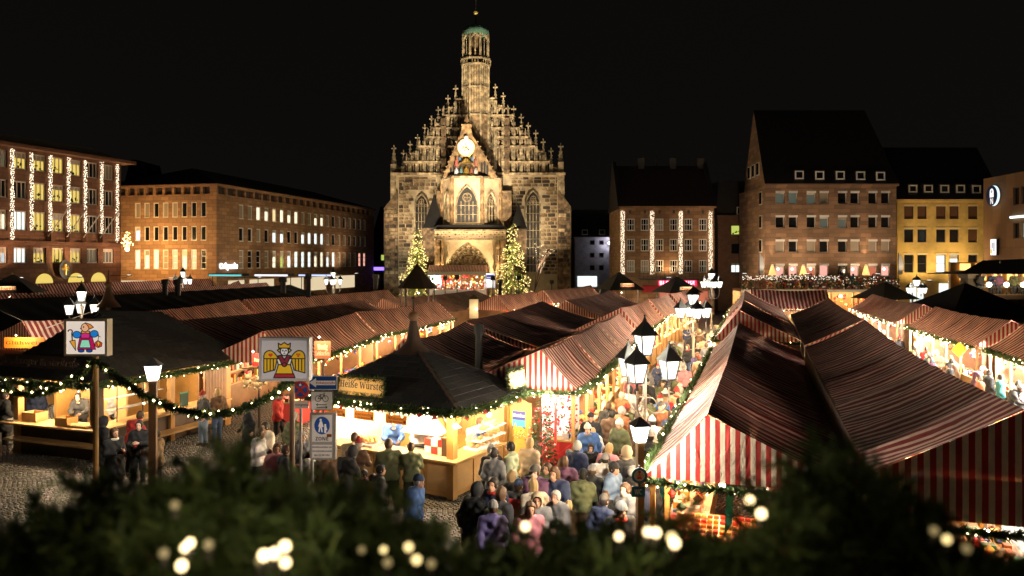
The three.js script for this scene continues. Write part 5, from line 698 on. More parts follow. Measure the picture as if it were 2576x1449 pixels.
{ // the large kiosk on the left with black hipped roof
  const c = [-11.95, 22.1], e1 = [-.94, .342], e2 = [.342, .94], A = 4.4, Bq = 6.6, M = basis(e1, e2, c), org = V(c[0], 0, -c[1]); M.setPosition(V(0, 0, 0));
  const t = thing('corner_kiosk', 'large open wooden kiosk with wide black hipped roof at the left', 'kiosk', org), P = (x, y, z) => V(x, y, -z).applyMatrix4(M), sp = (x0, x1, y0, y1, z0, z1) => mb().at(M).span(x0, x1, y0, y1, -z1, -z0), O = (v) => v.clone().add(org);
  const ye = 2.5, ya = 4.4, e = [P(0, ye, 0), P(A, ye, 0), P(A, ye, Bq), P(0, ye, Bq)], r0 = P(A / 2, ya, 2.1), r1 = P(A / 2, ya - .2, Bq - 2);
  part('roof', mb().tri(e[0], e[1], r0).quad(e[1], e[2], r1, r0).tri(e[2], e[3], r1).quad(e[3], e[0], r0, r1), C.roofDark, t); part('soffit', mb().quad(...e.map((q) => q.clone().add(V(0, -.04, 0)))), C.woodMid, t);
  shingles(t, e[3], e[0], e[0].clone().lerp(r0, .96), e[3].clone().lerp(r1, .96), 16, 220, 'shingle', 31); shingles(t, e[0], e[1], e[1].clone().lerp(r0, .95), e[0].clone().lerp(r0, .95), 14, 80, 'shingle', 32);
  const i0 = .5; for (const [x, z, w] of [[i0, i0, .26], [A - i0 - .2, i0, .2], [i0, 3.4, .18], [i0, Bq - .5, .18], [A - i0 - .2, Bq - .5, .18]]) part('corner_post', sp(x, x + w, 0, ye - .05, z, z + w), x === i0 && z === i0 ? C.woodDark : C.wood, t);
  part('counter', sp(i0 + .05, A - i0, .05, .98, i0 + .1, i0 + .2), C.woodDark, t); part('counter', sp(i0 + .1, i0 + .2, .05, .98, i0 + .2, Bq - .6), C.woodDark, t); part('counter_top', sp(i0 - .3, A - i0 + .3, .985, 1.04, i0 - .3, i0 + .55), C.woodPale, t); part('counter_top', sp(i0 - .3, i0 + .55, .985, 1.04, i0 + .55, Bq - .6), C.woodPale, t);
  part('foot_ledge', sp(i0 - .35, A - i0, .52, .58, i0 - .35, i0 + .05), C.woodPale, t); part('foot_ledge', sp(i0 - .45, i0 + .05, .38, .44, 1.6, Bq - .8), C.woodPale, t);
  part('back_wall', sp(i0, A - i0, 0, ye - .06, Bq - .6, Bq - .5), C.wood, t); part('back_wall', sp(A - i0 - .1, A - i0, 0, ye - .06, 1.9, Bq - .5), C.wood, t); part('partition', sp(1.6, A - i0 - .1, 0, ye - .06, 2.6, 2.68), C.woodPale, t); part('closed_panel', sp(i0 + .02, i0 + .1, .98, ye - .06, 5.0, Bq - .5), C.woodMid, t);
  for (let k = 0; k < 7; k++) part('wall_board', sp(i0 - .01, i0 + .02, 1.04, ye - .08, 5.02 + k * .15, 5.15 + k * .15), C.woodMid, t);
  for (let k = 0; k < 3; k++) part('window_bar', sp(i0 + .18, i0 + .2, 1.04, ye - .1, 1.4 + k * 1.0, 1.43 + k * 1.0), C.metalDark, t); for (const y of [1.4, 1.75]) part('glass_shelf', sp(i0 + .2, i0 + .5, y, y + .02, 1.2, 3.3), C.metal, t);
  [[1.3, .9, 10], [2.4, 1.0, 12], [3.4, .9, 8], [.95, 2.0, 6], [.95, 3.9, 7], [1.1, 4.6, 6], [2.2, 2.0, 5]].forEach(([x, z, I]) => { const p = P(x, ye - .35, z), m = part('lamp_bulb', bulbGeo, C.hot, t); m.position.copy(p); m.scale.setScalar(1.3); part('lamp_cord', mb().bar([0, .05, 0], [0, .28, 0], .01, 3), C.black, m); point(t, p.x, p.y, p.z, warm, I * .72, 3); });
  garland('fir garland under the front eave of the large left kiosk', line(O(P(A, ye - .1, -.05)), O(P(0, ye - .1, -.05)), .06, 8), { per: 380, r: .17, bulb: .02, every: .2 }); garland('fir garland along the receding eave of the large left kiosk', line(O(P(-.05, ye - .1, 0)), O(P(-.05, ye - .1, Bq)), .06, 8), { per: 380, r: .17, bulb: .02, every: .2 });
  const L = letters('Nürnberger Bratwürste', .2, .04, serifFont), bm = new THREE.Matrix4().makeBasis(V(-e1[0], 0, e1[1]), V(0, 1, 0), V(-e2[0], 0, e2[1])).multiply(M4().makeRotationX(-.25)), s = thing('roof_lettering', 'dim carved wooden lettering on the black roof at the far left', 'sign', org); const lm = part('lettering', L, mat(.1, .06, .04), s); lm.applyMatrix4(bm.clone().setPosition(P(2.6, ye + .42, .28))); const bd = part('board', new THREE.BoxGeometry(2.9, .42, .04), C.woodDark, s); bd.applyMatrix4(bm.clone().setPosition(P(2.6, ye + .42, .3)));
  const item = (name, label, cat, x, y, z, build) => { const g = thing(name, label, cat, O(P(x, y, z)), Math.atan2(e1[1], e1[0]) + Math.PI); build(g); };
  item('wooden_crate', 'pale wooden crate on the front counter of the left kiosk', 'crate', 3.3, 1.04, .75, (g) => { part('base', mb().box(0, .03, 0, .6, .06, .4), C.woodPale, g); for (const z of [-.2, .2]) part('side', mb().box(0, .15, z, .6, .24, .02), C.woodPale, g); for (const x of [-.29, .29]) part('end', mb().box(x, .15, 0, .02, .24, .38), C.woodPale, g); });
  item('wooden_crate', 'orange lit wooden crate beside the rolls on the left kiosk counter', 'crate', 1.75, 1.04, .55, (g) => { part('base', mb().box(0, .03, 0, .5, .06, .36), C.wood, g); for (const z of [-.18, .18]) part('side', mb().box(0, .14, z, .5, .22, .02), C.wood, g); for (const x of [-.24, .24]) part('end', mb().box(x, .14, 0, .02, .22, .34), C.wood, g); });
  item('bread_rolls', 'long row of bread rolls laid on the left kiosk counter', 'bread', 1.1, 1.04, .5, (g) => { reseed(16); for (let k = 0; k < 16; k++) { const b = part('roll', new THREE.SphereGeometry(.06, 8, 6), mat(.62, .4, .16), g); b.position.set(-.36 + (k % 8) * .1, .05, (k > 7 ? .1 : -.02) + rr(-.02, .02)); b.scale.set(1, .8, 1.4); } });
  item('serving_tray', 'flat metal tray at the left end of the kiosk counter', 'tray', 3.9, 1.04, .5, (g) => { part('tray', mb().box(0, .02, 0, .4, .04, .3), C.metal, g); part('rim', mb().box(0, .045, .15, .4, .03, .015), C.metal, g); });
  item('chalk_board', 'small green framed chalk board on the right counter of the left kiosk', 'sign', .7, 1.04, 4.2, (g) => { part('board', mb().box(0, .22, 0, .03, .44, .36), mat(.02, .06, .05), g); part('frame', mb().box(0, .45, 0, .05, .04, .4), mat(.05, .2, .15), g); });
  item('menu_board', 'wooden menu board hung inside the left kiosk', 'sign', .9, 1.95, 3.0, (g) => { part('board', mb().box(0, 0, 0, .04, .36, .6), C.woodPale, g); part('chain', mb().bar([0, .18, -.2], [0, .45, -.2], .01, 3).bar([0, .18, .2], [0, .45, .2], .01, 3), C.black, g); });
}
{ // goods table under the near right gable, with its white cloth and cabinet
  const p = R1.wp(-.1, 0, -.6), th = R1.th; const t = thing('display_table', 'sloping display of gingerbread hearts under the nearest striped gable', 'display table', p, th);
  part('frame', mb().box(.3, .5, 0, 1.5, 1, .8), C.woodMid, t); part('slope_board', mb().quad([-.5, 1.0, .45], [1.1, 1.0, .45], [1.1, 1.5, -.5], [-.5, 1.5, -.5]), C.cream, t); part('front_edge', mb().box(.3, .97, .5, 1.7, .06, .1), C.white, t);
  reseed(14); const g = mb(); for (let r = 0; r < 9; r++) for (let k = 0; k < 15; k++) dab(g, pick([3, 5, 1, 3, 5, 0]), (m) => m.box(-.44 + k * .105, 1.06 + r * .055, .42 - r * .105, .085, .05, .08)); const gt = thing('gingerbread', 'rows of gingerbread and sweets on the sloping display table', 'sweets', p, th); gt.userData.kind = 'stuff'; stuff(part('pieces', g, goodsMat, gt));
  const q = R1.wp(1.7, 0, -.35), c = thing('door_post_board', 'upright ochre post with notices beside the gingerbread display', 'post', q, th); part('post', mb().box(0, 1.2, 0, .16, 2.4, .16), C.wood, c); for (const y of [1.5, 1.9]) part('notice', mb().box(-.11, y, .05, .06, .3, .14), C.black, c);
  const w = R1.wp(1.15, 0, -.5), cl = thing('white_curtain', 'white cloth curtain drawn aside under the nearest striped gable', 'curtain', w, th); part('cloth', gridCloth((i, j) => [(i - .5) * .5 + .25 * (1 - j), 1.15 + 1.2 * j, .06 * Math.sin(i * 20)], 20, 4, (i, j) => [i, j]), C.white, cl);
  const s2 = R1.wp(.35, 0, -.15); const gr = thing('green_ribbon', 'green ribbon hanging over the gingerbread display', 'ribbon', s2, th); part('ribbon', mb().prism([[-.06, 2.3], [.06, 2.3], [.03, 1.7], [-.09, 1.5]], -.01, .01), mat(.02, .22, .12), gr);
  const d = R1.wp(2.15, 0, -.3), wb = thing('shop_window_board', 'small window with pale figurine and violet strip right of the ochre post', 'window', d, th); part('frame', mb().box(0, 1.5, 0, .6, .9, .06), C.woodMid, wb); part('pane', mb().box(0, 1.55, .035, .5, .7, .01), C.white, wb); part('strip', mb().box(0, 1.15, .045, .5, .12, .01), mat(.2, .1, .4), wb);
  const L = R1.wp(.2, 2.2, -.5); const m = part('lamp_bulb', bulbGeo, C.hot, R1.t); m.position.set(.2, 2.15, -.7); point(R1.t, .2, 2.15, -.7, warm, 8, 3);
}
{ // bottom right: boxes and toys under the dark gable
  const b = uv(4.9, -1.3), th = R1.th, t = thing('display_table', 'table with red and yellow boxes under the dark gable at bottom right', 'display table', b, th); part('top', mb().box(.4, .95, 0, 2.6, .06, .7), C.woodMid, t); for (const x of [-.7, 1.5]) part('leg', mb().box(x, .46, 0, .08, .92, .5), C.woodDark, t);
  [['red_box', 'bright red box on the table at bottom right', C.red, .55, .4, .5], ['yellow_lantern', 'ochre yellow lantern box on the table at bottom right', mat(.6, .35, .05), 0, .5, .25], ['orange_lantern', 'orange glass jar at the bottom right corner', mat(.7, .3, .03, .3), 1.0, .45, .3]].forEach(([n, l, m, x, h, w]) => { const q = b.clone().add(V(x, .98, .1)), g = thing(n, l, 'box', q, th); part('body', mb().box(0, h / 2, 0, w, h, .25), m, g); part('lid', mb().box(0, h + .02, 0, w * 1.08, .04, .28), C.woodDark, g); });
  const lb = thing('lamp_pendant', 'warm pendant lamp under the dark gable at bottom right', 'lamp', uv(4.9, -.35)); const m = part('lamp_bulb', bulbGeo, C.hot, lb); m.position.y = 2.1; part('lamp_cord', mb().bar([0, 2.15, 0], [0, 2.4, 0], .01, 3), C.black, lb); point(lb, 0, 2.1, 0, warm, 2.5, 3);
}

{ // fir tree hung with ornaments, red post and ornament panel of the stall behind the kiosk
  const b = V(XZ(1362, 21.2), 0, -21.2), t = thing('ornament_tree', 'small fir tree with red and white ornaments beside the kiosk end panel', 'tree', b); reseed(515); const A = mb(), g = mb();
  for (let k = 0; k < 900; k++) { const f = Math.sqrt(rnd()), y = 2.35 - 2.1 * f, a = rnd() * 6.28, r = (.06 + .42 * f) * rr(.5, 1), c = V(Math.cos(a) * r, y, Math.sin(a) * r), w = V(Math.cos(a), rr(-.5, .2), Math.sin(a)).multiplyScalar(rr(.08, .16)), s = V(rr(-1, 1), rr(-1, 1), rr(-1, 1)).normalize().multiplyScalar(.02); A.tri(c.clone().add(s), c.clone().sub(s), c.clone().add(w)); if (k % 7 === 0) dab(g, pick([0, 2, 0, 8]), (m) => m.octa(c.clone().add(w), rr(.025, .045))); }
  part('trunk', mb().bar([0, 0, 0], [0, 2.3, 0], .03, 6, .01), C.woodDark, t); stuff(part('crown', A, C.fir, t)); stuff(part('ornaments', g, goodsMat, t));
  const wl = allStalls[0].wp, st = allStalls[0], p = wl(.05, 0, -.25), w = thing('ornament_display', 'white display dense with small red ornaments behind the ornament tree', 'display', p, st.th); part('board', mb().box(.35, 1.4, -.35, 1.1, 1.5, .04), C.white, w); const q = mb(); for (let k = 0; k < 260; k++) dab(q, pick([0, 0, 2, 8, 4]), (m) => m.octa([.35 + rr(-.52, .52), 1.4 + rr(-.72, .72), -.3], rr(.02, .05))); stuff(part('ornaments', q, goodsMat, w)); part('leg', mb().box(.35, .35, -.35, 1, .7, .05), C.red, w);
  const r = thing('red_post', 'slim red post under the red gable behind the kiosk', 'post', wl(.42, 0, .02), st.th); part('post', mb().box(0, 1.2, 0, .06, 2.4, .06), C.red, r); part('cross_bar', mb().bar([0, .5, .02], [.55, .95, .02], .05, 4), C.red, r);
  const lm = part('lamp_bulb', bulbGeo, C.hot, st.t); lm.position.set(.2, 2.2, .25); point(st.t, .2, 2.2, .3, whiteCol, 9, 3);
}

{ // unseen lamps added behind the viewer's balcony to light the nearest roofs and signs
  const t = thing('added_balcony_lamp', 'warm wall lamp on the house front behind the viewing balcony', 'lamp', V(4.2, 0, 1.5)); part('bracket', mb().bar([0, 7.6, .4], [0, 7.6, 0], .03, 5), C.metalDark, t); part('lamp_housing', mb().box(0, 7.6, -.08, .5, .35, .2), C.metalDark, t); part('lamp_lens', mb().box(0, 7.6, -.19, .42, .27, .01), C.lampGlass, t);
  spot(t, V(0, 7.6, -.3), V(.6, 3, -18.5), new THREE.Color().setRGB(1, .75, .58), 190, .085, 1, 10);
  const t2 = thing('added_balcony_lamp', 'second wall lamp behind the viewing balcony, aimed at the sign posts', 'lamp', V(-3, 0, 1.5)); part('bracket', mb().bar([0, 7.6, .4], [0, 7.6, 0], .03, 5), C.metalDark, t2); part('lamp_housing', mb().box(0, 7.6, -.08, .5, .35, .2), C.metalDark, t2); part('lamp_lens', mb().box(0, 7.6, -.19, .42, .27, .01), C.lampGlass, t2); spot(t2, V(0, 7.6, -.3), V(-1.1, 3.2, -16.5), new THREE.Color().setRGB(1, .85, .75), 80, .09, .8, 10);
  structure('balcony_house_wall', mb().span(-9, 9, 0, 12, 2, 2.4), mat(.3, .24, .18, .9, { map: T.rough }));
}
// ---------- candelabra street lanterns ----------
const headG = (() => { const gl = mb().cone(0, .0, 0, .15, .43, 4, Math.PI / 4, .262).geo(), cap = mb().cone(0, .45, 0, .35, .05, 4, Math.PI / 4, .32).cone(0, .5, 0, .32, .27, 4, Math.PI / 4, .07).cone(0, .77, 0, .06, .12, 6, 0, .02).octa([0, .92, 0], .035).geo(), fr = mb(); for (const [i, j] of [[-1, -1], [1, -1], [1, 1], [-1, 1]]) fr.bar([i * .115, 0, j * .115], [i * .19, .45, j * .19], .021, 4); fr.box(0, -.02, 0, .26, .04, .26).bar([0, -.22, 0], [0, -.03, 0], .05, 6, .03); return [gl, cap, fr.geo()]; })();
function lantern(px, Z, top, label, I, o = {}) {
  const X = XZ(px, Z), t = thing('street_lantern', label, 'street lamp', V(X, 0, -Z), o.turn ?? .35, 'candelabra street lanterns'), yT = YZ(top, Z) - .95 * (o.k ?? 1), k = o.k ?? 1;
  part('pole', mb().bar([0, 0, 0], [0, .9, 0], .13, 10, .1).bar([0, .9, 0], [0, 1.0, 0], .15, 10).bar([0, 1, 0], [0, yT - .25, 0], .06, 10, .05).cone(0, yT - 1.55, 0, .1, .14, 8, 0, .07).cone(0, yT - .3, 0, .08, .2, 8, 0, .04), C.metalWarm, t);
  const spots = [[0, yT, 0, 1.04]]; const n = o.arms ?? 4; for (let q = 0; q < n; q++) { const a = q / n * Math.PI * 2 + .3, r = .62 * k; spots.push([Math.cos(a) * r, yT - .62 * k, Math.sin(a) * r, 1]);
    const cv = new THREE.CatmullRomCurve3([V(0, yT - 1.35 * k, 0), V(Math.cos(a) * r * .45, yT - 1.5 * k, Math.sin(a) * r * .45), V(Math.cos(a) * r * .92, yT - 1.3 * k, Math.sin(a) * r * .92), V(Math.cos(a) * r, yT - .82 * k, Math.sin(a) * r)]), sc = new THREE.CatmullRomCurve3([V(0, yT - 1.1, 0), V(Math.cos(a) * .2, yT - 1.12, Math.sin(a) * .2), V(Math.cos(a) * .3, yT - 1.28, Math.sin(a) * .3), V(Math.cos(a) * .2, yT - 1.36, Math.sin(a) * .2), V(Math.cos(a) * .17, yT - 1.26, Math.sin(a) * .17)].map((p) => p.setY(yT + (p.y - yT) * k)));
    part('arm', mb().add(new THREE.TubeGeometry(cv, 14, .025, 6)).add(new THREE.TubeGeometry(sc, 14, .016, 5)), C.metalWarm, t); }
  for (const [x, y, z, s] of spots) { const h = part('lantern_head', headG[2], C.metalDark, t); h.position.set(x, y, z); h.scale.setScalar(s * k); part('lamp_glass', headG[0], C.lampGlass, h); part('cap', headG[1], C.metalDark, h); point(t, x, y + .2 * s * k, z, lampCol, o.one ? (s > 1.02 ? I * 3 : I * .5) : I, 4, 'lantern_light'); }
  return t;
}
lantern(1622, 19.4, 795, 'tall five-headed street lantern nearest us in the crowded main aisle', 9, { arms: 3 });
lantern(205, 32, 708, 'street lantern behind the lady sign on the left', 3, { k: .85, arms: 3 });
lantern(1744, 37, 716, 'street lantern half way down the main aisle', 7);
lantern(1790, 60, 672, 'farthest street lantern in the main aisle before the narrow house', 8, { one: true });
lantern(460, 68, 670, 'street lantern in front of the short face of the sandstone office', 4, { one: true });
lantern(838, 70, 672, 'street lantern near the far end of the sandstone office', 5, { one: true });
lantern(2306, 64, 690, 'street lantern in front of the yellow house', 5, { one: true });
function postLamp(px, Z, top, label, w, o) { // single square lamp on a timber post
  const t = thing('post_lamp', label, 'lamp', V(XZ(px, Z), 0, -Z), o.turn ?? .2), y = YZ(top, Z);
  part('post', mb().box(0, (y - .75 * w * 2.2) / 2, 0, o.pw, y - .75 * w * 2.2, o.pw), o.mat ?? C.wood, t); const g = part('lamp_glass', mb().cone(0, y - w * 1.65, 0, w * .42, w * 1.05, 4, Math.PI / 4, w * .68), glow(1, .93, .82, 4, 'lamp_glass'), t); part('cap', mb().cone(0, y - w * .58, 0, w * .86, w * .56, 4, Math.PI / 4, .02), C.metal, t);
  const fr = mb(); for (const [i, j] of [[-1, -1], [1, -1], [1, 1], [-1, 1]]) fr.bar([i * w * .3, y - w * 1.65, j * w * .3], [i * w * .49, y - w * .6, j * w * .49], .008, 4); part('lamp_frame', fr, C.metalDark, t); point(t, 0, y - w * 1.1, 0, lampCol, o.I * 1.3, 3); return t;
}
const lampA = postLamp(1610, 12.7, 1048, 'square lamp on a brown timber post beside the nearest right stall', .25, { pw: .115, I: 19 });
postLamp(385, 19, 899, 'square lamp on a reddish post before the large left kiosk', .34, { pw: .17, I: 9, mat: C.woodMid });
{ // round toilet sign on the timber post
  const p = V(XZ(1606, 12.6), 0, -12.6), t = thing('toilet_sign', 'teal toilet sign with round plate hung on the timber lamp post', 'sign', p), y = YZ(1192, 12.6), tx = canvasTex(128, 128, (g) => { g.fillStyle = '#2b7f92'; g.fillRect(0, 0, 128, 128); g.fillStyle = '#f2ead8'; g.beginPath(); g.arc(64, 64, 44, 0, 7); g.fill(); g.fillStyle = '#c9341f'; g.beginPath(); g.moveTo(64, 40); g.lineTo(86, 92); g.lineTo(42, 92); g.fill(); g.beginPath(); g.arc(64, 34, 11, 0, 7); g.fill(); g.fillStyle = '#e8b32a'; g.fillRect(46, 60, 36, 10); }), t2 = canvasTex(128, 64, (g) => { g.fillStyle = '#2b7f92'; g.fillRect(0, 0, 128, 64); g.fillStyle = '#fff'; g.font = 'bold 44px sans-serif'; g.textAlign = 'center'; g.fillText('WC', 64, 48); });
  part('round_plate', new THREE.CylinderGeometry(.13, .13, .02, 26).rotateX(Math.PI / 2).rotateZ(Math.PI / 2).translate(0, y, .1), [C.metal, mat(1, 1, 1, .5, { map: (() => { tx.center.set(.5, .5); return tx; })() }), C.metal], t); part('text_plate', new THREE.BoxGeometry(.22, .17, .02).translate(-.02, y - .26, .1), [C.metal, C.metal, C.metal, C.metal, mat(1, 1, 1, .5, { map: t2 }), C.metal], t); part('bracket', mb().box(0, y - .1, .05, .03, .5, .09), C.metalDark, t);
}
// ---------- sign posts in the foreground ----------
function boxSign(px, Z, x0, x1, y0, y1, tx, label, postW, em, postMat) {
  const t = thing('market_sign', label, 'sign', V(XZ(px, Z), 0, -Z)), w = (x1 - x0) * Z / F, h = (y1 - y0) * Z / F, yc = YZ((y0 + y1) / 2, Z), xc = XZ((x0 + x1) / 2, Z) - XZ(px, Z);
  part('post', mb().bar([0, 0, 0], [0, yc + h * .5, 0], postW / 2, 12), postMat, t); const f = mb(), fw = w * .05; f.box(xc, yc + h / 2 - fw / 2, .1, w, fw, .2).box(xc, yc - h / 2 + fw / 2, .1, w, fw, .2).box(xc - w / 2 + fw / 2, yc, .1, fw, h - 2 * fw, .2).box(xc + w / 2 - fw / 2, yc, .1, fw, h - 2 * fw, .2).box(xc, yc, .02, w - fw, h - fw, .03); part('frame', f, em > .4 ? C.cream : C.white, t);
  const pl = part('picture_panel', new THREE.BoxGeometry(w - 2 * fw, h - 2 * fw, .02).translate(xc, yc, .17), [C.white, C.white, C.white, C.white, mat(1, 1, 1, .4, { map: tx, emissive: new THREE.Color(1, 1, 1), emissiveMap: tx, emissiveIntensity: em * .55 }), C.white], t); pl.name = 'glowing_sign_panel'; return t;
}
const lady = canvasTex(256, 240, (g) => {
  g.fillStyle = '#f3e2d2'; g.fillRect(0, 0, 256, 240); g.lineWidth = 5; g.strokeStyle = '#1a1418'; g.lineJoin = 'round';
  const sh = (c, f) => { g.fillStyle = c; g.beginPath(); f(); g.fill(); g.stroke(); }, poly = (...p) => () => { p.forEach(([x, y], i) => i ? g.lineTo(x, y) : g.moveTo(x, y)); g.closePath(); };
  sh('#c2185b', poly([88, 112], [168, 112], [192, 206], [72, 206])); sh('#98e0bd', poly([98, 136], [148, 136], [160, 194], [84, 194])); sh('#d63384', poly([92, 84], [156, 84], [152, 124], [96, 124]));
  sh('#1f7fd0', () => g.ellipse(68, 98, 27, 25, .3, 0, 7)); sh('#1f7fd0', () => g.ellipse(182, 92, 27, 25, -.3, 0, 7)); sh('#e9a23b', poly([96, 72], [154, 72], [148, 92], [124, 84], [100, 92]));
  sh('#f5b98e', () => g.ellipse(122, 46, 26, 30, 0, 0, 7)); sh('#ef8b3a', poly([122, 10], [156, 22], [178, 44], [150, 58], [142, 36])); g.beginPath(); g.arc(112, 42, 3, 0, 7); g.moveTo(98, 48); g.lineTo(90, 54); g.lineTo(98, 58); g.stroke();
  sh('#f0a330', poly([20, 146], [56, 138], [60, 214])); sh('#1a4f9c', () => g.ellipse(96, 216, 20, 11, 0, 0, 7)); sh('#1a4f9c', () => g.ellipse(150, 216, 20, 11, 0, 0, 7));
  g.lineWidth = 8; g.beginPath(); g.moveTo(38, 142); g.lineTo(34, 88); g.arc(24, 76, 14, 0, Math.PI, true); g.stroke(); g.lineWidth = 4; sh('#e2472e', poly([206, 140], [234, 158], [232, 184], [206, 194], [186, 178], [188, 156])); sh('#f0b63a', poly([206, 140], [222, 160], [212, 192], [200, 160])); g.beginPath(); g.moveTo(208, 140); g.lineTo(212, 96); g.moveTo(200, 104); g.lineTo(226, 116); g.stroke(); reseed(401); for (let k = 0; k < 260; k++) { g.fillStyle = pick(['rgba(60,40,30,.10)', 'rgba(255,255,255,.10)']); g.fillRect(rnd() * 256, rnd() * 240, rr(1, 9), rr(1, 3)); }
});
boxSign(241, 14.6, 176, 283, 801, 893, lady, 'lit box sign of a lady with blue sleeves and umbrella on a wooden post', .105, .62, C.wood);
const angel = canvasTex(256, 216, (g) => {
  g.fillStyle = '#c9c2bf'; g.fillRect(0, 0, 256, 216); g.lineWidth = 6; g.strokeStyle = '#161214'; g.lineJoin = 'round';
  const sh = (c, f) => { g.fillStyle = c; g.beginPath(); f(); g.fill(); g.stroke(); }, poly = (...p) => () => { p.forEach(([x, y], i) => i ? g.lineTo(x, y) : g.moveTo(x, y)); g.closePath(); };
  for (const s of [1, -1]) { const X = (x) => 128 + s * x; sh('#e7b619', () => { g.moveTo(X(38), 96); g.quadraticCurveTo(X(72), 40, X(104), 66); g.quadraticCurveTo(X(118), 78, X(116), 104); g.lineTo(X(116), 184); g.lineTo(X(54), 168); g.closePath(); }); g.beginPath(); g.moveTo(X(44), 104); g.lineTo(X(116), 104); for (const q of [62, 80, 98]) { g.moveTo(X(q), 104); g.lineTo(X(q), 172); } g.stroke(); g.fillStyle = '#d2401f'; g.beginPath(); g.arc(X(72), 80, 6, 0, 7); g.arc(X(84), 80, 6, 0, 7); g.moveTo(X(64), 82); g.lineTo(X(78), 96); g.lineTo(X(92), 82); g.fill(); }
  sh('#efe6d2', poly([84, 104], [172, 104], [160, 146], [96, 146])); sh('#edbc1c', poly([94, 138], [162, 138], [182, 206], [74, 206])); sh('#b2242c', poly([76, 190], [180, 190], [188, 212], [68, 212]));
  sh('#8c1c30', poly([92, 88], [112, 84], [128, 112], [144, 84], [164, 88], [138, 146], [118, 146])); sh('#a82a34', () => g.arc(128, 138, 11, 0, 7)); sh('#e9e4e2', () => g.ellipse(128, 62, 23, 25, 0, 0, 7)); sh('#c8cf4b', poly([88, 56], [104, 46], [106, 72])); sh('#c8cf4b', poly([168, 56], [152, 46], [150, 72]));
  sh('#edb51a', poly([94, 16], [108, 26], [128, 12], [148, 26], [162, 16], [160, 44], [96, 44])); g.lineWidth = 3; g.beginPath(); g.arc(119, 58, 3, 0, 7); g.moveTo(140, 58); g.arc(137, 58, 3, 0, 7); g.moveTo(128, 60); g.lineTo(128, 70); g.moveTo(122, 76); g.lineTo(134, 76); g.stroke(); reseed(402); for (let k = 0; k < 260; k++) { g.fillStyle = pick(['rgba(60,40,30,.10)', 'rgba(255,255,255,.10)']); g.fillRect(rnd() * 256, rnd() * 240, rr(1, 9), rr(1, 3)); }
});
boxSign(735, 12.6, 661, 786, 847, 954, angel, 'white sign of a crowned angel with yellow wings on a brown post', .085, .22, C.woodMid);  // the angel panel glows a little in place of light from in front
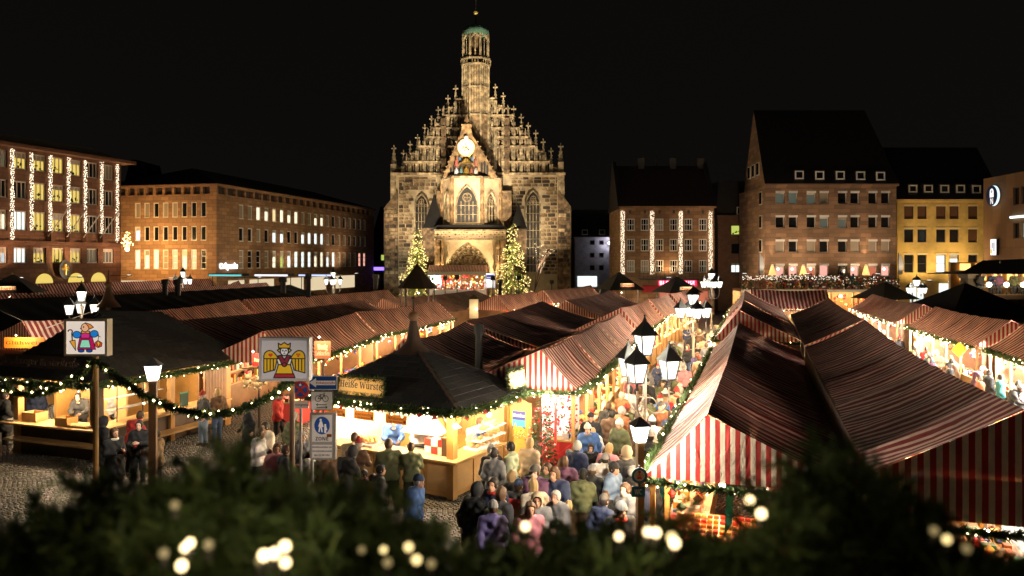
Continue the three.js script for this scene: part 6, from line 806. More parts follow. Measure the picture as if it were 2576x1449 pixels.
{ // traffic signs on their own pole
  const Z = 16.6, org = V(XZ(786, Z), 0, -Z), t = thing('traffic_sign_pole', 'grey pole with one-way arrow, bicycle and pedestrian zone traffic signs', 'traffic signs', org), X = (p) => XZ(p, Z) - org.x, Y = (p) => YZ(p, Z);
  part('pole', mb().bar([0, 0, 0], [0, Y(940), 0], .032, 10), C.metal, t); part('pole', mb().bar([X(844), Y(1156), -.05], [X(844), Y(1035), -.05], .02, 8), C.metal, t);
  const plate = (x0, x1, y0, y1, tx, n, z = .05) => part(n, new THREE.BoxGeometry(X(x1) - X(x0), Y(y0) - Y(y1), .02).translate((X(x0) + X(x1)) / 2, (Y(y0) + Y(y1)) / 2, z), [C.metal, C.metal, C.metal, C.metal, mat(1, 1, 1, .4, { map: tx }), C.metal], t);
  plate(779, 850, 944, 979, canvasTex(256, 128, (g) => { g.fillStyle = '#1d4f9e'; g.fillRect(0, 0, 256, 128); g.strokeStyle = '#fff'; g.lineWidth = 5; g.strokeRect(3, 3, 250, 122); g.fillStyle = '#fff'; g.beginPath(); g.moveTo(6, 64); g.lineTo(66, 20); g.lineTo(66, 44); g.lineTo(240, 44); g.lineTo(240, 86); g.lineTo(66, 86); g.lineTo(66, 108); g.fill(); g.fillStyle = '#b0242a'; g.font = 'bold 27px sans-serif'; g.fillText('Einbahnstraße', 64, 74, 172); }), 'one_way_sign', .06);
  plate(783, 839, 983, 1031, canvasTex(192, 160, (g) => { g.fillStyle = '#e9e4e2'; g.fillRect(0, 0, 192, 160); g.strokeStyle = '#1a1a1c'; g.lineWidth = 5; g.strokeRect(3, 3, 186, 154); g.beginPath(); g.arc(64, 62, 24, 0, 7); g.moveTo(152, 62); g.arc(128, 62, 24, 0, 7); g.moveTo(64, 62); g.lineTo(84, 30); g.lineTo(118, 30); g.lineTo(98, 62); g.lineTo(64, 62); g.moveTo(98, 62); g.lineTo(80, 24); g.moveTo(128, 62); g.lineTo(114, 18); g.lineTo(126, 16); g.moveTo(50, 112); g.lineTo(140, 112); g.moveTo(62, 102); g.lineTo(50, 112); g.lineTo(62, 122); g.moveTo(52, 134); g.lineTo(142, 134); g.moveTo(130, 124); g.lineTo(142, 134); g.lineTo(130, 144); g.stroke(); }), 'bicycle_sign');
  plate(782, 846, 1036, 1154, canvasTex(192, 352, (g) => {
    g.fillStyle = '#8e8a88'; g.fillRect(0, 0, 192, 352); g.fillStyle = '#e8e2df'; g.fillRect(10, 10, 164, 214); g.fillRect(10, 232, 164, 112); g.strokeStyle = '#26262a'; g.lineWidth = 3; g.strokeRect(14, 14, 156, 206); g.strokeRect(14, 236, 156, 104); g.fillStyle = '#1b50a8'; g.beginPath(); g.ellipse(92, 96, 58, 66, 0, 0, 7); g.fill(); g.fillStyle = '#fff';
    g.beginPath(); g.arc(82, 54, 9, 0, 7); g.fill(); g.beginPath(); g.moveTo(76, 64); g.lineTo(92, 64); g.lineTo(104, 106); g.lineTo(92, 108); g.lineTo(98, 146); g.lineTo(88, 146); g.lineTo(80, 112); g.lineTo(74, 146); g.lineTo(64, 144); g.lineTo(70, 106); g.lineTo(62, 104); g.fill(); g.beginPath(); g.arc(116, 92, 8, 0, 7); g.fill(); g.beginPath(); g.moveTo(108, 100); g.lineTo(124, 100); g.lineTo(132, 130); g.lineTo(124, 132); g.lineTo(124, 152); g.lineTo(108, 152); g.fill();
    g.fillStyle = '#2a2626'; g.font = 'bold 38px sans-serif'; g.textAlign = 'center'; g.fillText('ZONE', 92, 208); g.fillStyle = '#7a3414'; g.fillRect(128, 160, 36, 22); g.fillStyle = '#2e2f4a'; g.font = 'bold 19px sans-serif'; ['Marktbeschicker zur', 'Christkindlesmarkt', 'bis 22.00 Uhr'].forEach((s, k) => g.fillText(s, 92, 264 + k * 30, 148));
  }), 'pedestrian_zone_sign', .08);
  const t2 = thing('no_stopping_sign', 'round red and blue no stopping sign with text plate behind the brown post', 'traffic sign', V(XZ(757, 17), 0, -17)), Y2 = (p) => YZ(p, 17), ns = canvasTex(128, 128, (g) => { g.fillStyle = '#c8352b'; g.fillRect(0, 0, 128, 128); g.fillStyle = '#234f9f'; g.beginPath(); g.arc(64, 64, 48, 0, 7); g.fill(); g.strokeStyle = '#c8352b'; g.lineWidth = 16; g.beginPath(); g.moveTo(24, 24); g.lineTo(104, 104); g.moveTo(104, 24); g.lineTo(24, 104); g.stroke(); g.fillStyle = '#fff'; g.beginPath(); g.moveTo(56, 26); g.lineTo(64, 16); g.lineTo(72, 26); g.lineTo(72, 36); g.lineTo(56, 36); g.fill(); });
  ns.center.set(.5, .5); part('disc', new THREE.CylinderGeometry(.2, .2, .02, 28).rotateX(Math.PI / 2).rotateZ(Math.PI / 2).translate(0, Y2(980), .04), [C.metal, mat(1, 1, 1, .4, { map: ns }), C.metal], t2); part('text_plate', new THREE.BoxGeometry(.36, .16, .02).translate(0, Y2(1017), .04), [C.metal, C.metal, C.metal, C.metal, mat(1, 1, 1, .4, { map: canvasTex(192, 88, (g) => { g.fillStyle = '#d9cfc8'; g.fillRect(0, 0, 192, 88); g.fillStyle = '#5a3a26'; g.font = 'bold 32px sans-serif'; g.textAlign = 'center'; g.fillText('Rettungsweg', 96, 56, 184); }) }), C.metal], t2); part('pole', mb().bar([0, 0, 0], [0, Y2(962), 0], .03, 8), C.metal, t2);
}
{ // fir garland slung between the sign posts
  const a = at(241, 905, 14.5), b = at(733, 958, 12.5), pts = Array.from({ length: 25 }, (_, i) => { const f = i / 24, p = a.clone().lerp(b, f); p.y -= .74 * 4 * f * (1 - f) * (1 + .35 * (f - .5)); return p; });
  garland('heavy fir garland with lamps slung between the lady and angel sign posts', pts, { per: 700, r: .11, bulb: .022, every: .21, glow: glow(1, .72, .34, 16, 'string_light_bulb') });
  const c = at(-40, 945, 15.6), pts2 = Array.from({ length: 15 }, (_, i) => { const f = i / 14, p = a.clone().lerp(c, f); p.y -= .5 * 4 * f * (1 - f); return p; }); garland('fir garland with lamps slung left from the lady sign post', pts2, { per: 700, r: .11, bulb: .022, every: .22, glow: glow(1, .72, .34, 16, 'string_light_bulb') });
  const w = thing('banner_wire', 'thin white cable running from the left lantern towards the lady sign', 'cable', at(115, 826, 30)), o = w.position; part('wire', mb().bar([0, 0, 0], at(228, 785, 30).sub(o), .02, 4), C.white, w);
}
// signs over the second row and the far left
{
  const wood = (label, px, py, Z, w, h, txt, bg, fg, lamp, cat = 'sign') => { const p = at(px, py, Z), t = thing('stall_board', label, cat, V(p.x, 0, p.z)); part('board', new THREE.BoxGeometry(w, h, .06).translate(0, p.y, 0), [C.wood, C.wood, C.wood, C.wood, mat(1, 1, 1, .6, { map: textBoard(192, 96, txt, bg, fg, 'serif') }), C.wood], t); part('post', mb().bar([0, 0, -.06], [0, p.y, -.06], .04, 5), C.woodDark, t); if (lamp) { part('lamp_bulb', mb().octa([0, p.y + h * .8, .5], .04), C.hot, t); part('lamp_arm', mb().bar([0, p.y + h / 2, 0], [0, p.y + h * .8, .5], .012, 3), C.black, t); point(t, 0, p.y + h * .8, .5, warm, lamp, 3); } return t; };
  wood('orange lettered board on the striped stall at the left edge', 62, 862, 29, 1.5, .4, [['Glühwein', .5, 44]], '#e0872a', '#8a2408', 4);
  wood('round pink wooden board in the lit garland right of the angel sign', 812, 880, 26, .55, .6, [['Honig', .34, 40], ['Lebkuchen', .7, 30]], '#b86a4a', '#f0d8b8', 3);
  wood('red lit board on the striped stall left of the angel sign', 650, 905, 24.5, .35, .4, [['Punsch', .5, 40]], '#d01410', '#ffd8a0', 4);
  const tw = at(1082, 765, 46), t = thing('lit_tower', 'small square lit tower with garlands between the far stalls', 'tower', at(1192, 765, 40).setY(0)); const y0 = YZ(800, 40), y1 = YZ(752, 40); part('body', mb().box(0, (y0 + y1) / 2, 0, .45, y1 - y0, .45), C.cream, t); part('cap', mb().cone(0, y1, 0, .42, .25, 4), C.woodMid, t); part('mast', mb().box(0, y0 / 2, 0, .2, y0, .2), C.woodDark, t); const lb = part('lamp_bulb', bulbGeo, C.hot, t); lb.position.set(.15, (y0 + y1) / 2, .5); point(t, .15, (y0 + y1) / 2, .5, warm, .5, 3);
  const teddy = thing('soft_toys', 'pale soft toys hanging at the stall left of the angel sign', 'toys', at(640, 962, 24.6)); teddy.position.y = 0; const yy = YZ(962, 24.6), m = mat(.62, .45, .26, .9); [[-.22, 0], [.12, -.06], [.3, .1]].forEach(([x, y], k) => { const b = mb(); b.add(new THREE.SphereGeometry(.13, 10, 8), M4().makeTranslation(x, yy + y, 0)); b.add(new THREE.SphereGeometry(.09, 10, 8), M4().makeTranslation(x + .02, yy + y + .18, .05)); for (const s of [-1, 1]) { b.add(new THREE.SphereGeometry(.035, 8, 6), M4().makeTranslation(x + s * .07, yy + y + .26, .03)); b.add(new THREE.SphereGeometry(.055, 8, 6), M4().makeTranslation(x + s * .13, yy + y + .02, .06)); b.add(new THREE.SphereGeometry(.06, 8, 6), M4().makeTranslation(x + s * .08, yy + y - .13, .06)); } part('toy', b, m, teddy); }); part('hook_rail', mb().bar([-.4, yy + .45, 0], [.5, yy + .45, 0], .02, 4), C.woodDark, teddy); for (const x of [-.22, .14, .32]) part('string', mb().bar([x, yy + .2, 0], [x, yy + .45, 0], .006, 3), C.black, teddy);
  const lan = [[2100, 752, 50, 2.2, 'yellow'], [2415, 880, 30, .5, 'yellow round']]; const b = at(2412, 880, 30), y = thing('yellow_lantern', 'big yellow paper star lantern over the bright right counter', 'lantern', V(b.x, 0, b.z)); part('lamp_shade', mb().octa([0, b.y, 0], .3).octa([.05, b.y + .02, .05], .26), mat(.8, .5, .05, .6, { emissive: new THREE.Color(1, .6, .05), emissiveIntensity: .5 }), y); part('cord', mb().bar([0, b.y + .3, 0], [0, 2.6, 0], .01, 3), C.black, y);
}
// ---------- terrace kiosk below the gabled house, umbrella terrace at right ----------
{
  const Z = 72, x0 = XZ(1866, Z), x1 = XZ(2262, Z), org = V(x0, 0, -Z), t = thing('terrace_kiosk', 'long two-storey wooden terrace hung with lights below the gabled house', 'terrace', org), L = x1 - x0, yF = YZ(727, Z), yR = YZ(699, Z);
  part('deck', mb().span(0, L, yF - .25, yF, -3, 0), C.woodMid, t); part('edge_board', mb().span(-.05, L + .05, yF - .3, yF - .05, 0, .08), C.cream, t); for (let k = 0; k <= 7; k++) part('post', mb().span(L * k / 7 - .08, L * k / 7 + .08, 0, yF - .25, -.3, -.14), C.wood, t); part('back_wall', mb().span(0, L, 0, yF - .25, -3, -2.9), C.wood, t); part('counter', mb().span(.3, L - .3, 0, 1.1, -1.2, -.6), C.wood, t);
  part('railing', (() => { const r = mb(); r.span(0, L, yR - .05, yR, -.05, .02); for (let x = 0; x <= L; x += .16) r.span(x - .02, x + .02, yF, yR - .05, -.03, .0); return r; })(), C.woodDark, t);
  const g = mb(); reseed(61); for (let k = 0; k < 420; k++) dab(g, pick([0, 4, 3, 7, 4, 1, 2]), (m) => m.octa([rr(0, L), rr(yF, yR), .05 + rr(0, .1)], rr(.06, .13))); const d = thing('railing_decor', 'mixed red and green decorations covering the terrace railing', 'decorations', org); d.userData.kind = 'stuff'; stuff(part('decorations', g, goodsMat, d));
  const b = mb(); for (let k = 0; k < 210; k++) { const x = rr(0, L * .62); b.octa([x, yR + rr(-.18, .22), .1 + rr(0, .12)], .034); } for (let k = 0; k < 60; k++) b.octa([rr(L * .62, L), yR + rr(-.7, .1), .12], .035); const lt = thing('railing_lights', 'cloud of cool white string lights along the terrace railing', 'string lights', org); stuff(part('bulbs', b, C.bulbCool, lt)); part('wire', mb().bar([0, yR, .1], [L, yR, .1], .01, 3), C.black, lt);
  for (let k = 0; k < 7; k++) { const x = L * (k + .5) / 7, m = part('lamp_bulb', bulbGeo, C.hot, t); m.scale.setScalar(2.4); m.position.set(x, yF - .7, -.5); point(t, x, yF - .7, -.5, warm, 14, 5); }
  const g2 = mb(); for (let k = 0; k < 150; k++) dab(g2, pick([0, 0, 3, 5, 2, 1]), (m) => m.octa([rr(.3, L - .3), rr(1.2, yF - .6), rr(-1.2, -.5)], rr(.08, .2))); const gt = thing('stall_goods', 'bright wares and red hearts on the counters under the terrace', 'goods', org); gt.userData.kind = 'stuff'; stuff(part('goods', g2, goodsMat, gt));
}
{
  const Z = 52, x0 = XZ(2478, Z), org = V(x0, 0, -Z), t = thing('roof_terrace', 'roof terrace under wide dark awning with globe lamps at the right edge', 'terrace', org, -.05), yF = YZ(742, Z), L = 8;
  part('deck', mb().span(-.6, L, yF - .3, yF, -4, 0), C.woodDark, t); part('support_wall', mb().span(-.4, L, 0, yF - .3, -3.8, -.3), C.woodDark, t); for (let k = 0; k < 14; k++) part('fascia_board', mb().span(-.5 + k * .6, -.1 + k * .6, yF - 1.4, yF - .32, -.28, -.24), C.woodMid, t);
  part('railing', mb().span(-.6, L, yF + .5, yF + .56, -.04, .02), C.metalDark, t);
  part('awning', mb().quad([-2, YZ(689, Z), .6], [L, YZ(689, Z), .6], [L, YZ(645, Z), -2.5], [1.2, YZ(655, Z), -2.5]).quad([-2, YZ(689, Z), .6], [1.2, YZ(655, Z), -2.5], [1.4, YZ(680, Z), -5], [-1.6, YZ(692, Z), -5]), mat(.09, .085, .07, .8), t); part('awning_post', mb().bar([1.9, yF, -1.6], [1.9, YZ(655, Z), -1.6], .06, 6), C.metal, t); part('awning_post', mb().bar([5.4, yF, -1.6], [5.4, YZ(650, Z), -1.6], .06, 6), C.metal, t);
  const bw = mb(); for (let k = 0; k < 7; k++) bw.span(.2 + k * 1.1, .9 + k * 1.1, yF + .9, yF + 2.1, -3.6, -3.5); part('back_wall', mb().span(-.4, L, yF, YZ(660, Z), -4, -3.7), C.wood, t); part('lit_window', bw, glow(1, .55, .15, 1.1, 'lit_window'), t);
  [2488, 2532, 2574].forEach((px, k) => { const q = thing('globe_lamp', ['leftmost', 'middle', 'rightmost'][k] + ' globe lamp on the roof terrace railing at the right edge', 'lamp', V(XZ(px, Z - .2), 0, -Z + .2), 0, 'globe lamps on the roof terrace'); const y = YZ(716, Z - .2); part('lamp_globe', new THREE.SphereGeometry(.17, 14, 10).translate(0, y, 0), glow(1, .88, .6, 4, 'lamp_globe'), q); part('stem', mb().bar([0, yF, 0], [0, y - .15, 0], .03, 5), C.metalDark, q); point(q, 0, y, 0, warm, 3, 6); });
  for (const px of [2391, 2405]) { const q = thing('globe_lamp', (px < 2400 ? 'left' : 'right') + ' one of two small globe lamps left of the roof terrace', 'lamp', V(XZ(px, 56), 0, -56), 0, 'globe lamps on the roof terrace'), y = YZ(708, 56); part('lamp_globe', new THREE.SphereGeometry(.14, 12, 8).translate(0, y, 0), glow(1, .88, .6, 4, 'lamp_globe'), q); part('stem', mb().bar([0, 0, 0], [0, y - .12, 0], .04, 5), C.metalDark, q); point(q, 0, y, 0, warm, 2.5, 6); }
  const pl = thing('stone_pillar', 'broad stone pillar with capital at the left end of the roof terrace', 'pillar', V(XZ(2444, 54), 0, -54)); part('shaft', mb().box(0, YZ(700, 54) / 2, 0, 1.0, YZ(700, 54), 1), mat(.12, .1, .08, .9), pl); part('capital', mb().cone(0, YZ(700, 54), 0, .8, .55, 4, Math.PI / 4, 1.05), mat(.16, .13, .1, .9), pl);
}
// ---------- lit fir trees ----------
function xmasTree(px, Z, top, halfPx, label, seed) {
  const t = thing('fir_tree', label, 'tree', V(XZ(px, Z), 0, -Z)), H = YZ(top, Z), R = halfPx * Z / F; reseed(seed); part('trunk', mb().bar([0, 0, 0], [0, H * .97, 0], .22, 8, .03), C.woodDark, t);
  const A = mb(), A2 = mb(), b = mb(), lo = H * .1;
  for (let k = 0; k < 420; k++) { const f = Math.pow(rnd(), .75), y = H - (H - lo) * f, a = rnd() * 6.283, r = R * (.1 + .95 * f) * rr(.65, 1.1) * (.9 + .18 * Math.sin(f * 26)), dir = V(Math.cos(a), -.28 - .15 * f, Math.sin(a)), tip = V(0, y, 0).addScaledVector(dir, r); for (let q = 0; q < 14; q++) { const c = V(0, y, 0).addScaledVector(dir, r * (q + rnd()) / 14), w = V(Math.cos(a + rr(-1.3, 1.3)), rr(-.6, .3), Math.sin(a + rr(-1.3, 1.3))).multiplyScalar(rr(.16, .34)), s = V(rr(-1, 1), rr(-1, 1), rr(-1, 1)).normalize().multiplyScalar(.045); (rnd() < .4 ? A2 : A).tri(c.clone().add(s), c.clone().sub(s), c.clone().add(w)); } if (rnd() < .97) { b.octa(tip, rr(.035, .07)); b.octa(V(0, y, 0).addScaledVector(dir, r * rr(.6, .95)), rr(.03, .055)); } }
  stuff(part('crown', A, mat(.08, .11, .02, .7), t)); stuff(part('crown', A2, mat(.14, .16, .03, .7), t)); stuff(part('bulbs', b, glow(1, .70, .26, 1.6, 'string_light_bulb'), t)); for (const f of [.35, .55, .75]) point(t, 0, H * f, R * (1.05 - f) + .5, new THREE.Color().setRGB(1, .76, .36), 17, 8, 'tree_lights');
}
xmasTree(1050, 83, 574, 66, 'lit fir tree left of the church porch', 101);
xmasTree(1290, 82, 562, 72, 'taller lit fir tree right of the church porch', 102);
{ const t = thing('bare_tree', 'thin bare shrub with tiny lights right of the taller lit fir', 'tree', V(XZ(1345, 88), 0, -88)), g = mb(), b = mb(); reseed(91); const go = (p, d, l, r, n) => { const q = p.clone().addScaledVector(d, l); g.bar(p, q, r, 4, r * .6); if (n > 2 && rnd() < .3) b.octa(q, .035); if (n < 5) for (let k = 0; k < 2 + (n < 2); k++) go(q, d.clone().add(V(rr(-.6, .6), rr(0, .4), rr(-.6, .6))).normalize(), l * .72, r * .6, n + 1); }; go(V(0, 0, 0), V(0, 1, 0), 2.6, .1, 0); part('trunk', g, C.woodDark, t); stuff(part('bulbs', b, glow(1, .78, .42, 2, 'string_light_bulb'), t)); }
// ---------- people ----------
function nets(sdf, lo, hi, cell) { // surface of sdf = 0 as a smooth mesh
  const n = [0, 1, 2].map((k) => Math.ceil((hi[k] - lo[k]) / cell) + 1), [nx, ny, nz] = n, f = new Float32Array(nx * ny * nz), id = (i, j, k) => (k * ny + j) * nx + i;
  for (let k = 0; k < nz; k++) for (let j = 0; j < ny; j++) for (let i = 0; i < nx; i++) f[id(i, j, k)] = sdf(lo[0] + i * cell, lo[1] + j * cell, lo[2] + k * cell);
  const vid = new Int32Array(nx * ny * nz).fill(-1), P = [], ix = [];
  for (let k = 0; k < nz - 1; k++) for (let j = 0; j < ny - 1; j++) for (let i = 0; i < nx - 1; i++) {
    let x = 0, y = 0, z = 0, c = 0, inside = 0; const v = []; for (let q = 0; q < 8; q++) { v[q] = f[id(i + (q & 1), j + (q >> 1 & 1), k + (q >> 2))]; if (v[q] < 0) inside++; }
    if (!inside || inside === 8) continue;
    for (let a = 0; a < 8; a++) for (const m of [1, 2, 4]) if (!(a & m)) { const b = a | m; if ((v[a] < 0) !== (v[b] < 0)) { const t = v[a] / (v[a] - v[b]); x += (a & 1) + (m === 1 ? t : 0); y += (a >> 1 & 1) + (m === 2 ? t : 0); z += (a >> 2) + (m === 4 ? t : 0); c++; } }
    vid[id(i, j, k)] = P.length / 3; P.push(lo[0] + (i + x / c) * cell, lo[1] + (j + y / c) * cell, lo[2] + (k + z / c) * cell);
  }
  const quad = (a, b, c, d, flip) => { if (a < 0 || b < 0 || c < 0 || d < 0) return; flip ? ix.push(a, c, b, a, d, c) : ix.push(a, b, c, a, c, d); };
  for (let k = 1; k < nz - 1; k++) for (let j = 1; j < ny - 1; j++) for (let i = 1; i < nx - 1; i++) { const s = f[id(i, j, k)] < 0;
    if (s !== f[id(i + 1, j, k)] < 0) quad(vid[id(i, j - 1, k - 1)], vid[id(i, j, k - 1)], vid[id(i, j, k)], vid[id(i, j - 1, k)], !s);
    if (s !== f[id(i, j + 1, k)] < 0) quad(vid[id(i - 1, j, k - 1)], vid[id(i - 1, j, k)], vid[id(i, j, k)], vid[id(i, j, k - 1)], !s);
    if (s !== f[id(i, j, k + 1)] < 0) quad(vid[id(i - 1, j - 1, k)], vid[id(i, j - 1, k)], vid[id(i, j, k)], vid[id(i - 1, j, k)], !s); }
  const g = new THREE.BufferGeometry(); g.setAttribute('position', new THREE.Float32BufferAttribute(P, 3)); g.setIndex(ix); g.computeVertexNormals(); return g;
}
const smin = (a, b, k) => { const h = Math.max(k - Math.abs(a - b), 0) / k; return Math.min(a, b) - h * h * k * .25; };
const cap = (a, b, r, r2) => { const d = [b[0] - a[0], b[1] - a[1], b[2] - a[2]], l2 = d[0] * d[0] + d[1] * d[1] + d[2] * d[2] || 1e-9; return (x, y, z) => { const px = x - a[0], py = y - a[1], pz = z - a[2], t = Math.min(1, Math.max(0, (px * d[0] + py * d[1] + pz * d[2]) / l2)); return Math.hypot(px - d[0] * t, py - d[1] * t, pz - d[2] * t) - (r + ((r2 ?? r) - r) * t); }; };
const union = (fs, k) => (x, y, z) => { let d = 9; for (const f of fs) d = smin(d, f(x, y, z), k); return d; };
const ell = (c, r) => (x, y, z) => { const k = Math.hypot((x - c[0]) / r[0], (y - c[1]) / r[1], (z - c[2]) / r[2]); return (k - 1) * Math.min(...r); };
const POSES = [ // elbows, wrists, knees, ankles (right then left), lean
  { n: 'standing', e: [[.27, 1.13, -.05], [-.27, 1.13, -.05]], w: [[.21, .93, .1], [-.21, .93, .1]], k: [[.1, .5, .02], [-.1, .5, .03]], a: [[.11, .09, -.02], [-.11, .09, .0]], l: 0 },
  { n: 'walking', e: [[.25, 1.12, -.12], [-.25, 1.13, .06]], w: [[.24, .9, -.1], [-.2, .93, .2]], k: [[.09, .5, .15], [-.09, .49, -.02]], a: [[.09, .1, .24], [-.09, .16, -.3]], l: .04 },
  { n: 'striding', e: [[.25, 1.13, .07], [-.25, 1.12, -.12]], w: [[.19, .94, .22], [-.24, .9, -.11]], k: [[.09, .49, -.03], [-.09, .5, .16]], a: [[.09, .17, -.3], [-.09, .1, .25]], l: .04 },
  { n: 'holding a mug', e: [[.24, 1.13, .02], [-.25, 1.13, .02]], w: [[.08, 1.2, .27], [-.1, 1.16, .27]], k: [[.1, .5, .03], [-.11, .5, .0]], a: [[.12, .09, .0], [-.12, .09, -.04]], l: .02 },
  { n: 'leaning', e: [[.25, 1.13, .2], [-.25, 1.13, .2]], w: [[.13, 1.06, .42], [-.13, 1.06, .42]], k: [[.1, .5, .03], [-.1, .5, -.03]], a: [[.12, .09, -.02], [-.12, .09, -.08]], l: .16 },
  { n: 'looking at a phone', e: [[.25, 1.13, .03], [-.26, 1.13, -.03]], w: [[.06, 1.24, .28], [-.23, .92, .05]], k: [[.1, .5, .02], [-.1, .5, .02]], a: [[.1, .09, -.02], [-.13, .09, -.02]], l: .03 },
];
const headAt = (p) => [0, 1.625 - p.l * .25, .025 + p.l * 1.5];
const parts = {};
const dress = (c) => { const o = {}; return o; };
function headGeo(cell) {
  const f = union([ell([0, .02, -.012], [.078, .108, .098]), ell([0, -.055, .03], [.054, .062, .062]), cap([0, -.02, .085], [0, -.035, .102], .009, .013), cap([0, .012, .084], [0, -.018, .1], .008), cap([-.02, -.068, .082], [.02, -.068, .082], .009), cap([0, -.09, -.01], [0, -.2, -.03], .05, .055), cap([0, -.1, .066], [0, -.104, .068], .016)], .025), ears = union([ell([.081, -.005, -.01], [.012, .032, .02]), ell([-.081, -.005, -.01], [.012, .032, .02])], .01);
  return nets((x, y, z) => { let d = smin(f(x, y, z), ears(x, y, z), .012); for (const s of [-1, 1]) d = Math.max(d, .016 - Math.hypot(x - s * .032, y - .012, z - .098)); return d; }, [-.11, -.22, -.13], [.11, .15, .13], cell);
}
function handGeo(cell) { // wrist at the origin, fingers towards -y, palm facing +z, thumb on +x
  const fs = [cap([-.018, -.03, 0], [-.026, -.088, .002], .014), cap([0, -.03, 0], [0, -.09, .002], .014), cap([.02, -.03, 0], [.026, -.086, .002], .014), cap([0, .02, 0], [0, -.03, 0], .026, .024)];
  [[-.033, .062, .0075], [-.012, .078, .0085], [.011, .083, .009], [.031, .075, .0085]].forEach(([x, l, r]) => { fs.push(cap([x * .95, -.088, .002], [x, -.088 - l * .5, .012], r), cap([x, -.088 - l * .5, .012], [x, -.088 - l * .86, .036], r, r * .85)); });
  fs.push(cap([.026, -.04, .006], [.056, -.075, .018], .0115, .01), cap([.056, -.075, .018], [.058, -.105, .03], .01, .0085));
  return nets(union(fs, .008), [-.06, -.19, -.04], [.08, .05, .07], cell);
}
const merge = (...gs) => { const m = mb(); for (const [g, M] of gs) m.add(g, M); return m.geo(); };
function lod(level) {
  const C1 = level ? .045 : .027, C2 = level ? .04 : .021, hd = headGeo(level ? .02 : .0095), hn = handGeo(level ? .016 : .0065), out = [];
  for (const p of POSES) {
    const H = headAt(p), S = (q) => [q[0], q[1], q[2] + p.l * (q[1] - .9)], sh = (s) => S([s * .185, 1.40, -.01]), w = p.w, e = p.e;
    const torso = [cap(S([-.14, 1.385, -.01]), S([.14, 1.385, -.01]), .078), cap(S([-.085, 1.25, 0]), S([.085, 1.25, 0]), .112), cap([-.062, 1.06, 0], [.062, 1.06, 0], .104), cap([-.08, .92, -.01], [.08, .92, -.01], .112)];
    const arms = [0, 1].flatMap((i) => { const s = i ? -1 : 1; return [cap(sh(s), e[i], .06, .046), cap(e[i], w[i], .045, .032)]; });
    const legs = [0, 1].flatMap((i) => { const s = i ? -1 : 1; return [cap([s * .095, .9, 0], p.k[i], .09, .064), cap(p.k[i], p.a[i], .062, .042)]; });
    const neck = cap(S([0, 1.42, -.01]), [H[0], H[1] - .1, H[2] - .02], .056, .05), feet = [0, 1].map((i) => cap(p.a[i], [p.a[i][0] * 1.05, Math.max(.045, p.a[i][1] - .05), p.a[i][2] + .15], .045, .036));
    const lo = [-.42, -.02, -.48], hi = [.42, 1.62, .58];
    const bodyF = union([...torso, ...arms, ...legs, neck, ...feet], .05), body0 = nets(bodyF, lo, hi, C1);
    const hands = [0, 1].map((i) => { const d = V(...w[i]).sub(V(...e[i])).normalize(), y = d.clone().negate(), z = V(i ? .8 : -.8, 0, .6); z.addScaledVector(y, -z.dot(y)).normalize(); const x = y.clone().cross(z), M = new THREE.Matrix4().makeBasis(x, y, z).setPosition(V(...w[i])); if (i) M.multiply(M4().makeScale(-1, 1, 1)); return [hn, M]; });
    const body = merge([body0], [hd, M4().makeTranslation(...H)], ...hands);
    const fold = (x, y, z) => .006 * Math.sin(y * 34 + Math.sin(x * 19) * 2 + z * 13) + .004 * Math.sin(x * 41 + y * 17);
    const coatF = union([...torso.map((f) => (x, y, z) => f(x, y, z) - .035), ...arms.map((f) => (x, y, z) => f(x, y, z) - .026), cap(S([0, 1.42, -.02]), [H[0], H[1] - .13, H[2] - .04], .085, .078), cap(S([-.07, 1.45, -.1]), S([.07, 1.45, -.1]), .05), cap(S([0, 1.38, -.13]), S([0, 1.42, -.11]), .06)], .05);
    const hem = cap([-.07, .92, 0], [.07, .92, 0], .135), hemLong = cap([-.06, .55, 0], [.06, .55, 0], .165), skirt = union([hem, cap([-.065, .75, 0], [.065, .75, 0], .15), hemLong], .2);
    const clipW = (x, y, z) => { let d = 9; for (let i = 0; i < 2; i++) { const q = V(...w[i]).sub(V(...e[i])).normalize(); d = Math.min(d, -((x - w[i][0]) * q.x + (y - w[i][1]) * q.y + (z - w[i][2]) * q.z) + .0 + (Math.hypot(x - w[i][0], y - w[i][1], z - w[i][2]) > .12 ? 9 : 0)); } return d; };
    const jacket = nets((x, y, z) => Math.max(smin(coatF(x, y, z), hem(x, y, z), .06) + fold(x, y, z), .84 - y, -clipW(x, y, z)), lo, hi, C2);
    const coat = nets((x, y, z) => Math.max(smin(coatF(x, y, z), skirt(x, y, z), .06) + fold(x, y, z), .46 - y, -clipW(x, y, z)), lo, hi, C2);
    const legF = union([...legs.map((f) => (x, y, z) => f(x, y, z) - .017), cap([-.08, .92, -.01], [.08, .92, -.01], .125)], .04), trousers = nets((x, y, z) => Math.max(legF(x, y, z) + fold(x, y, z) * .7, y - 1.0, .085 - y), lo, hi, C2);
    const shoes = nets(union(feet.map((f) => (x, y, z) => f(x, y, z) - .012), .01), [-.25, -.04, -.45], [.25, .32, .5], level ? .03 : .02);
    out.push({ body, jacket, coat, trousers, shoes, H });
  }
  const skull = ell([0, .02, -.012], [.078, .108, .098]), c = level ? .022 : .011, L = [-.16, -.3, -.17], U = [.16, .22, .17];
  const hair = nets((x, y, z) => Math.max(skull(x, y, z) - .016 - .004 * Math.sin(x * 70 + z * 40), z - .05 - Math.max(0, y - .05) * .8, -.07 - y + Math.max(0, z) * 1.1), L, U, c), long = nets((x, y, z) => Math.max(smin(skull(x, y, z) - .02, ell([0, -.1, -.05], [.085, .13, .05])(x, y, z), .04) - .004 * Math.sin(x * 90), z - .045 - Math.max(0, y - .04) * .8), L, U, c);
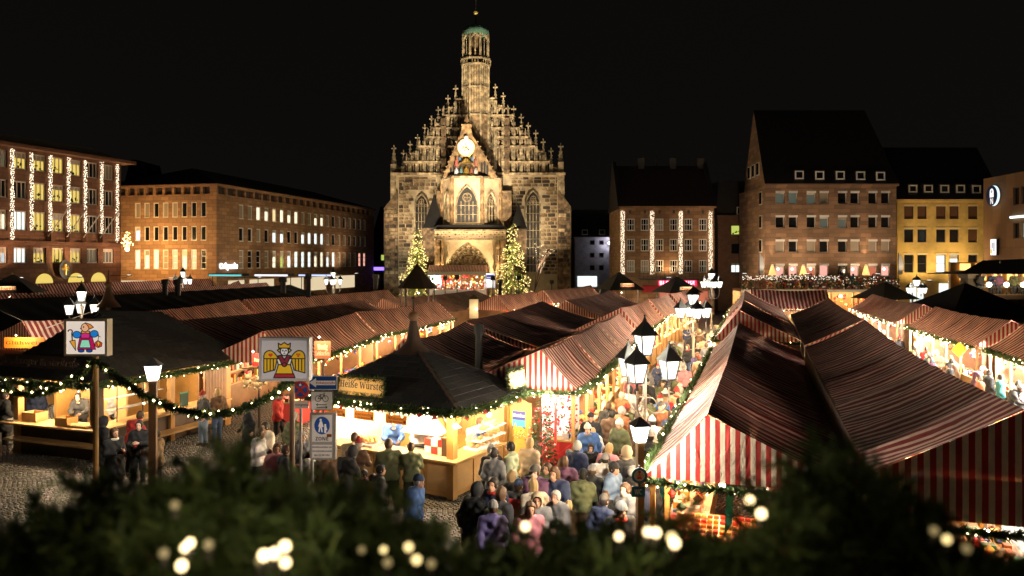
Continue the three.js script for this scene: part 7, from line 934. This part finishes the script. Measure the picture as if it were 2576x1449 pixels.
  const beanie = nets((x, y, z) => Math.max(smin(skull(x, y - .008, z) - .02, cap([0, .12, -.01], [0, .135, -.02], .02)(x, y, z), .03) - .003 * Math.sin(Math.atan2(x, z) * 14), .035 - y - z * .12 + (z < -.02 ? -.02 : 0)), L, U, c), bobble = nets((x, y, z) => Math.min(Math.max(skull(x, y - .008, z) - .021, .03 - y - z * .12), Math.hypot(x, y - .165, z + .012) - .04), L, U, c);
  const hood = nets((x, y, z) => Math.max(Math.min(skull(x, y, z) - .036, ell([0, -.12, -.05], [.11, .08, .07])(x, y, z)), -(Math.hypot(x / .075, (y + .01) / .11) > 1 ? 9 : z - .04 < 0 ? 9 : -9) < 0 && false ? 9 : -9, z > .03 ? .085 - Math.hypot(x * 1.05, (y + .005) * .78) : -9), L, U, c);
  const capH = nets((x, y, z) => Math.min(Math.max(skull(x, y - .006, z) - .017, .045 - y), Math.max(ell([0, .05, .1], [.075, .012, .075])(x, y, z), .02 - z)), L, U, c);
  const scarf = nets((x, y, z) => Math.abs(y + .145) > .07 ? .05 : Math.hypot(Math.hypot(x, z + .025) - .075, y + .145) - .034, [-.15, -.23, -.17], [.15, -.06, .13], c);
  const eyes = merge([new THREE.SphereGeometry(.0105, 8, 6), M4().makeTranslation(.032, .012, .083)], [new THREE.SphereGeometry(.0105, 8, 6), M4().makeTranslation(-.032, .012, .083)]);
  const mug = merge([new THREE.CylinderGeometry(.04, .035, .1, 12), M4()], [new THREE.TorusGeometry(.026, .008, 5, 10), M4().makeTranslation(.048, 0, 0)]);
  const pack = nets((x, y, z) => { const q = [Math.abs(x) - .12, Math.abs(y - 1.2) - .17, Math.abs(z + .225) - .055]; return Math.hypot(...q.map((v) => Math.max(v, 0))) - .04; }, [-.2, .95, -.36], [.2, 1.45, -.1], level ? .04 : .025);
  return { pack, out, hair, long, beanie, bobble, hood, cap: capH, scarf, eyes, mug };
}
const LOD = [lod(0), lod(1)];
const fab = (r, g, b) => mat(r, g, b, .85, { bumpMap: T.bump, bumpScale: .004 });
const COATS = { black: fab(.012, .012, .014), charcoal: fab(.045, .045, .05), brown: fab(.11, .06, .032), beige: fab(.42, .31, .2), cream: fab(.58, .5, .4), olive: fab(.1, .11, .05), navy: fab(.02, .03, .075), blue: fab(.05, .12, .32), plum: fab(.12, .05, .1), red: fab(.42, .025, .02), grey: fab(.17, .17, .18), 'pale green': fab(.38, .42, .27), teal: fab(.03, .17, .17), rust: fab(.3, .1, .04), white: fab(.68, .66, .64), violet: fab(.1, .08, .22), pink: fab(.55, .2, .24), 'steel blue': fab(.13, .19, .3), orange: fab(.5, .17, .04), tan: fab(.28, .19, .1) };
const HEADS = { 'brown hair': ['hair', mat(.06, .03, .015, .6)], 'dark hair': ['hair', mat(.012, .009, .007, .6)], 'grey hair': ['hair', mat(.3, .29, .27, .7)], 'long blond hair': ['long', mat(.36, .23, .1, .6)], 'long brown hair': ['long', mat(.09, .045, .02, .6)], 'black knit hat': ['beanie', fab(.012, .012, .013)], 'red knit hat': ['bobble', fab(.25, .025, .02)], 'white bobble hat': ['bobble', fab(.5, .48, .45)], 'grey knit hat': ['beanie', fab(.2, .2, .2)], 'fur trimmed hood': ['hood', fab(.38, .28, .18)], 'dark hood': ['hood', fab(.02, .02, .024)], 'flat cap': ['cap', fab(.08, .07, .06)], 'blue knit hat': ['beanie', fab(.03, .05, .11)] };
const SKIN = [mat(.56, .32, .22, .5), mat(.5, .27, .18, .5), mat(.62, .38, .28, .5), mat(.4, .22, .14, .5)], TROU = { jeans: fab(.05, .08, .16), 'black trousers': fab(.013, .013, .015), 'grey trousers': fab(.09, .09, .1), 'brown trousers': fab(.09, .06, .04), 'pale jeans': fab(.2, .27, .38) };
const SHOE = mat(.02, .016, .013, .5), EYE_M = mat(.012, .008, .006, .2), MUG = mat(.5, .03, .03, .3);
let crowd = 0;
function person(X, Z, face, pose, coat, head, o = {}) { // face: direction looked at, 0 = towards the viewer, clockwise from above in radians
  const far = Z > 27 ? 1 : 0, K = LOD[far], B = K.out[pose], s = o.s ?? 1, t = thing('person', o.label, 'person', V(X, o.y ?? 0, -Z), face, o.group ?? 'people at the market'); t.scale.set(s * (o.wide ?? 1), s, s * (o.wide ?? 1)); t.rotation.z = .05 * Math.sin(crowd * 2.3);
  part('body', B.body, o.skin ?? SKIN[crowd++ % 4], t); part(o.long ? 'coat' : 'jacket', o.long ? B.coat : B.jacket, COATS[coat], t); part('trousers', B.trousers, TROU[o.tr ?? 'black trousers'], t); part('shoes', B.shoes, SHOE, t);
  const [kind, hm] = HEADS[head], put = (g, n, m, q = [0, 0, 0]) => { const p = part(n, g, m, t); p.position.set(B.H[0] + q[0], B.H[1] + q[1], B.H[2] + q[2]); return p; };
  if (kind !== 'hair' && kind !== 'long') put(K.hair, 'hair', HEADS[['brown hair', 'dark hair', 'grey hair'][crowd % 3]][1]);
  put(K[kind], { hair: 'hair', long: 'hair', beanie: 'hat', bobble: 'hat', hood: 'hood', cap: 'hat' }[kind], hm); if (!far) put(K.eyes, 'eyes', EYE_M);
  if (o.pack) part('backpack', K.pack, COATS[o.pack], t);
  if (o.scarf) put(K.scarf, 'scarf', COATS[o.scarf]); if (pose === 3 && o.mug !== 0) { const m = part('mug', K.mug, MUG, t); m.position.set(0, 1.17, .33); }
  if (pose === 5) { const m = part('phone', mb().box(0, 0, 0, .07, .14, .01), C.black, t); m.position.set(.03, 1.31, .33); m.rotation.x = -.5; }
  return t;
}
// people whose place and clothes can be read in the photograph; picture x and head top y give the spot
const who = (px, topY, face, pose, coat, head, label, o = {}) => { const h = 1.76 * (o.s ?? 1) - (pose === 4 ? .06 : 0), Z = o.Z ?? F * (EYE - h - (o.y ?? 0)) / (topY - HY); return person(XZ(px, Z), Z, face, pose, coat, head, { label, ...o }); };
const toW = 2.0; // towards the sausage kiosk
who(1285, 1112, -1.9, 0, 'pale green', 'dark hair', 'person in pale green jacket and black trousers facing the kiosk right counter', {});
who(1232, 1118, -2.6, 3, 'black', 'grey hair', 'person in long black coat with white scarf beside the pale green jacket', { long: 1, scarf: 'white' });
who(1250, 1128, 2.6, 0, 'grey', 'dark hair', 'person in grey coat half hidden behind the long black coat at the kiosk', { long: 1, tr: 'jeans' });
who(1546, 1162, .9, 0, 'steel blue', 'black knit hat', 'person in steel blue jacket and black hat left of the timber lamp post', { tr: 'pale jeans' });
who(1592, 1172, 1.2, 0, 'black', 'grey hair', 'grey haired person in black behind the timber lamp post', {});
who(985, 1113, 3.3, 4, 'olive', 'brown hair', 'broad person in olive jacket seen from behind at the blazing kiosk counter', { wide: 1.12 });
who(862, 1130, 2.6, 4, 'black', 'dark hood', 'person with dark pointed hood at the left end of the kiosk counter', { long: 1 });
who(897, 1128, 3.0, 4, 'brown', 'red knit hat', 'person in brown with red hat between the dark hood and olive jacket', { Z: 18.3 });
who(884, 1108, 2.9, 4, 'beige', 'brown hair', 'brown haired person in beige at the far left of the kiosk counter', { Z: 18.9 });
who(955, 1166, 1.9, 0, 'black', 'dark hair', 'short dark haired person in black collar below the olive jacket', { s: .9 });
who(917, 1180, -1, 3, 'plum', 'brown hair', 'small brown haired child in plum jacket left of the black collar', { s: .78 });
who(935, 1192, 2.2, 0, 'rust', 'brown hair', 'small child in rust jacket nearest below the kiosk counter', { s: .74 });
who(1032, 1150, 3.4, 4, 'olive', 'brown hair', 'person in olive bending to the kiosk counter right of the broad one', { Z: 18.2, s: .96 });
who(1040, 1195, 1.2, 1, 'blue', 'blue knit hat', 'person in bright blue jacket hurrying past the kiosk corner', { tr: 'black trousers' });
who(1188, 1215, 2.4, 1, 'black', 'dark hood', 'dark hooded person walking nearest below the kiosk corner', { long: 1 });
who(1330, 1118, 2.8, 2, 'beige', 'long blond hair', 'blond person in beige jacket right of the pale green jacket', { Z: 18.4 });
who(1352, 1205, -2.9, 1, 'cream', 'long blond hair', 'blond person in cream coat in the crowd below the kiosk panel', { long: 1, tr: 'grey trousers' });
// drinkers at the large left kiosk
who(292, 1074, 1.1, 3, 'black', 'long brown hair', 'person in black coat and pale scarf drinking right of the lady sign post', { scarf: 'cream', long: 1 });
who(348, 1056, .1, 3, 'black', 'dark hair', 'bald faced person in black facing us between two drinkers at the left kiosk', { });
who(396, 1078, -1.3, 3, 'tan', 'dark hair', 'person in tan jacket with mug before the reddish lamp post', {});
who(330, 1040, 2.8, 4, 'red', 'brown hair', 'person in bright red jacket leaning on the left kiosk counter', { });
who(262, 1050, 2.4, 0, 'black', 'dark hood', 'dark hooded person right behind the lady sign post', { long: 1 });
who(512, 985, -.6, 0, 'charcoal', 'red knit hat', 'person in charcoal jacket and pale jeans by the wooden panel', { tr: 'pale jeans' });
who(546, 978, -2.2, 0, 'brown', 'long blond hair', 'blond person in dark brown beside the charcoal jacket at the wooden panel', { tr: 'jeans' });
who(15, 985, 2.6, 0, 'black', 'dark hair', 'person in black standing at the left picture edge beside the kiosk', { long: 1 });
who(700, 985, 1.5, 1, 'red', 'red knit hat', 'person in bright red jacket behind the slung garland near the angel sign', {});
who(625, 1010, -1.2, 1, 'black', 'dark hair', 'person in black striding behind the slung garland', { long: 1 });
who(648, 1078, 1.4, 3, 'white', 'brown hair', 'person in white jacket left of the angel sign post', { });
who(676, 1062, -.7, 3, 'cream', 'dark hair', 'person in cream jacket looking down left of the angel sign post', {});
who(690, 1116, .4, 0, 'pink', 'long brown hair', 'person in pink jacket nearest left of the angel sign post', { s: .94 });
who(716, 1120, 2.0, 3, 'black', 'brown hair', 'person in black just left of the angel sign post', { s: .95 });
who(760, 1082, 1.0, 3, 'charcoal', 'grey knit hat', 'person in charcoal between the angel post and the traffic sign pole', { scarf: 'grey' });
who(742, 1040, 2.6, 1, 'olive', 'grey hair', 'grey haired person in olive behind the angel sign post', { Z: 21.5 });
who(815, 1130, 2.9, 0, 'brown', 'grey knit hat', 'person in brown and grey hat below the pedestrian zone sign', {});
// servers inside the kiosks
who(205, 985, 0.2, 4, 'charcoal', 'dark hair', 'server in charcoal sweater behind the bright front counter of the left kiosk', { Z: 25.2 });
who(88, 985, .1, 0, 'navy', 'black knit hat', 'server in navy inside the left end of the left kiosk', { Z: 26 });
who(300, 1000, .4, 0, 'grey', 'brown hair', 'server in grey behind the window bars of the left kiosk', { Z: 25.4 });
who(985, 1040, .3, 4, 'blue', 'dark hair', 'server in blue apron leaning inside the sausage kiosk', { Z: 21.4 });
who(1060, 1040, .2, 0, 'white', 'white bobble hat', 'server in white beside the grill inside the sausage kiosk', { Z: 21.2 });
who(1210, 1035, 1.2, 0, 'blue', 'brown hair', 'server in blue behind the right counter of the sausage kiosk', { Z: 20.9 });
// right aisle
const side = (px, py, Z, face, pose, coat, head, label, o = {}) => { const v = (Z - 10) / .952, p = uv(12.5 - .08 * v - .55 + (o.Z ? 1.9 : 0), v); return person(p.x, -p.z, face, pose, coat, head, { label, ...o }); };
side(2372, 900, 30, 1.5, 0, 'black', 'dark hair', 'person in black standing at the bright right counter under the yellow lantern'); side(2384, 905, 29, 1.2, 0, 'teal', 'dark hair', 'person in teal close beside the black one at the bright right counter'); side(2350, 905, 31.5, 1.5, 4, 'plum', 'grey hair', 'person in plum skirt coat at the right counter left of the black one', { long: 1 }); side(2432, 930, 27.4, 1.5, 0, 'grey', 'dark hair', 'person in grey jacket and pale trousers standing alone at the bright right counter', { tr: 'pale jeans' });
side(2320, 895, 34.5, 3, 1, 'olive', 'long blond hair', 'person in olive with pale hair walking in the right aisle'); side(2304, 880, 38, 2.6, 2, 'red', 'dark hair', 'person in red in the right aisle below the pink wares'); side(2480, 975, 25.2, 2.6, 0, 'blue', 'black knit hat', 'person in bright blue in the right aisle near the picture edge', {}); side(2508, 985, 24.4, 1.8, 0, 'navy', 'dark hair', 'person in navy beside the bright blue one in the right aisle'); side(2545, 1010, 23.2, 2.8, 1, 'steel blue', 'grey hair', 'person in steel blue at the right picture edge'); side(2336, 880, 36.5, -.4, 0, 'brown', 'fur trimmed hood', 'person in brown fur hood in the right aisle behind the plum coat', {}); side(2285, 865, 43, 3, 1, 'black', 'red knit hat', 'person in black and red hat far down the right aisle'); side(2262, 850, 47, .2, 2, 'tan', 'brown hair', 'person in tan farther down the right aisle'); side(2240, 838, 52, 3, 1, 'charcoal', 'grey knit hat', 'person in charcoal farthest down the right aisle');
side(2492, 905, 27.6, -1.4, 4, 'white', 'brown hair', 'server in white behind the bright right counter', { Z: 27 });
// the crowd in the main aisle
{
  reseed(777); const spots = [], used = new Set(), coats = ['black', 'black', 'black', 'black', 'charcoal', 'brown', 'navy', 'grey', 'olive', 'charcoal', 'charcoal', 'navy', 'navy', 'brown', 'brown', 'olive', 'grey', 'plum', 'violet', 'beige', 'cream', 'tan', 'rust', 'white', 'pink', 'blue', 'teal'], heads = Object.keys(HEADS);
  const place = (u, v) => { const side = u < -2 ? 'left' : u > -.9 ? 'right' : 'mid'; return v < 3.2 ? ['before the kiosk corner', 'before the nearest gable'][u > -1.2 ? 1 : 0] : side + (v < 6 ? ' aisle before the tall lantern' : v < 10 ? ' aisle by the tall lantern' : v < 16 ? ' aisle past the tall lantern' : v < 25 ? ' aisle near the second lantern' : ' aisle beyond the second lantern'); };
  const add = (u, v) => {
    const p = uv(u, v); for (const q of spots) if (Math.hypot(q[0] - p.x, q[1] - p.z) < .5) return false;
    for (const c of scene.children) if (c.userData.category === 'person' && Math.hypot(c.position.x - p.x, c.position.z - p.z) < .5) return false;
    let coat, head, key, pl = place(u, v), n = 0; do { coat = pick(coats); head = pick(heads); key = coat + head + pl; } while (used.has(key) && n++ < 60); used.add(key); spots.push([p.x, p.z]);
    const away = rnd() < .62, pose = pick([1, 2, 1, 2, 0, 3, 0, 5]), face = (away ? Math.PI : 0) + (away ? -.31 : -.31) + rr(-.6, .6);
    person(p.x, -p.z, face, pose, coat, head, { label: `person in ${coat}, ${head}, ${pose === 5 ? 'with phone' : pose === 3 ? 'with mug' : POSES[pose].n}, ${pl}`, long: rnd() < .35, tr: pick(Object.keys(TROU)), s: rnd() < .1 ? rr(.72, .85) : rr(.9, 1.05), scarf: rnd() < .3 ? pick(['cream', 'red', 'grey', 'beige']) : null, pack: rnd() < .2 ? pick(['black', 'navy', 'olive', 'red', 'charcoal']) : null, wide: rr(1, 1.12), group: 'people crowding the main aisle' }); return true;
  };
  let n = 0; for (let k = 0; k < 900 && n < 54; k++) if (add(rr(-2.75, -.25), rr(2.2, 15))) n++;
  for (let k = 0, m = 0; k < 500 && m < 15; k++) if (add(rr(-3.2, -.2), rr(.0, 2.8))) m++;
  for (let k = 0, m = 0; k < 600 && m < 34; k++) if (add(rr(-2.7, -.3), rr(15, 40))) m++;
}
{ // shoppers strung along the right aisle
  reseed(888); const cs = ['black', 'charcoal', 'navy', 'brown', 'olive', 'grey', 'plum', 'rust', 'tan', 'violet', 'blue', 'beige', 'red', 'teal'], hs = ['dark hair', 'brown hair', 'black knit hat', 'grey knit hat', 'flat cap', 'long brown hair', 'dark hood']; let n = 0;
  for (let k = 0; k < 400 && n < 22; k++) { const v = rr(14, 46), u = 12.5 - .08 * v - rr(.35, 1.5), p = uv(u, v); let ok = 1; for (const c of scene.children) if (c.userData.category === 'person' && Math.hypot(c.position.x - p.x, c.position.z - p.z) < .55) ok = 0; if (!ok) continue;
    const c = cs[n % 14], h = hs[(n * 3 + Math.floor(n / 7)) % 7], pose = pick([0, 1, 2, 0, 4]); person(p.x, -p.z, rr(-3.1, 3.1), pose, c, h, { label: `shopper in ${c} with ${h} ${POSES[pose].n} ${v < 24 ? 'near the bright counter of' : v < 34 ? 'midway along' : 'far down'} the right aisle`, tr: pick(Object.keys(TROU)), s: rr(.92, 1.04), long: rnd() < .3, group: 'shoppers in the right aisle' }); n++; }
}
// guests on the terrace below the gabled house and on the roof terrace
{
  reseed(55); const yF = YZ(727, 72); const c = ['black', 'charcoal', 'navy', 'brown', 'plum', 'grey', 'olive', 'red', 'tan', 'teal', 'beige', 'violet', 'rust', 'steel blue'], hd = ['dark hair', 'brown hair', 'black knit hat', 'long blond hair', 'dark hood', 'grey hair', 'flat cap'];
  [1968, 1990, 2002, 2020, 2040, 2062, 2086, 2112, 2130, 2148, 2168, 2196, 2216, 2240].forEach((px, k) => person(XZ(px, 72.7), 72.7, rr(-.6, .6) + (k % 3 ? 0 : 3), k % 2 ? 3 : 0, c[k], hd[k % 7], { y: yF - .35, label: `guest in ${c[k]} with ${hd[k % 7]} on the light-hung terrace below the gabled house`, mug: 0, group: 'guests on the long terrace' }));
  const yR = YZ(742, 52); [2466, 2496, 2514, 2548, 2566].forEach((px, k) => person(XZ(px, 53.2), 53.2, rr(-1, 1), [0, 3, 0, 5, 0][k], c[k * 2], hd[(k * 3) % 7], { y: yR - .25, label: `guest in ${c[k * 2]} with ${hd[(k * 3) % 7]} on the roof terrace under the dark awning`, group: 'guests on the roof terrace' }));
}
// ---------- cobblestones that can be told apart ----------
{
  const pav = structure('paving', mb().quad([-19, .004, -12.5], [9, .004, -12.5], [9, .004, -34], [-19, .004, -34]), mat(.02, .018, .016, .8)); reseed(303);
  const geos = [0, 1, 2].map((k) => { const g = mb(), s = .5, t = .38, h = .5, wob = () => rr(-.05, .05), A = [[-s, -s], [s, -s], [s, s], [-s, s]].map(([x, z]) => [x + wob(), -.5, z + wob()]), Bt = [[-t, -t], [t, -t], [t, t], [-t, t]].map(([x, z]) => [x + wob(), h - .1, z + wob()]), top = [0, h, 0]; for (let i = 0; i < 4; i++) { const j = (i + 1) % 4; g.quad(A[j], A[i], Bt[i], Bt[j]); g.tri(Bt[j], Bt[i], top); } return g.geo(); });
  const mats = [.07, .055, .085, .062].map((k) => mat(k * 1.05, k * .97, k * .86, .45, { bumpMap: T.bump, bumpScale: .003 })), rest = [[], [], []], ck = [];
  const seen = (x, z) => { const px = CX + x * F / -z, py = HY + EYE * F / -z; return px > -20 && px < 175 && py > 1150 && py < 1292; };
  const rows = 215; for (let r = 0; r < rows; r++) for (let x = -18.9 + (r % 2) * .055; x < 8.9; x += .128 * rr(.95, 1.06)) { const z = -12.6 - r * .1 + rr(-.008, .008) + .05 * Math.sin(x * 1.3); if (x * F / -z + CX > 2600) continue; (seen(x, z) && rnd() < .5 && ck.length < 300 ? ck : rest[ri(3)]).push([x, z, rr(.105, .116), rr(.074, .084), rr(-.06, .06), rr(-.012, .012)]); }
  const mm = ([x, z, w, d, a, dy]) => M4().makeTranslation(x, .012 + dy * .5, z).multiply(M4().makeRotationY(a)).multiply(M4().makeRotationX(dy * 1.2)).multiply(M4().makeScale(w, .05, d));
  ck.forEach((q) => { const m = part('cobblestone', geos[ri(3)], pick(mats), pav); m.applyMatrix4(mm(q)); });
  rest.forEach((list, k) => { const im = new THREE.InstancedMesh(geos[k], mats[k], list.length); list.forEach((q, i) => im.setMatrixAt(i, mm(q))); im.name = 'cobblestones'; stuff(shadows(im)); pav.add(im); });
}
// ---------- fir garland with lamps on the balcony rail in front of the lens ----------
{
  structure('balcony_parapet', mb().span(-1.6, 1.6, 4.6, 5.48, -1.1, -.45), mat(.2, .17, .14, .9, { map: T.rough }));
  const top = [[-60, 1370], [60, 1345], [150, 1300], [230, 1225], [330, 1235], [430, 1220], [500, 1165], [560, 1090], [625, 1165], [700, 1235], [790, 1250], [870, 1215], [930, 1265], [1000, 1320], [1060, 1310], [1110, 1375], [1200, 1400], [1320, 1398], [1430, 1388], [1490, 1352], [1560, 1378], [1620, 1330], [1690, 1285], [1750, 1340], [1830, 1392], [1900, 1365], [1955, 1230], [2010, 1140], [2072, 1068], [2130, 1160], [2200, 1205], [2270, 1245], [2340, 1340], [2420, 1400], [2500, 1420], [2640, 1450]];
  const edge = (x) => { for (let k = 0; k < top.length - 1; k++) if (x <= top[k + 1][0]) { const f = (x - top[k][0]) / (top[k + 1][0] - top[k][0]); return top[k][1] + (top[k + 1][1] - top[k][1]) * f; } return 1450; };
  const mk = (label) => thing('balcony_garland', label, 'garland', V(0, 5.48, -.8));
  const G = [mk('out of focus dark fir garland with lamps along the bottom left'), mk('low out of focus fir sprigs with lamps at the bottom middle'), mk('large out of focus dark fir mass at the bottom right')], N = G.map(() => [mb(), mb(), mb()]), org = V(0, 5.48, -.8); reseed(909);
  const sprig = (px, py, d, gi, thick) => {
    const tip = at(px, py, d).sub(org), base = at(px + rr(-130, 130), Math.max(1520, py + 160), d + rr(-.06, .06)).sub(org); if (base.y > .08) base.y = .02; const ax = tip.clone().sub(base), L = ax.length(); ax.normalize(); const [A, A2, S] = N[gi]; S.bar(base, tip, .003, 4, .001);
    const needle = (c, dir) => { const l = rr(.016, .027), s = V(rr(-1, 1), rr(-1, 1), rr(-1, 1)).cross(dir).normalize().multiplyScalar(.0016), e = c.clone().addScaledVector(dir, l); (rnd() < .16 ? A2 : A).quad(c.clone().add(s), c.clone().sub(s), e.clone().sub(s.multiplyScalar(.5)), e.clone().add(s)); };
    const twig = (a, dir, l) => { const b = a.clone().addScaledVector(dir, l); S.bar(a, b, .0018, 3, .0008); for (let i = 0, n = Math.ceil(l * 950 * thick); i < n; i++) { const c = a.clone().lerp(b, rnd()); needle(c, V(rr(-1, 1), rr(-1, 1), rr(-1, 1)).normalize().addScaledVector(dir, .75).normalize()); } };
    twig(tip.clone().addScaledVector(ax, -Math.min(L, .1)), ax, Math.min(L, .1)); for (let f = .15; f < .95; f += .1) for (const s of [-1, 1]) { const a = base.clone().lerp(tip, f), side = V(s, rr(.1, .9), rr(-.8, .8)).normalize().addScaledVector(ax, .6).normalize(); twig(a, side, rr(.04, .085) * (1.15 - f * .6)); }
  };
  for (let layer = 0; layer < 4; layer++) for (let x = -60; x < 2640; x += layer === 0 ? 58 : 52) { const e = edge(x), y = e + (layer ? layer * 75 + rr(-10, 40) : rr(-6, 62)), gi = x < 1090 ? 0 : x < 1850 ? 1 : 2; if (y > 1490 || (gi === 1 && rnd() < .35)) continue; sprig(x + rr(-20, 20), y, rr(.72, 1.02), gi, gi === 1 ? .8 : 1.2); }
  G.forEach((t, k) => { ['needles', 'pale_needles', 'twigs'].forEach((n, i) => stuff(part(n, N[k][i], [C.fir, C.firPale, C.woodDark][i], t))); });
  // lamps of the garland, each a bulb of its own
  const bulbs = [[465, 1378, .8, 1], [478, 1366, .82, 1], [457, 1423, .79, 1], [664, 1397, .8, 1], [690, 1392, .82, .9], [717, 1374, .8, 1], [718, 1415, .78, .8], [965, 1383, .9, .35], [910, 1383, .92, .16], [1028, 1376, .9, .25], [1048, 1408, .9, .4], [975, 1415, .9, .1], [1085, 1418, .9, .1], [1322, 1324, .93, .8], [1557, 1349, .88, .7], [1630, 1338, .86, 1], [1650, 1340, .88, .8], [1690, 1352, .87, .25], [1697, 1366, .85, .5], [1886, 1258, .98, .5], [1915, 1292, .84, 1.1], [2382, 1357, .8, .3], [2432, 1380, .78, .1], [440, 1270, .86, .05], [412, 1392, .84, .1], [525, 1370, .86, .05], [655, 1410, .84, .12], [2350, 1335, .84, .06]];
  const bg = new THREE.SphereGeometry(.0037, 10, 8), sock = mb().bar([0, -.012, 0], [0, -.004, 0], .003, 6).geo(), lev = [[1, glow(1, .70, .33, 3.2, 'lamp_bulb')], [.4, glow(1, .74, .3, 1.1, 'lamp_bulb')], [.1, glow(1, .74, .3, .16, 'lamp_bulb')]];
  bulbs.forEach(([px, py, d, k], bi) => { const g = px < 1090 ? 0 : px < 1850 ? 1 : 2, m = part('lamp_bulb', bg, lev[k > .45 ? 0 : k > .2 ? 1 : 2][1], G[g]); m.position.copy(at(px, py, d * .8).sub(org)); m.scale.setScalar(.75 + .35 * Math.abs(Math.sin(bi * 2.7))); part('socket', sock, C.black, m); if (k > .6) point(G[g], m.position.x, m.position.y, m.position.z, warm, .0022, .25); });
}
renderer.render(scene, camera);
